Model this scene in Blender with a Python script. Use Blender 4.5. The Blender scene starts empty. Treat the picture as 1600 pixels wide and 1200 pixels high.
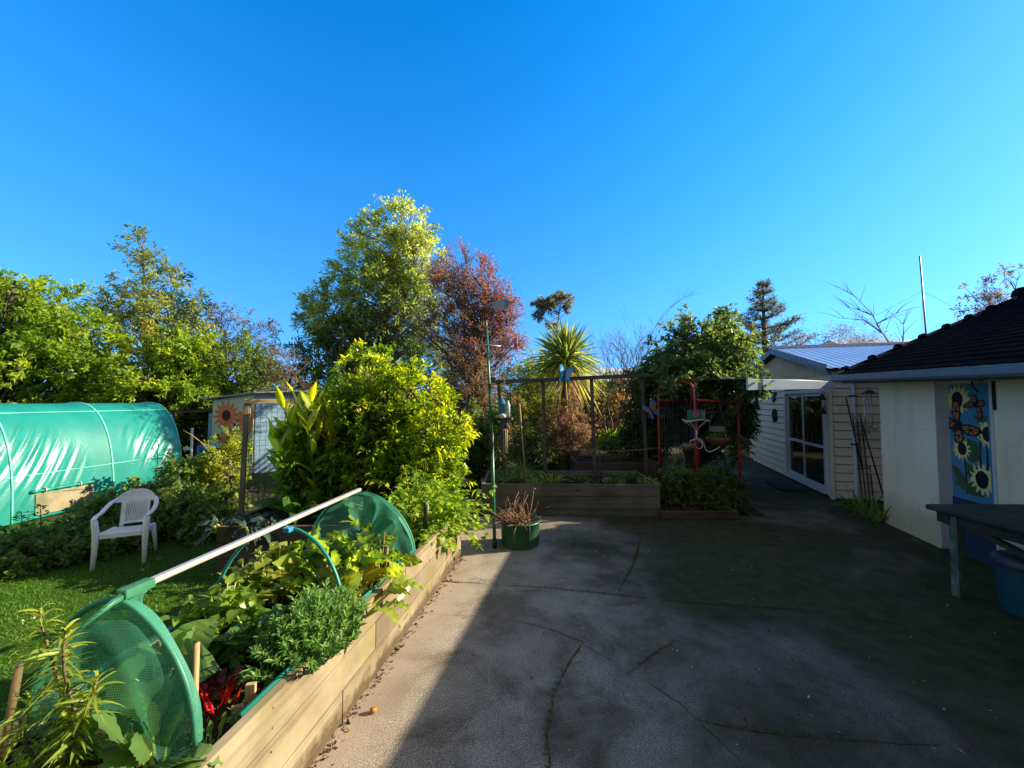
import bpy, math, random
import numpy as np
from mathutils import Vector, Matrix
R = math.radians
sc = bpy.context.scene
col = sc.collection
random.seed(7)
RNG = np.random.default_rng(11)
# ------------------------------------------------------------------ camera model
CAMH, FPX = 1.8, 620.0
PITCH = math.atan(27 / FPX)
def ray(px, py):
    x, y = (px - 800) / FPX, (600 - py) / FPX
    c, s = math.cos(PITCH), math.sin(PITCH)
    return Vector((x, c - y * s, s + y * c))
def PZ(px, py, z=0.0):
    d = ray(px, py); t = (z - CAMH) / d.z
    return Vector((d.x * t, d.y * t, z))
def PY(px, py, Y):
    d = ray(px, py); t = Y / d.y
    return Vector((d.x * t, Y, CAMH + d.z * t))
# ------------------------------------------------------------------ tags
def tag(o, label=None, cat=None, group=None, kind=None):
    if label: o['label'] = label
    if cat: o['category'] = cat
    if group: o['group'] = group
    if kind: o['kind'] = kind
    return o
def thing(name, label, cat, loc=(0, 0, 0), rz=0.0, group=None):
    o = bpy.data.objects.new(name, None); col.objects.link(o)
    o.location = loc; o.rotation_euler = (0, 0, rz); o.empty_display_size = .1
    return tag(o, label, cat, group)
# ------------------------------------------------------------------ mesh builder
def frame_of(d, up=None):
    d = Vector(d).normalized()
    u = Vector(up) if up else (Vector((0, 0, 1)) if abs(d.z) < .9 else Vector((1, 0, 0)))
    s = d.cross(u).normalized()
    return d, s, s.cross(d).normalized()
class MB:
    def __init__(s): s.v = []; s.f = []; s.m = []; s.sm = []; s.t = []
    def add(s, vs, fs, m=0, smooth=False, tone=.5):
        n = len(s.v); s.v += [tuple(v) for v in vs]; s.t += [tone] * len(vs)
        for f in fs: s.f.append([n + i for i in f]); s.m.append(m); s.sm.append(smooth)
        return s
    def box(s, c, size, rot=None, m=0, tone=.5):
        a, b, d = size[0] / 2, size[1] / 2, size[2] / 2
        vs = [Vector((x, y, z)) for x in (-a, a) for y in (-b, b) for z in (-d, d)]
        if rot is not None: vs = [rot @ v for v in vs]
        vs = [v + Vector(c) for v in vs]
        return s.add(vs, [(0, 1, 3, 2), (4, 6, 7, 5), (0, 4, 5, 1), (2, 3, 7, 6), (0, 2, 6, 4), (1, 5, 7, 3)], m, False, tone)
    def bar(s, a, b, w, h, up=(0, 0, 1), m=0, tone=.5):
        a, b = Vector(a), Vector(b); d, sd, u = frame_of(b - a, up)
        vs = []
        for p in (a, b):
            for i, j in ((-1, -1), (1, -1), (1, 1), (-1, 1)): vs.append(p + sd * (i * w / 2) + u * (j * h / 2))
        return s.add(vs, [(0, 1, 2, 3), (7, 6, 5, 4), (0, 4, 5, 1), (1, 5, 6, 2), (2, 6, 7, 3), (3, 7, 4, 0)], m, False, tone)
    def tube(s, pts, r, n=8, cap=True, m=0, closed=False, tone=.5):
        pts = [Vector(p) for p in pts]; k = len(pts)
        rs = r if hasattr(r, '__len__') else [r] * k
        vs = []; prev = None
        for i, p in enumerate(pts):
            if closed: d = pts[(i + 1) % k] - pts[i - 1]
            else: d = pts[min(i + 1, k - 1)] - pts[max(i - 1, 0)]
            if d.length < 1e-9: d = Vector((0, 0, 1))
            d.normalize()
            if prev is None: _, sd, u = frame_of(d)
            else:
                sd = prev - d * prev.dot(d)
                sd = sd.normalized() if sd.length > 1e-6 else frame_of(d)[1]
                u = sd.cross(d).normalized()
            prev = sd
            for j in range(n):
                a = 2 * math.pi * j / n
                vs.append(p + (sd * math.cos(a) + u * math.sin(a)) * rs[i])
        fs = []
        for i in range(k if closed else k - 1):
            for j in range(n):
                a, b = i * n + j, i * n + (j + 1) % n; i2 = (i + 1) % k
                fs.append((a, i2 * n + j, i2 * n + (j + 1) % n, b))
        if cap and not closed:
            fs.append(tuple(range(n))); fs.append(tuple(range(k * n - 1, (k - 1) * n - 1, -1)))
        return s.add(vs, fs, m, True, tone)
    def lathe(s, prof, c=(0, 0, 0), n=24, m=0, a0=0, a1=2 * math.pi, axis=None):
        vs = []; c = Vector(c); full = abs(a1 - a0 - 2 * math.pi) < 1e-6; nn = n if full else n + 1
        if axis: d, sd, u = frame_of(axis)
        else: d, sd, u = Vector((0, 0, 1)), Vector((1, 0, 0)), Vector((0, 1, 0))
        for r, z in prof:
            for j in range(nn):
                a = a0 + (a1 - a0) * j / n
                vs.append(c + sd * (r * math.cos(a)) + u * (r * math.sin(a)) + d * z)
        fs = []
        for i in range(len(prof) - 1):
            for j in range(n):
                j2 = (j + 1) % nn
                fs.append((i * nn + j, i * nn + j2, (i + 1) * nn + j2, (i + 1) * nn + j))
        return s.add(vs, fs, m, True)
    def ball(s, c, r, n=12, m=0, k=8):
        rr = r if hasattr(r, '__len__') else (r, r, r)
        vs = []; c = Vector(c)
        for i in range(k + 1):
            th = math.pi * i / k
            for j in range(n):
                a = 2 * math.pi * j / n
                vs.append(c + Vector((rr[0] * math.sin(th) * math.cos(a), rr[1] * math.sin(th) * math.sin(a), rr[2] * math.cos(th))))
        fs = [(i * n + j, (i + 1) * n + j, (i + 1) * n + (j + 1) % n, i * n + (j + 1) % n) for i in range(k) for j in range(n)]
        return s.add(vs, fs, m, True)
    def prism(s, poly, o, ux, uy, t, m=0):
        """polygon poly (2-D) in the plane o + x*ux + y*uy, thickened by t along ux x uy."""
        ux, uy, o = Vector(ux), Vector(uy), Vector(o); nn = ux.cross(uy).normalized() * t; k = len(poly)
        a = [o + ux * x + uy * y for x, y in poly]; b = [p + nn for p in a]
        fs = [tuple(range(k - 1, -1, -1)), tuple(range(k, 2 * k))] + [(i, (i + 1) % k, k + (i + 1) % k, k + i) for i in range(k)]
        return s.add(a + b, fs, m)
    def grid(s, fn, nu, nv, m=0, smooth=True):
        vs = [fn(i / nu, j / nv) for j in range(nv + 1) for i in range(nu + 1)]
        fs = [(j * (nu + 1) + i, j * (nu + 1) + i + 1, (j + 1) * (nu + 1) + i + 1, (j + 1) * (nu + 1) + i) for j in range(nv) for i in range(nu)]
        return s.add(vs, fs, m, smooth)
    def build(s, name, mats, parent=None, bevel=0.0, solid=0.0):
        me = bpy.data.meshes.new(name); me.from_pydata(s.v, [], s.f)
        for mm in (mats if isinstance(mats, (list, tuple)) else [mats]): me.materials.append(mm)
        me.polygons.foreach_set('material_index', s.m); me.polygons.foreach_set('use_smooth', s.sm)
        at = me.attributes.new('tone', 'FLOAT', 'POINT'); at.data.foreach_set('value', s.t)
        me.update()
        o = bpy.data.objects.new(name, me); col.objects.link(o)
        if parent: o.parent = parent
        if solid: md = o.modifiers.new('Solidify', 'SOLIDIFY'); md.thickness = solid; md.offset = 0
        if bevel:
            md = o.modifiers.new('Bevel', 'BEVEL'); md.width = bevel; md.segments = 2; md.limit_method = 'ANGLE'
        return o
def np_obj(name, V, Fq, tone, mat, parent=None, smooth=False):
    """V (n,3), Fq (m,k) faces, tone (n,)."""
    me = bpy.data.meshes.new(name); V = np.asarray(V, np.float32); Fq = np.asarray(Fq, np.int32)
    m, k = Fq.shape
    me.vertices.add(len(V)); me.vertices.foreach_set('co', V.ravel())
    me.loops.add(m * k); me.loops.foreach_set('vertex_index', Fq.ravel())
    me.polygons.add(m); me.polygons.foreach_set('loop_start', np.arange(0, m * k, k, dtype=np.int32))
    me.polygons.foreach_set('loop_total', np.full(m, k, np.int32))
    if smooth: me.polygons.foreach_set('use_smooth', np.ones(m, bool))
    at = me.attributes.new('tone', 'FLOAT', 'POINT'); at.data.foreach_set('value', np.asarray(tone, np.float32))
    me.materials.append(mat); me.update(calc_edges=True)
    o = bpy.data.objects.new(name, me); col.objects.link(o)
    if parent: o.parent = parent
    return o
def unit(a): return a / np.maximum(np.linalg.norm(a, axis=-1, keepdims=True), 1e-9)
def rnd_unit(n, rng=RNG): return unit(rng.normal(size=(n, 3)))
class Leaves:
    """collects leaf blades (numpy) -> one mesh of quads."""
    def __init__(s): s.V = []; s.F = []; s.T = []; s.n = 0
    def _put(s, V, F, T):
        s.V.append(V); s.F.append(F + s.n); s.T.append(T); s.n += len(V)
    def simple(s, pos, d, L, W, tone, fold=.3, droop=.15, up=None, rng=RNG):
        n = len(pos); d = unit(d); L = np.broadcast_to(L, (n,))[:, None]; W = np.broadcast_to(W, (n,))[:, None]
        u = np.array([0, 0, 1.]) + rng.normal(size=(n, 3)) * 1.1 if up is None else up
        sd = unit(np.cross(d, u)); nm = np.cross(sd, d)
        mid = pos + d * L * .45
        a = mid + sd * W * .5 + nm * W * fold; b = mid - sd * W * .5 + nm * W * fold
        tip = pos + d * L; tip = tip - np.array([0, 0, 1.]) * L * droop
        V = np.stack([pos, a, tip, b], 1).reshape(-1, 3)
        F = np.arange(n * 4).reshape(n, 4)
        # fold along the midrib: two triangles kept as a bent quad
        s._put(V, F, np.repeat(tone, 4)); return s
    def blade(s, pos, d, L, W, tone, seg=4, droop=.3, fold=.15, prof='leaf', wave=0.0, up=None, rng=RNG, curl=0.0):
        n = len(pos); d = unit(np.asarray(d, float)); pos = np.asarray(pos, float)
        L = np.broadcast_to(L, (n,)).astype(float); W = np.broadcast_to(W, (n,)).astype(float); dr = np.broadcast_to(droop, (n,)).astype(float)
        u = np.array([0, 0, 1.]) + rng.normal(size=(n, 3)) * .5 if up is None else np.broadcast_to(up, (n, 3))
        sd = unit(np.cross(d, u)); 
        rows = []
        ph = rng.random(n) * 6
        for i in range(seg + 1):
            t = i / seg
            if prof == 'leaf': w = math.sin(math.pi * min(1, t * .93 + .07) ** .75) * .98 + .02
            elif prof == 'grass': w = 1 - t ** 1.6 * .95
            elif prof == 'sword': w = (.55 + .45 * math.sin(math.pi * min(t * 1.4, 1) * .5)) * (1 - t ** 3 * .96)
            else: w = prof(t)
            w = max(w, .02)
            c = pos + d * (L * t)[:, None]; c[:, 2] -= dr * L * t * t
            tang = d.copy(); tang[:, 2] -= 2 * dr * t; tang = unit(tang)
            nm = np.cross(sd, tang)
            wv = (wave * W * np.sin(ph + i * 2.3))[:, None] * nm if wave else 0
            wv2 = (wave * W * np.sin(ph * 1.7 + i * 2.9))[:, None] * nm if wave else 0
            e = sd * (W * w * .5)[:, None]; lift = nm * (W * w * fold)[:, None]
            rows += [c - e + lift + wv, c, c + e + lift + wv2]
        V = np.stack(rows, 1)                       # n, 3(seg+1), 3
        k = 3 * (seg + 1); f = []
        for i in range(seg):
            for j in (0, 1): f.append((3 * i + j, 3 * i + j + 1, 3 * i + j + 4, 3 * i + j + 3))
        f = np.array(f); F = (np.arange(n)[:, None, None] * k + f[None]).reshape(-1, 4)
        tn = np.repeat(np.asarray(tone, float)[:, None], k, 1)
        if seg >= 4:
            off = np.array([[-.09 + .11 * (i % 2), .22, -.09 + .11 * (i % 2)] for i in range(seg + 1)]).ravel(); tn = np.clip(tn + off[None] + rng.normal(0, .035, tn.shape), 0, 1)
        s._put(V.reshape(-1, 3), F, tn.ravel()); return s
    def build(s, name, mat, parent=None, smooth=False):
        return np_obj(name, np.concatenate(s.V), np.concatenate(s.F), np.concatenate(s.T), mat, parent, smooth)
# ------------------------------------------------------------------ materials
def lin(c):
    return tuple(((x / 12.92) if x <= .04045 else ((x + .055) / 1.055) ** 2.4) for x in c)
class NT:
    def __init__(s, name):
        s.m = bpy.data.materials.new(name); s.m.use_nodes = True; s.t = s.m.node_tree; s.t.nodes.clear()
        s.out = s.n('ShaderNodeOutputMaterial')
    def n(s, kind, **kw):
        x = s.t.nodes.new(kind)
        for k, v in kw.items():
            if k in x.inputs.keys(): x.inputs[k].default_value = v
            else: setattr(x, k, v)
        return x
    def l(s, a, ao, b, bi): s.t.links.new(a.outputs[ao], b.inputs[bi])
    def ramp(s, stops):
        r = s.n('ShaderNodeValToRGB'); e = r.color_ramp.elements
        while len(e) > len(stops): e.remove(e[-1])
        while len(e) < len(stops): e.new(.5)
        for x, (p, c) in zip(e, stops): x.position = p; x.color = (*c, 1) if len(c) == 3 else c
        return r
    def noise(s, scale, detail=4, rough=.6, co=None, dist=0.0):
        x = s.n('ShaderNodeTexNoise', Scale=scale, Detail=detail, Roughness=rough, Distortion=dist)
        if co is not None: s.t.links.new(co, x.inputs['Vector'])
        return x
    def co(s, scale=(1, 1, 1)):
        tc = s.n('ShaderNodeTexCoord'); mp = s.n('ShaderNodeMapping'); mp.inputs['Scale'].default_value = scale
        s.l(tc, 'Object', mp, 'Vector'); return mp.outputs['Vector']
    def mix(s, fac, a, b, mode='MIX'):
        x = s.n('ShaderNodeMix', data_type='RGBA', blend_type=mode)
        for sock, v in ((x.inputs[0], fac), (x.inputs[6], a), (x.inputs[7], b)):
            if isinstance(v, bpy.types.NodeSocket): s.t.links.new(v, sock)
            elif isinstance(v, (int, float)): sock.default_value = v
            else: sock.default_value = (*v, 1)
        return x.outputs[2]
    def bsdf(s, colour, rough=.6, metal=0.0, spec=.4, bump=None, bstr=.3, bdist=.01):
        b = s.n('ShaderNodeBsdfPrincipled')
        if isinstance(colour, bpy.types.NodeSocket): s.t.links.new(colour, b.inputs['Base Color'])
        else: b.inputs['Base Color'].default_value = (*colour, 1)
        if isinstance(rough, bpy.types.NodeSocket): s.t.links.new(rough, b.inputs['Roughness'])
        else: b.inputs['Roughness'].default_value = rough
        b.inputs['Metallic'].default_value = metal; b.inputs['Specular IOR Level'].default_value = spec
        if bump is not None:
            bp = s.n('ShaderNodeBump', Strength=bstr, Distance=bdist); s.t.links.new(bump, bp.inputs['Height']); s.l(bp, 'Normal', b, 'Normal')
        return b
    def done(s, sh, o=0):
        s.t.links.new(sh.outputs[o], s.out.inputs['Surface']); return s.m
def paint(name, c, c2=None, rough=.5, scale=6.0, spec=.4, metal=0.0, bstr=.08, stretch=(1, 1, 1), lo=.35, hi=.7):
    """a surface of colour c with weathered patches of c2."""
    k = NT(name); co = k.co(stretch)
    n1 = k.noise(scale, 6, .65, co); n2 = k.noise(scale * 14, 3, .6, co)
    c2 = c2 or tuple(x * .72 for x in c)
    r = k.ramp([(lo, c), (hi, c2)]); k.l(n1, 'Fac', r, 'Fac')
    m2 = k.mix(.12, r.outputs['Color'], n2.outputs['Color'], 'SOFT_LIGHT')
    return k.done(k.bsdf(m2, rough, metal, spec, n2.outputs['Fac'], bstr))
def leafmat(name, cols, trans=.3, rough=.45, spec=.35, gain=1.0):
    k = NT(name); a = k.n('ShaderNodeAttribute', attribute_name='tone')
    r = k.ramp([(i / (len(cols) - 1), tuple(x * gain for x in c)) for i, c in enumerate(cols)]); k.l(a, 'Fac', r, 'Fac')
    b = k.bsdf(r.outputs['Color'], rough, 0, spec)
    hs = k.n('ShaderNodeHueSaturation', Saturation=1.08, Value=1.9); hs.inputs['Hue'].default_value = .485
    k.l(r, 'Color', hs, 'Color')
    tr = k.n('ShaderNodeBsdfTranslucent'); k.l(hs, 'Color', tr, 'Color')
    mx = k.n('ShaderNodeMixShader', Fac=trans); k.l(b, 'BSDF', mx, 1); k.l(tr, 'BSDF', mx, 2)
    return k.done(mx)
def wood(name, c, c2, dark, axis='Y', rough=.75, gs=28.0, stain=None, stain_c=None, base=False):
    k = NT(name)
    st = {'X': (1.2, gs, gs), 'Y': (gs, 1.2, gs), 'Z': (gs, gs, 1.2)}[axis]
    co = k.co(st); co1 = k.co()
    g = k.noise(1.0, 6, .65, co, .4); big = k.noise(1.7, 5, .6, co1); fine = k.noise(2.2, 3, .6, co)
    r = k.ramp([(.3, c), (.55, c2), (.75, dark)]); k.l(g, 'Fac', r, 'Fac')
    rb = k.ramp([(.36, (1, 1, 1)), (.66, (.46, .43, .38))]); k.l(big, 'Fac', rb, 'Fac')
    m = k.mix(.8, r.outputs['Color'], rb.outputs['Color'], 'MULTIPLY')
    if stain_c:
        n3 = k.noise(3.1, 4, .6, co1); r3 = k.ramp([(.52, (0, 0, 0)), (.66, (1, 1, 1))]); k.l(n3, 'Fac', r3, 'Fac')
        m = k.mix(r3.outputs['Color'], m, stain_c)
    # knots
    vo = k.n('ShaderNodeTexVoronoi', feature='DISTANCE_TO_EDGE' if False else 'F1', Scale=1.0); k.t.links.new(k.co(tuple({'X': (1.6, 7, 7), 'Y': (7, 1.6, 7), 'Z': (7, 7, 1.6)}[axis])), vo.inputs['Vector'])
    rk = k.ramp([(.06, (.32, .26, .2)), (.13, (1, 1, 1))]); k.l(vo, 'Distance', rk, 'Fac'); m = k.mix(.85, m, rk.outputs['Color'], 'MULTIPLY')
    if base:      # damp, soil-splashed foot
        tc = k.n('ShaderNodeTexCoord'); sx = k.n('ShaderNodeSeparateXYZ'); k.l(tc, 'Object', sx, 'Vector'); ad = k.n('ShaderNodeMath', operation='MULTIPLY_ADD'); nb = k.noise(6, 5, .7, co1); k.l(nb, 'Fac', ad, 0); ad.inputs[1].default_value = -.28; k.l(sx, 'Z', ad, 2)
        rb2 = k.ramp([(.0, (.30, .26, .22)), (.07, (1, 1, 1))]); mr = k.n('ShaderNodeMath', operation='ADD'); k.l(ad, 'Value', mr, 0); mr.inputs[1].default_value = .09; k.l(mr, 'Value', rb2, 'Fac'); m = k.mix(.9, m, rb2.outputs['Color'], 'MULTIPLY')
    at = k.n('ShaderNodeAttribute', attribute_name='tone')
    rt = k.ramp([(0, (.62, .62, .64)), (1, (1.0, .98, .95))]); k.l(at, 'Fac', rt, 'Fac')
    m = k.mix(1.0, m, rt.outputs['Color'], 'MULTIPLY')
    return k.done(k.bsdf(m, rough, 0, .25, fine.outputs['Fac'], .35, .004))
M = {}
EXPOSURE = 1.38
SUN_E = 5.0
SKY_AIR, SKY_DUST, SKY_OZ = 1.0, 0.1, 2.0
SKY_SAT, SKY_HUE, SKY_STR = 1.45, .503, .13
SKY_TINT = (1.0, 0.98, 1.0)
SKY_ZS, SKY_Z0 = .55, .22
SKY_SAT2, SKY_VAL2 = .62, .60
# ------------------------------------------------------------------ render settings, camera, light
cam = bpy.data.cameras.new('camera'); camo = bpy.data.objects.new('camera', cam); col.objects.link(camo)
camo.location = (0, 0, CAMH); camo.rotation_euler = (math.pi / 2 + PITCH, 0, 0)
cam.sensor_width = 36; cam.lens = FPX / 1600 * 36; cam.clip_start = .05; cam.clip_end = 3000
sc.camera = camo
sc.render.engine = 'CYCLES'
cy = sc.cycles
cy.use_denoising = True
cy.max_bounces = 7; cy.diffuse_bounces = 4; cy.glossy_bounces = 3; cy.transmission_bounces = 4; cy.transparent_max_bounces = 16
cy.caustics_reflective = False; cy.caustics_refractive = False
cy.use_adaptive_sampling = True; cy.adaptive_threshold = .015
sc.view_settings.view_transform = 'Standard'; sc.view_settings.look = 'None'; sc.view_settings.gamma = 1
sc.view_settings.use_curve_mapping = False
sc.view_settings.exposure = EXPOSURE
SUN_EL = R(23.5); SUN_AZ = R(10.0)                 # azimuth measured from +X towards +Y
sd_ = Vector((math.cos(SUN_EL) * math.cos(SUN_AZ), math.cos(SUN_EL) * math.sin(SUN_AZ), math.sin(SUN_EL)))
sl = bpy.data.lights.new('sun', 'SUN'); sl.energy = SUN_E; sl.angle = R(.38); sl.color = (1.0, .86, .64)
so = bpy.data.objects.new('sun', sl); col.objects.link(so); so.rotation_euler = (-sd_).to_track_quat('-Z', 'Y').to_euler()
so.location = (20, 2, 12)
w = bpy.data.worlds.new('World'); sc.world = w; w.use_nodes = True
nt = w.node_tree; nt.nodes.clear()
sky = nt.nodes.new('ShaderNodeTexSky'); sky.sky_type = 'NISHITA'; sky.sun_disc = False
sky.sun_elevation = SUN_EL; sky.sun_rotation = R(90) - SUN_AZ
sky.altitude = 50; sky.air_density = SKY_AIR; sky.dust_density = SKY_DUST; sky.ozone_density = SKY_OZ
tcw = nt.nodes.new('ShaderNodeTexCoord'); mpw = nt.nodes.new('ShaderNodeMapping')
mpw.inputs['Scale'].default_value = (1, 1, SKY_ZS); mpw.inputs['Location'].default_value = (0, 0, SKY_Z0)
nvw = nt.nodes.new('ShaderNodeVectorMath'); nvw.operation = 'NORMALIZE'
nt.links.new(tcw.outputs['Generated'], mpw.inputs['Vector']); nt.links.new(mpw.outputs['Vector'], nvw.inputs[0]); nt.links.new(nvw.outputs[0], sky.inputs['Vector'])
hs = nt.nodes.new('ShaderNodeHueSaturation'); hs.inputs['Saturation'].default_value = SKY_SAT; hs.inputs['Hue'].default_value = SKY_HUE
tint = nt.nodes.new('ShaderNodeMix'); tint.data_type = 'RGBA'; tint.blend_type = 'MULTIPLY'; tint.inputs[0].default_value = 1
tint.inputs[7].default_value = (*SKY_TINT, 1)
bg = nt.nodes.new('ShaderNodeBackground'); bg.inputs['Strength'].default_value = SKY_STR
wo = nt.nodes.new('ShaderNodeOutputWorld')
# unseen sky overhead and behind the viewer, desaturated and dimmed to neutralise the shade
sxw = nt.nodes.new('ShaderNodeVectorMath'); sxw.operation = 'DOT_PRODUCT'; sxw.inputs[1].default_value = (0, -.7, .9)
nt.links.new(tcw.outputs['Generated'], sxw.inputs[0])
for sock, a, b in (('Saturation', SKY_SAT, SKY_SAT2), ('Value', 1.0, SKY_VAL2)):
    mrw = nt.nodes.new('ShaderNodeMapRange'); mrw.interpolation_type = 'SMOOTHSTEP'
    mrw.inputs['From Min'].default_value = .18; mrw.inputs['From Max'].default_value = .62; mrw.inputs['To Min'].default_value = a; mrw.inputs['To Max'].default_value = b
    nt.links.new(sxw.outputs['Value'], mrw.inputs['Value']); nt.links.new(mrw.outputs['Result'], hs.inputs[sock])
nt.links.new(sky.outputs['Color'], tint.inputs[6]); nt.links.new(tint.outputs[2], hs.inputs['Color']); nt.links.new(hs.outputs['Color'], bg.inputs['Color'])
nt.links.new(bg.outputs['Background'], wo.inputs['Surface'])
# ------------------------------------------------------------------ setting: ground, patio, lawn
def concrete():
    k = NT('concrete'); co = k.co()
    big = k.noise(.55, 6, .62, co, .3); mid = k.noise(3.2, 6, .7, co); fine = k.noise(95, 3, .7, co); grit = k.noise(170, 2, .6, co)
    r = k.ramp([(.3, (.185, .16, .128)), (.5, (.24, .21, .172)), (.72, (.30, .27, .225))]); k.l(mid, 'Fac', r, 'Fac')
    rg = k.ramp([(.38, (.30, .29, .27)), (.5, (1, 1, 1)), (.62, (1.9, 1.86, 1.78))]); k.l(grit, 'Fac', rg, 'Fac')
    rf = k.ramp([(.38, (.35, .34, .32)), (.5, (.95, .95, .95)), (.60, (1.8, 1.78, 1.72))]); k.l(fine, 'Fac', rf, 'Fac')
    m = k.mix(.6, r.outputs['Color'], rg.outputs['Color'], 'MULTIPLY')
    st = k.noise(1.6, 7, .72, co, .6); rst = k.ramp([(.40, (.62, .60, .57)), (.52, (1, 1, 1)), (.7, (1.12, 1.12, 1.1))]); k.l(st, 'Fac', rst, 'Fac')
    m = k.mix(.48, m, rf.outputs['Color'], 'MULTIPLY'); m = k.mix(1.0, m, rst.outputs['Color'], 'MULTIPLY')
    # moss grows on the side under the house wall
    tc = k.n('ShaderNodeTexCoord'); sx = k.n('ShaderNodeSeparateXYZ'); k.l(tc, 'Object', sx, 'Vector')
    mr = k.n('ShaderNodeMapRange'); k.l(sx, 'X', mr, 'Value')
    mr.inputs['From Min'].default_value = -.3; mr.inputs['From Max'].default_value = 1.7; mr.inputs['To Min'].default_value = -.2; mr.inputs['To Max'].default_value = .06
    ad = k.n('ShaderNodeMath', operation='ADD'); k.l(mr, 'Result', ad, 0); k.l(big, 'Fac', ad, 1)
    ad2 = k.n('ShaderNodeMath', operation='MULTIPLY_ADD'); k.l(fine, 'Fac', ad2, 0); ad2.inputs[1].default_value = .16; k.l(ad, 'Value', ad2, 2)
    rm = k.ramp([(.50, (0, 0, 0)), (.64, (.9, .9, .9))]); k.l(ad2, 'Value', rm, 'Fac')
    n5 = k.noise(7, 4, .6, co); rc = k.ramp([(.35, (.020, .024, .006)), (.65, (.050, .052, .012))]); k.l(n5, 'Fac', rc, 'Fac')
    # shade on that side painted into the concrete colour
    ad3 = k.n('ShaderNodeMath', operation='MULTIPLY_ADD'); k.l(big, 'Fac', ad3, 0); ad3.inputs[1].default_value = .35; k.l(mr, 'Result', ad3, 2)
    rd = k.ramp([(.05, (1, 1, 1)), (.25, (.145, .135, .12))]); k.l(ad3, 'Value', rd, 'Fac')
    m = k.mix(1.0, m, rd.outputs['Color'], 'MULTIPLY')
    m = k.mix(rm.outputs['Color'], m, rc.outputs['Color'])
    # reddish silt washed out along the raised bed
    mr2 = k.n('ShaderNodeMapRange'); sil = k.n('ShaderNodeMath', operation='MULTIPLY_ADD'); k.l(sx, 'Y', sil, 0); sil.inputs[1].default_value = -.145; k.l(sx, 'X', sil, 2)
    k.l(sil, 'Value', mr2, 'Value'); mr2.inputs['From Min'].default_value = -1.27; mr2.inputs['From Max'].default_value = -.75; mr2.inputs['To Min'].default_value = .62; mr2.inputs['To Max'].default_value = 0.0
    sm = k.n('ShaderNodeMath', operation='MULTIPLY'); k.l(mr2, 'Result', sm, 0); k.l(big, 'Fac', sm, 1); sm.inputs[1].default_value = 1
    rs = k.ramp([(.10, (0, 0, 0)), (.30, (.8, .8, .8))]); k.l(sm, 'Value', rs, 'Fac')
    m = k.mix(rs.outputs['Color'], m, (.33, .26, .19))
    return k.done(k.bsdf(m, .85, 0, .25, fine.outputs['Fac'], .35, .006))
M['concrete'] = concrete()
M['soil'] = paint('soil', (.055, .036, .022), (.022, .014, .009), .95, 9, .1, bstr=.6)
M['ground'] = paint('ground', (.05, .055, .018), (.05, .035, .02), .95, 1.2, .1, bstr=.5)
M['lawn'] = paint('lawn', (.04, .095, .010), (.035, .07, .01), .95, 5, .1, bstr=.5)
M['moss'] = leafmat('moss', [(.05, .052, .012), (.085, .09, .018), (.13, .125, .03)], .1, .9, .1)
mb = MB(); mb.grid(lambda u, v: Vector((-600 + 1200 * u, -600 + 1200 * v, -.03)), 4, 4); tag(mb.build('ground', M['ground']), kind='structure')
mb = MB(); mb.prism([(-9.5, -.5), (-1.2, -.5), (-1.2, 5.2), (-3, 6.0), (-9.5, 6.2)], (0, 0, -.03), (1, 0, 0), (0, 1, 0), .022); tag(mb.build('lawn', M['lawn']), kind='structure')
mb = MB()
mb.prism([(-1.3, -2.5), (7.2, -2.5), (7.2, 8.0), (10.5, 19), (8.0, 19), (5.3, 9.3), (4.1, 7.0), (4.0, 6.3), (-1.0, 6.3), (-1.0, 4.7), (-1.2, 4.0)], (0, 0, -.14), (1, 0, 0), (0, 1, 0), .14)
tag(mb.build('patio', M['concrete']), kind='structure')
# cracks and joints filled with moss and grit
def crackline(mb, pts, w0, w1, seed):
    rg = random.Random(seed); P = [PZ(x, y) for x, y in pts]; Q = []
    for a, b in zip(P, P[1:]):
        n = max(2, int((b - a).length / .05))
        for i in range(n): Q.append(a.lerp(b, i / n))
    Q.append(P[-1]); L, Rr = [], []; off = 0
    for i, q in enumerate(Q):
        d = (Q[min(i + 1, len(Q) - 1)] - Q[max(i - 1, 0)]).normalized(); s = Vector((-d.y, d.x, 0))
        off = off * .8 + rg.uniform(-.006, .006)
        wd = rg.uniform(w0, w1) * (.25 + 1.1 * abs(math.sin(i * .21 + seed)) * abs(math.sin(i * .057 + seed * 2)))
        L.append(q + s * (off + wd) + Vector((0, 0, .004))); Rr.append(q + s * (off - wd * rg.uniform(.5, 1)) + Vector((0, 0, .004)))
    n = len(Q); mb.add(L + Rr, [(i, n + i, n + i + 1, i + 1) for i in range(n - 1)], tone=rg.uniform(.1, .5))
    return Q
mb = MB(); CR = []
CR += crackline(mb, [(690, 908), (860, 919), (1050, 939), (1250, 953), (1400, 975), (1600, 1035)], .003, .008, 1)
CR += crackline(mb, [(1003, 836), (990, 880), (965, 930)], .004, .012, 2)
crackline(mb, [(650, 957), (780, 965), (860, 985), (912, 1004)], .0015, .004, 3)
CR += crackline(mb, [(912, 1004), (880, 1050), (862, 1090), (853, 1140), (858, 1200), (866, 1290)], .003, .010, 4)
crackline(mb, [(912, 1008), (985, 1050), (1060, 1100), (1130, 1160), (1170, 1200), (1230, 1260)], .001, .003, 5)
CR += crackline(mb, [(985, 1050), (1012, 1030), (1052, 1004)], .003, .008, 6)
CR += crackline(mb, [(1090, 1125), (1180, 1141), (1300, 1155), (1470, 1166)], .0015, .005, 7)
crackline(mb, [(745, 830), (900, 831), (1080, 836), (1330, 850), (1400, 860)], .002, .005, 8)
crackline(mb, [(1235, 785), (1330, 848)], .002, .006, 9)
crackline(mb, [(1070, 806), (1080, 836)], .003, .006, 10)
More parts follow.
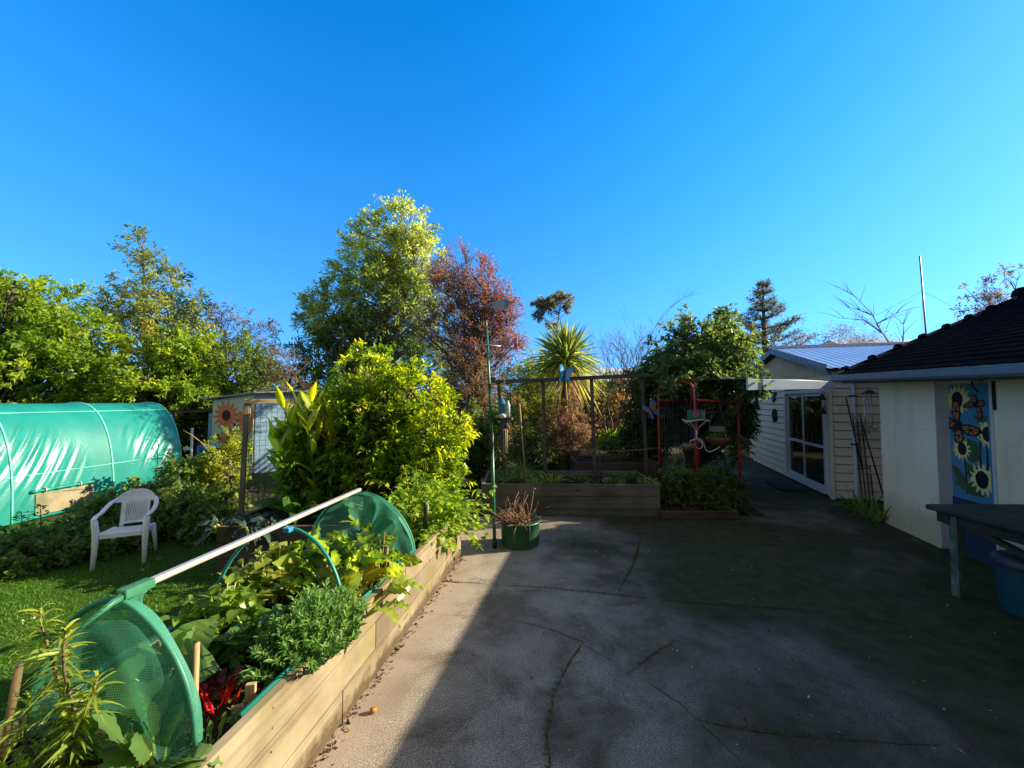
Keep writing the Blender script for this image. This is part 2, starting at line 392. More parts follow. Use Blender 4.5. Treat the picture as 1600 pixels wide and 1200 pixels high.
tag(mb.build('crack_moss', M['moss']), kind='stuff')
lv = Leaves(); pp = []
for q in CR:
    for _ in range(int(9 + 9 * math.sin(q.x * 5 + q.y * 3))): pp.append((q.x + RNG.normal(0, .013), q.y + RNG.normal(0, .013), .004))
for cx, cy, sx_, sy_, n in ((3.6, 6.0, .4, .2, 300),):
    for _ in range(n): pp.append((RNG.normal(cx, sx_), RNG.normal(cy, sy_), .001))
pp = np.array(pp); n = len(pp); d = np.array([0, 0, 1.]) + RNG.normal(size=(n, 3)) * .7; d[:, 2] = np.abs(d[:, 2])
lv.simple(pp, d, RNG.uniform(.006, .016, n), RNG.uniform(.004, .009, n), RNG.random(n))
tag(lv.build('moss', M['moss']), kind='stuff')
# dry litter: crumbs, small leaves, pale petals
M['litter'] = leafmat('litter', [(.05, .03, .015), (.16, .09, .04), (.30, .16, .05), (.5, .45, .38)], .1, .8, .1)
lv = Leaves(); pp = []
for i in range(150):
    px, py = random.uniform(700, 1560), random.uniform(815, 1190); q = PZ(px, py); pp.append((q.x, q.y, .004, random.choice([.15, .4, .7, 1, 1])))
for i in range(520):
    t = random.random(); a = PZ(485, 1200); b = PZ(720, 868); q = a.lerp(b, random.uniform(-.3, 1)); e = abs(random.gauss(0, .035)) + .004
    pp.append((q.x + e, q.y, .003, random.uniform(0, .45)))
for i in range(26):
    q = PZ(random.gauss(740, 40), random.gauss(935, 25)); pp.append((q.x, q.y, .004, random.uniform(.3, .7)))
for i in range(160):
    q = PZ(random.gauss(1280, 60), random.gauss(815, 18)); pp.append((q.x, q.y, .004, random.uniform(.0, .5)))
pp = np.array(pp); n = len(pp); d = RNG.normal(size=(n, 3)); d[:, 2] = np.abs(d[:, 2]) * .15
L = RNG.uniform(.008, .028, n); lv.simple(pp[:, :3], d, L, L * .55, pp[:, 3], droop=0)
tag(lv.build('leaf_litter', M['litter']), kind='stuff')
# lawn grass
M['grass'] = leafmat('grass', [(.018, .055, .005), (.036, .10, .006), (.065, .15, .008), (.12, .17, .02)], .45, .5, .25, 1.7)
lv = Leaves(); n = 62000
x = RNG.uniform(-7.2, -1.75, n); y = RNG.uniform(.9, 4.9, n); keep = (x < -1.7) & (x > -1.32 * y - 1.2) & (x / y > -1.5); x, y = x[keep], y[keep]; n = len(x)
d = np.stack([RNG.normal(0, .5, n), RNG.normal(0, .5, n), np.ones(n)], 1)
cl = (np.sin(x * 3.1 + 1.7 * np.sin(y * 2.3)) * np.sin(y * 3.7 + x) * .2 + .45)
lv.blade(np.stack([x, y, np.full(n, -.008)], 1), d, RNG.uniform(.02, .055, n), RNG.uniform(.003, .007, n), np.clip(cl + RNG.normal(0, .2, n), 0, 1), seg=2, droop=.35, prof='grass')
tag(lv.build('grass', M['grass']), kind='stuff')
lv = Leaves(); pp = np.array([(PZ(x, y)[0], PZ(x, y)[1], .04) for x, y in [(250, 878), (232, 892), (222, 895), (225, 968), (230, 962), (146, 917), (34, 980), (48, 975), (330, 905)] for _ in range(3)])
lv.simple(pp + RNG.normal(0, .006, pp.shape), RNG.normal(size=pp.shape) * [1, 1, .3], .022, .014, np.full(len(pp), 1.)); tag(lv.build('fallen_petals', M['litter']), kind='stuff')

# ------------------------------------------------------------------ raised beds
M['wood_pale'] = wood('wood_pale', (.37, .31, .205), (.30, .25, .16), (.16, .13, .085), 'Y', .85, 26, stain_c=(.22, .19, .085), base=True)
M['wood_grey'] = wood('wood_grey', (.24, .215, .17), (.18, .16, .125), (.10, .085, .065), 'X', .85, 26)
M['wood_post'] = wood('wood_post', (.17, .14, .11), (.13, .108, .085), (.07, .058, .046), 'Z', .85, 26)
M['wood_new'] = wood('wood_new', (.62, .45, .24), (.55, .40, .21), (.42, .28, .14), 'Z', .7, 22)
M['screw'] = paint('screw', (.08, .06, .05), None, .6)
def plank_wall(name, parent, a, b, z0, hs, mat, t=.045, jl=0, seed=0):
    """a run of stacked boards from a to b (local xy) starting at z0; thickness t towards the left of a->b."""
    rg = random.Random(seed); mb = MB(); a, b = Vector((*a, 0)), Vector((*b, 0)); d = (b - a).normalized(); nrm = Vector((-d.y, d.x, 0)); z = z0
    for h in hs:
        cuts = [0, (b - a).length]
        if jl: cuts = [0, rg.uniform(.35, .65) * jl, (b - a).length]
        for c0, c1 in zip(cuts, cuts[1:]):
            p, q = a + d * (c0 + .001), a + d * (c1 - .001); o = nrm * (t / 2 + rg.uniform(-.003, .003)); zz = Vector((0, 0, z + h / 2))
            mb.bar(p + o + zz, q + o + zz, t, h - .007, tone=rg.uniform(.25, 1))
        z += h
    z = z0; Lw = (b - a).length; ns = max(2, round(Lw / 1.0) + 1)
    for h in hs:
        for i in range(ns):
            for f in (.27, .73): mb.ball(a + d * (.03 + (Lw - .06) * i / (ns - 1) + rg.uniform(-.012, .012)) + Vector((0, 0, z + h * f)), (.005, .005, .005), 6, 1, 4)
        z += h
    return mb.build(name, [mat, M['screw']], parent, bevel=.004)
def soil_top(parent, poly, z, seed=1):
    rg = random.Random(seed); xs = [p[0] for p in poly]; ys = [p[1] for p in poly]; mb = MB()
    x0, x1, y0, y1 = min(xs), max(xs), min(ys), max(ys); nu, nv = max(4, int((x1 - x0) / .05)), max(4, int((y1 - y0) / .05))
    H = [[rg.uniform(-.018, .02) for _ in range(nu + 1)] for _ in range(nv + 1)]
    mb.grid(lambda u, v: Vector((x0 + (x1 - x0) * u, y0 + (y1 - y0) * v, z + H[int(round(v * nv))][int(round(u * nu))])), nu, nv, smooth=False)
    return mb.build('soil', M['soil'], parent)
# planter A: runs along the patio, its long side lit by the sun
PA = PZ(720, 868); dA = (PZ(720, 868) - PZ(485, 1200)).normalized(); angA = math.atan2(dA.y, dA.x) - math.pi / 2
BEDA = thing('raised_bed', 'long pale timber raised bed full of vegetables along the sunlit concrete', 'raised bed', PA, angA, 'timber raised beds')
LA, WA, HA = 4.0, .98, .53      # local: x from -WA to 0, y from -LA to 0
plank_wall('side_panel', BEDA, (0, -LA), (0, 0), 0, [.175, .175, .18], M['wood_pale'], jl=LA, seed=1)
plank_wall('side_panel', BEDA, (-WA, 0), (-WA, -LA), 0, [.175, .175, .18], M['wood_pale'], seed=2)
plank_wall('end_panel', BEDA, (-.046, 0), (-WA + .046, 0), 0, [.175, .175, .18], M['wood_grey'], seed=3)
plank_wall('end_panel', BEDA, (-WA + .046, -LA), (-.046, -LA), 0, [.175, .175, .18], M['wood_grey'], seed=4)
soil_top(BEDA, [(-WA + .05, -LA + .05), (-.05, -.05)], .43, 3)
mb = MB(); a = -.035
mb.prism([(x_, z_) for x_, z_ in [(-1.62 + .13 * math.cos(t) * (1 + .2 * math.sin(3 * t)), .33 + .035 * math.sin(t) * (1 + .3 * math.cos(2 * t))) for t in [i * math.pi / 9 for i in range(18)]]], (.0012, 0, 0), (0, 1, 0), (0, 0, 1), .004)
mb.build('bare_wood_scar', paint('scar', (.62, .53, .36), (.56, .46, .3), .8, 8), BEDA)
mb = MB(); mb.tube([(-.052, -LA + .9, HA + .002), (-.05, -2.2, HA + .006), (-.052, -1.15, HA + .002)], .011, 8)
MAa = Matrix.Translation(PA) @ Matrix.Rotation(angA, 4, 'Z')
def A(x, y, z=.43): return MAa @ Vector((x, y, z))
M['green_pipe'] = paint('green_pipe', (.010, .20, .15), (.012, .15, .12), .4, 20)
M['blue_tape'] = paint('blue_tape', (.02, .22, .42), None, .4)
# planter B: darker bed behind it
PB = PZ(336, 900); 
BEDB = thing('raised_bed', 'dark shaded timber raised bed behind the hoop frame, holding the netted wooden trellis', 'raised bed', (PB.x, PB.y, 0), .03, 'timber raised beds')
WB, DB, HB = 1.38, 1.5, .5
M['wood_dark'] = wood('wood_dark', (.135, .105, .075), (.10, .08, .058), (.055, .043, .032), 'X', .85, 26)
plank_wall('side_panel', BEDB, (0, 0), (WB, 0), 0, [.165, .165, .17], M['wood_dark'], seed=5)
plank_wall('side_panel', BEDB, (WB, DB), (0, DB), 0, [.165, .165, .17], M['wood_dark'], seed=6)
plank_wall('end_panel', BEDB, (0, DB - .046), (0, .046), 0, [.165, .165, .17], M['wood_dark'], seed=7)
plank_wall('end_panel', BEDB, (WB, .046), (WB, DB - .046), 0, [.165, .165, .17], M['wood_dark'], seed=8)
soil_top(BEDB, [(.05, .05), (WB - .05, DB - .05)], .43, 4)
# planter C: across the back of the patio
PC = PZ(752, 806); PC2 = PZ(1032, 808); angC = math.atan2(PC2.y - PC.y, PC2.x - PC.x)
BEDC = thing('raised_bed', 'weathered grey plank raised bed across the back of the patio under the netted timber frame', 'raised bed', (PC.x, PC.y, 0), angC, 'timber raised beds')
WC, DC, HC = (PC2 - PC).length, 1.25, .5
plank_wall('side_panel', BEDC, (0, 0), (WC, 0), 0, [.12, .19, .19], M['wood_grey'], jl=WC, seed=9)
plank_wall('side_panel', BEDC, (WC, DC), (0, DC), 0, [.12, .19, .19], M['wood_grey'], seed=10)
plank_wall('end_panel', BEDC, (0, DC - .046), (0, .046), 0, [.12, .19, .19], M['wood_grey'], seed=11)
plank_wall('end_panel', BEDC, (WC, .046), (WC, DC - .046), 0, [.12, .19, .19], M['wood_grey'], seed=12)
soil_top(BEDC, [(.05, .05), (WC - .05, DC - .05)], .41, 5)
# planter D: behind C, two dark boards show
PD = PY(900, 750, 7.85)
BEDD = thing('raised_bed', 'dark board raised bed half hidden behind the bed under the netted frame', 'raised bed', (PD.x, PD.y, 0), angC, 'timber raised beds')
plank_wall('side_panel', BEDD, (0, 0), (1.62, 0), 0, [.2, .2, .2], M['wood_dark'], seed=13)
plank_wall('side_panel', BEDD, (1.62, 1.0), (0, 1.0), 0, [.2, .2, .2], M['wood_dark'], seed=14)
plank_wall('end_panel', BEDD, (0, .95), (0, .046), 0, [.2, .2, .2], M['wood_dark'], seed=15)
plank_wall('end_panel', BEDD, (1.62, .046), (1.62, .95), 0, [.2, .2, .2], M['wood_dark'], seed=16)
soil_top(BEDD, [(.05, .05), (1.57, .95)], .53, 6)
# low kerb bed under the red arch
PE = PZ(1034, 812); 
BEDE = thing('raised_bed', 'low dark edging board bed of bushy plants at the foot of the red arch', 'raised bed', (PE.x, PE.y, 0), angC + .02, 'timber raised beds')
plank_wall('side_panel', BEDE, (0, 0), (1.18, 0), 0, [.12], M['wood_dark'], seed=17)
plank_wall('end_panel', BEDE, (1.18, .046), (1.18, 1.0), 0, [.12], M['wood_dark'], seed=18)
plank_wall('end_panel', BEDE, (0, 1.0), (0, .046), 0, [.12], M['wood_dark'], seed=19)
soil_top(BEDE, [(.05, .05), (1.13, 1.0)], .09, 7)
# ------------------------------------------------------------------ the house on the right
UH = Vector((.27, .963, 0)).normalized(); NH = Vector((UH.y, -UH.x, 0))          # NH points into the house
W0 = PZ(1382, 816)
angH = math.atan2(-UH.y, -UH.x)
MH = Matrix.Translation((W0.x, W0.y, 0)) @ Matrix.Rotation(angH, 4, 'Z'); MHi = MH.inverted()
def hx(px, off=0.0):
    k = (px - 800) / FPX; O = W0 + NH * off; d = -UH
    t = (k * O.y - O.x) / (d.x - k * d.y); return t
HOUSE = thing('house', 'low cream stucco house with a dark tiled roof and blue-grey gutter on the right', 'house', (W0.x, W0.y, 0), angH)
def stucco():
    k = NT('stucco'); co = k.co(); n1 = k.noise(1.4, 6, .7, co); n2 = k.noise(60, 4, .7, co); n3 = k.noise(.8, 4, .6, k.co((1, 1, .35)))
    r = k.ramp([(.35, (.88, .75, .53)), (.62, (.82, .69, .475)), (.8, (.70, .58, .385))]); k.l(n1, 'Fac', r, 'Fac')
    r2 = k.ramp([(.5, (1, 1, 1)), (.78, (.74, .72, .62))]); k.l(n3, 'Fac', r2, 'Fac')
    m = k.mix(.8, r.outputs['Color'], r2.outputs['Color'], 'MULTIPLY')
    sk = k.noise(1.0, 5, .7, k.co((5, 5, .35))); rsk = k.ramp([(.44, (1, 1, 1)), (.66, (.70, .68, .62))]); k.l(sk, 'Fac', rsk, 'Fac'); m = k.mix(.25, m, rsk.outputs['Color'], 'MULTIPLY')
    vo = k.n('ShaderNodeTexVoronoi', feature='DISTANCE_TO_EDGE', Scale=.9); nw = k.noise(3, 4, .6, co); ms = k.mix(.25, co, nw.outputs['Color']); k.t.links.new(ms, vo.inputs['Vector']); rv = k.ramp([(.0, (.62, .6, .56)), (.004, (1, 1, 1))]); k.l(vo, 'Distance', rv, 'Fac'); m = k.mix(.6, m, rv.outputs['Color'], 'MULTIPLY')
    tc = k.n('ShaderNodeTexCoord'); sx = k.n('ShaderNodeSeparateXYZ'); k.l(tc, 'Object', sx, 'Vector')
    a = k.n('ShaderNodeMath', operation='MULTIPLY_ADD'); k.l(n1, 'Fac', a, 0); a.inputs[1].default_value = -.5; k.l(sx, 'Z', a, 2)
    rs = k.ramp([(-.0, (.75, .72, .66)), (.25, (1, 1, 1))]); k.l(a, 'Value', rs, 'Fac')   # splash-back dirt at the foot
    m = k.mix(1, m, rs.outputs['Color'], 'MULTIPLY')
    return k.done(k.bsdf(m, .9, 0, .15, n2.outputs['Fac'], .5, .006))
M['stucco'] = stucco()
M['white_trim'] = paint('white_trim', (.55, .55, .55), (.44, .44, .43), .5, 5)
M['white_frame'] = paint('white_frame', (.62, .64, .68), (.55, .57, .6), .4, 5)
xd0, xp0, xp1, xd1 = hx(1459), hx(1472, .135), hx(1543, .135), hx(1551)
XE = 9.0
mb = MB()
mb.box((xd0 / 2, .1, 1.1), (xd0, .2, 2.2)); mb.box(((xd1 + XE) / 2, .1, 1.1), (XE - xd1, .2, 2.2)); mb.box(((xd0 + xd1) / 2, .1, 2.12), (xd1 - xd0 - .002, .196, .16))
mb.build('wall', M['stucco'], HOUSE)
mb = MB(); mb.prism([(.2, 0), (9, 0), (9, 2.2), (5.0, 3.9), (.2, 2.2)], (.01, 0, 0), (0, 1, 0), (0, 0, 1), .18); mb.build('gable_wall', M['stucco'], HOUSE)
# unseen wall added behind the viewer to block sky light
mb = MB(); q0 = MHi @ Vector((-7.5, -1.15, 0)); q1 = MHi @ Vector((3.1, -1.15, 0)); mb.bar(q0 + Vector((0, 0, 2.1)), q1 + Vector((0, 0, 2.1)), .2, 4.2)
mb.build('sky_block_wall', paint('sky_block_paint', (.45, .36, .24), (.4, .32, .2), .8, 3), HOUSE)
# doorway frame + painted door
mb = MB(); mb.box((xd0 + .006, .0985, 1.03), (.012, .196, 2.03)); mb.box((xd1 - .02, .06, 1.03), (.036, .14, 2.03)); mb.box(((xd0 + xd1) / 2, .083, 2.02), (xd1 - xd0 - .06, .12, .035))
mb.build('door_frame', M['white_trim'], HOUSE, bevel=.003)
M['mural_blue'] = paint('mural_blue', (.05, .22, .33), (.045, .18, .29), .6, 4)
mb = MB(); mb.box(((xd0 + xd1) / 2, .155, 1.0), (xd1 - xd0 - .03, .04, 2.0)); DOOR = mb.build('door', M['mural_blue'], HOUSE, bevel=.002); DOOR['label'] = 'blue door painted with sunflowers and orange butterflies'
M['mural_yellow'] = paint('mural_yellow', (.72, .56, .14), (.62, .44, .09), .6, 30); M['mural_yellow2'] = paint('mural_yellow2', (.80, .70, .34), (.66, .52, .16), .6, 30)
M['mural_dark'] = paint('mural_dark', (.012, .010, .014), None, .6, 20); M['mural_orange'] = paint('mural_orange', (.60, .20, .05), (.48, .14, .04), .6, 25)
M['mural_leaf'] = paint('mural_leaf', (.06, .12, .03), (.035, .07, .02), .6, 10); M['mural_white'] = paint('mural_white', (.6, .6, .55), None, .6)
mb = MB(); mb.box(((xd0 + xd1) / 2, .1335, .33), (xd1 - xd0 - .03, .012, .64)); mb.build('kick_panel', paint('kick_navy', (.02, .045, .085), None, .6), DOOR)
yP = .1345; UX, UZ = Vector((1, 0, 0)), Vector((0, 0, 1)); wP = xp1 - xp0
def mp(px, py):   # pixel on the mural -> (fraction across, height)
    return (xp0 + wP * (px - 1474) / 69.0, 2.0 - (py - 607) / 178.0 * 1.28)
def petals(n, r0, r1, a0=0, sq=1.0, jit=0, seed=0):
    rg = random.Random(seed); out = []
    for i in range(n):
        for f, r in ((-.5, r0), (-.22, r1 * .82), (0, r1), (.22, r1 * .82)):
            a = a0 + 2 * math.pi * (i + f) / n; rr = r * (1 + rg.uniform(-jit, jit)); out.append((rr * math.cos(a) * sq, rr * math.sin(a)))
    return out
def sunflower(parent, cx, cz, r, seed=0, clip=None):
    o = Vector((cx, yP, cz)); mb = MB()
    def cl(poly):
        return [(min(max(x, clip[0] - cx), clip[1] - cx), y) for x, y in poly] if clip else poly
    mb.prism(cl(petals(15, r * .62, r, .1, 1, .08, seed)), o, UX, UZ, .0015, 0)
    mb.prism(cl(petals(13, r * .5, r * .86, .35, 1, .08, seed + 1)), o - Vector((0, .0015, 0)), UX, UZ, .0015, 1)
    mb.prism(cl([(r * .42 * math.cos(t) * (1 + .04 * math.sin(5 * t)), r * .5 * math.sin(t)) for t in [i * math.pi / 12 for i in range(24)]]), o - Vector((0, .003, 0)), UX, UZ, .0015, 2)
    return mb.build('painted_sunflower', [M['mural_yellow'], M['mural_yellow2'], M['mural_dark']], parent)
cl = (xp0 + .006, xp1 - .006)
for (a, b, r, s) in ((1499, 632, .195, 1), (1503, 713, .15, 2), (1541, 685, .17, 3), (1530, 757, .2, 4)):
    x_, z_ = mp(a, b); sunflower(DOOR, x_, z_, r, s, cl)
def wing(mb, o, pts, cells, lift=.0045):
    mb.prism(pts, o - Vector((0, lift, 0)), UX, UZ, .0015, 0)
    for c in cells: mb.prism(c, o - Vector((0, lift + .0015, 0)), UX, UZ, .0012, 1)
def shrink(poly, f, cx=None):
    mx = sum(p[0] for p in poly) / len(poly); mz = sum(p[1] for p in poly) / len(poly); return [(mx + (x - mx) * f, mz + (z - mz) * f) for x, z in poly]
def butterfly(parent, cx, cz, s, ang):
    o = Vector((cx, yP, cz)); mb = MB(); ca, sa = math.cos(ang), math.sin(ang)
    def T(ps): return [(s * (x * ca - z * sa), s * (x * sa + z * ca)) for x, z in ps]
    for sg in (1, -1):
        fw = [(0, .05), (sg * .35, .55), (sg * .85, .95), (sg * 1.15, .9), (sg * 1.1, .5), (sg * .75, .12), (sg * .3, -.02)]
        hw = [(0, 0), (sg * .4, -.02), (sg * .75, -.2), (sg * .8, -.55), (sg * .5, -.78), (sg * .18, -.55)]
        if sg < 0: fw, hw = fw[::-1], hw[::-1]
        cells = []
        for (q, parts) in ((fw, 4), (hw, 3)):
            mx = sum(p[0] for p in q) / len(q); mz = sum(p[1] for p in q) / len(q)
            for i in range(len(q)):
                tri = [(mx, mz), q[i], q[(i + 1) % len(q)]]; cells.append(T(shrink([(mx + (x - mx) * .8, mz + (z - mz) * .8) for x, z in tri], .68)))
        wing(mb, o, T(fw), cells[:7]); wing(mb, o, T(hw), cells[7:], .0046)
    mb.prism(T([(-.07, -.5), (.07, -.5), (.09, .2), (0, .35), (-.09, .2)]), o - Vector((0, .0075, 0)), UX, UZ, .0015, 0)
    return mb.build('painted_butterfly', [M['mural_dark'], M['mural_orange']], parent)
x_, z_ = mp(1499, 675); butterfly(DOOR, x_, z_, .23, -.85)
x_, z_ = mp(1530, 640); butterfly(DOOR, min(x_, xp1 - .15), z_, .125, 2.6)
mb = MB(); o = Vector((0, yP - .0003, 0))
for pts in ([(1484, 742), (1494, 744), (1503, 756), (1508, 770), (1510, 782), (1498, 778), (1488, 773), (1492, 764)], [(1512, 695), (1524, 700), (1530, 712), (1528, 726), (1518, 734), (1510, 728), (1508, 712)], [(1508, 735), (1518, 738), (1522, 746), (1512, 758), (1506, 750)], [(1512, 765), (1522, 762), (1528, 775), (1532, 785), (1512, 785), (1508, 775)], [(1520, 655), (1532, 660), (1541, 657), (1540, 666), (1528, 668)]):
    mb.prism([mp(a, b) for a, b in pts][::-1], o, UX, UZ, .0018, 0)
for pts in ([(1505, 725), (1507, 725), (1509, 785), (1506, 785)], [(1529, 690), (1531, 690), (1530, 740), (1527, 740)], [(1538, 700), (1540, 700), (1540, 740), (1537, 745)], [(1509, 752), (1524, 737), (1526, 739), (1510, 756)]):
    mb.prism([mp(a, b) for a, b in pts][::-1], o, UX, UZ, .0016, 1)
mb.build('painted_leaf', [M['mural_leaf'], M['mural_dark']], DOOR)
mb = MB(); mb.tube([(xd1 - .1, -.01, 2.02), (xd1 - .1, -.1, 2.03), (xd1 - .05, -.13, 1.96), (xd1, -.12, 1.9)], .008, 6); mb.box((xd1 + .03, -.012, 1.86), (.02, .02, .3)); mb.build('wall_hook', paint('iron', (.03, .03, .032), None, .5, metal=.6), HOUSE)
# roof
ev0, ev1 = -.42, 9.0
q = MHi @ PY(1303, 590, 6.31); xg0 = q.x
gz = lambda x: 2.205 - .03 * (x - xg0)
rd0 = MHi @ Vector((9.6, 7.4, 0)); RZ = 3.76; ryd = rd0.y
def roofpt(u, v, lift=0.0):    # u along the ridge 0..1, v up the slope
    xa = (xg0 - .02) + (ev1 + .0 - xg0) * u; xb = rd0.x + (ev1 - rd0.x) * u
    x = xa + (xb - xa) * v; y = -.40 + (ryd + .40) * v; z = gz(xa) + .02 + (RZ - gz(xa) - .02) * v
    return Vector((x, y, z + lift))
def tilemat():
    k = NT('roof_tile'); co = k.co(); n = k.noise(7, 6, .7, co); n2 = k.noise(45, 3, .6, co)
    r = k.ramp([(.3, (.0045, .0052, .007)), (.55, (.007, .008, .0105)), (.8, (.013, .0145, .018))]); k.l(n, 'Fac', r, 'Fac')
    return k.done(k.bsdf(r.outputs['Color'], 1.0, 0, .0, n2.outputs['Fac'], .5, .01))
M['tile'] = tilemat()
mb = MB(); NC = 24; NU = 130
vs, fs = [], []
for c in range(NC):
    for (v, l) in ((c / NC, .016), ((c + 1) / NC + .010, .006)):
        for i in range(NU + 1): vs.append(roofpt(i / NU, min(v, 1), l + .0035 * math.sin(i * 2 * math.pi / 3)))
    b = c * 2 * (NU + 1)
    for i in range(NU): fs.append((b + i, b + i + 1, b + NU + 2 + i, b + NU + 1 + i))
    if c:   # riser
        pass
mb.add(vs, fs)
for c in range(NC):     # nose of each course
    lo = [roofpt(i / NU, c / NC, .016 + .0035 * math.sin(i * 2 * math.pi / 3)) for i in range(NU + 1)]; hi = [p - Vector((0, 0, .016)) for p in lo]
    mb.add(lo + hi, [(i, NU + 1 + i, NU + 2 + i, i + 1) for i in range(NU)])
ROOF = mb.build('roof', M['tile'], HOUSE)
mb = MB()
def lp(y, z): return y, z
far = [roofpt(0, 1), roofpt(1, 1)]
p0, p1 = roofpt(0, 1, .01), roofpt(1, 1, .01); back0 = p0 + Vector((.0, 4.0, -1.5)); back1 = p1 + Vector((0, 4.0, -1.5))
mb.add([p0, p1, back1, back0], [(0, 1, 2, 3)]); mb.build('back_slope', M['tile'], ROOF)
mb = MB()
def caps(a, b, step=.37, r=.085):
    L = (b - a).length; n = int(L / step); d = (b - a) / L
    for i in range(n):
        p, q_ = a + d * (i * step), a + d * ((i + 1) * step + .03)
        mb.tube([p + Vector((0, 0, .02)), p + d * .05 + Vector((0, 0, .02)), p + d * .06, q_], [r * 1.6, r * 1.6, r, r * .95], 10)
caps(roofpt(0, 0.02, .02), roofpt(0, 1, .02), .62, .036); caps(p0, p1, .37, .10)
mb.build('ridge_cap', M['tile'], ROOF)
mb = MB()
for i in range(0, 1): 
    a, b = roofpt(0, 0, -.03), roofpt(0, 1, -.03); mb.bar(a, b, .025, .16)
mb.build('barge_board', paint('barge', (.10, .13, .17), None, .6), HOUSE)
# gutter: half-round-ish box profile, blue-grey, with soffit behind
M['gutter'] = paint('gutter', (.15, .20, .26), (.11, .15, .19), .45, 6, .5)
M['fascia'] = paint('fascia', (.055, .075, .10), None, .6)
prof = [(0, .0), (-.012, .012), (-.012, 0), (-.004, -.075), (.03, -.1), (.10, -.1), (.105, .0)]
mb = MB(); vs = []; n = len(prof)
for x in (xg0 - .06, ev1):
    for (y, z) in prof: vs.append(Vector((x, -.5 + y, gz(x) + z)))
mb.add(vs, [(i, i + 1, n + i + 1, n + i) for i in range(n - 1)] + [tuple(range(n)), tuple(range(2 * n - 1, n - 1, -1))])
mb.build('gutter', M['gutter'], HOUSE, bevel=.003)
mb = MB(); mb.bar((xg0, -.385, gz(xg0) - .05), (ev1, -.385, gz(ev1) - .05), .02, .15); mb.build('fascia', M['fascia'], HOUSE)
mb = MB(); mb.add([Vector((xg0, -.37, gz(xg0) - .09)), Vector((ev1, -.37, gz(ev1) - .09)), Vector((ev1, .1, gz(ev1) - .07)), Vector((xg0, .1, gz(xg0) - .07))], [(0, 1, 2, 3)]); mb.build('soffit', paint('soffit', (.35, .31, .22), None, .8), HOUSE, solid=.012)
# ------------------------------------------------------------------ the weatherboard annex
VA = Vector((.283, .959, 0)).normalized(); A0 = PZ(1303, 780)
angN = math.atan2(VA.y, VA.x)       # local x runs away from the viewer along the door wall, local y points left (outside)
ANX = thing('annex', 'cream weatherboard annex with a low gable, pale metal roof and a glazed sliding door', 'building', (A0.x, A0.y, 0), angN)
MN = Matrix.Translation((A0.x, A0.y, 0)) @ Matrix.Rotation(angN, 4, 'Z'); MNi = MN.inverted()
LN, WN, EZ, PZK = 5.75, 6.0, 2.42, 3.03
M['weatherboard'] = paint('weatherboard', (.72, .66, .55), (.64, .58, .47), .55, 4, .35)
def boards(mb, a, b, z0, z1, out, step=.155, th=.026):
    """lapped boards between local points a,b; out = outward normal"""
    a, b, out = Vector((*a, 0)), Vector((*b, 0)), Vector((*out, 0)); z = z0
    while z < z1 - .01:
        z2 = min(z + step, z1)
        vs = [a + out * th + Vector((0, 0, z)), b + out * th + Vector((0, 0, z)), b + out * .006 + Vector((0, 0, z2 - .016)), a + out * .006 + Vector((0, 0, z2 - .016)), a + Vector((0, 0, z)), b + Vector((0, 0, z))]
        mb.add(vs, [(0, 1, 2, 3), (4, 5, 1, 0)]); z = z2
dx0, dx1, dz0, dz1 = .16, 2.2, .06, 2.03
mb = MB()
boards(mb, (0.03, 0), (dx0, 0), .03, 2.12, (0, 1)); boards(mb, (dx1, 0), (LN - .9, 0), .03, 2.12, (0, 1)); boards(mb, (LN - .9, -.12), (LN + 1.2, -.12), .03, 2.12, (0, 1)); 
boards(mb, (dx0, 0), (dx1, 0), dz1 + .04, 2.12, (0, 1))
boards(mb, (0, -WN), (0, -.03), .03, 2.38, (-1, 0))
mb.box((LN / 2, -WN / 2 - .02, 1.2), (LN - .02, WN - .1, 2.36)) if False else None
mb.build('wall', M['weatherboard'], ANX)
mb = MB(); mb.box((.012, .012, 1.06), (.09, .06, 2.12)); mb.build('corner_board', M['weatherboard'], ANX, bevel=.004); mb = MB(); mb.box((LN - .9, -.04, 1.06), (.05, .09, 2.12)); mb.build('corner_board', M['weatherboard'], ANX, bevel=.004)
mb = MB(); mb.box((LN / 2 + .2, -.06, 2.21), (LN + .5, .12, .17)); mb.build('frieze_board', M['weatherboard'], ANX, bevel=.004)
mb = MB(); PKX = 2.56
def gz_(x): return (EZ + (PZK - EZ) * (x / PKX)) if x < PKX else (PZK - (PZK - EZ - .05) * (x - PKX) / (LN - PKX))
x = .05
while x < LN - .05:        # vertical battens of the gable
    mb.add([Vector((x, .004, 2.30)), Vector((x + .105, .004, 2.30)), Vector((x + .105, .004, max(2.31, gz_(x + .105) - .07))), Vector((x, .004, max(2.31, gz_(x) - .07)))], [(0, 1, 2, 3)])
    mb.box((x + .1125, .016, (2.30 + gz_(x + .11) - .07) / 2), (.02, .03, max(.02, gz_(x + .11) - .07 - 2.30))); x += .12
mb.build('gable_panel', M['weatherboard'], ANX)
M['barge_blue'] = paint('barge_blue', (.16, .22, .31), (.12, .17, .24), .5, 5)
mb = MB(); mb.bar((-.28, .17, gz_(0) - .02), (PKX + .01, .17, PZK + .03), .03, .15); mb.bar((PKX - .01, .17, PZK + .03), (LN + .45, .17, gz_(LN) - .05), .03, .15); mb.build('barge_board', M['barge_blue'], ANX, bevel=.003)
def corrugate(a, b, c, d, n, amp):   # quad a,b (eave) d,c (ridge) with ribs running a->d
    mb = MB(); 
    def fn(u, v): return (a.lerp(b, u)).lerp(d.lerp(c, u), v) + Vector((0, 0, amp * math.sin(u * n * 2 * math.pi)))
    mb.grid(fn, n * 6, 1); return mb
M['metal_roof'] = paint('metal_roof', (.42, .47, .55), (.36, .40, .46), .32, 3, .5, metal=.55)
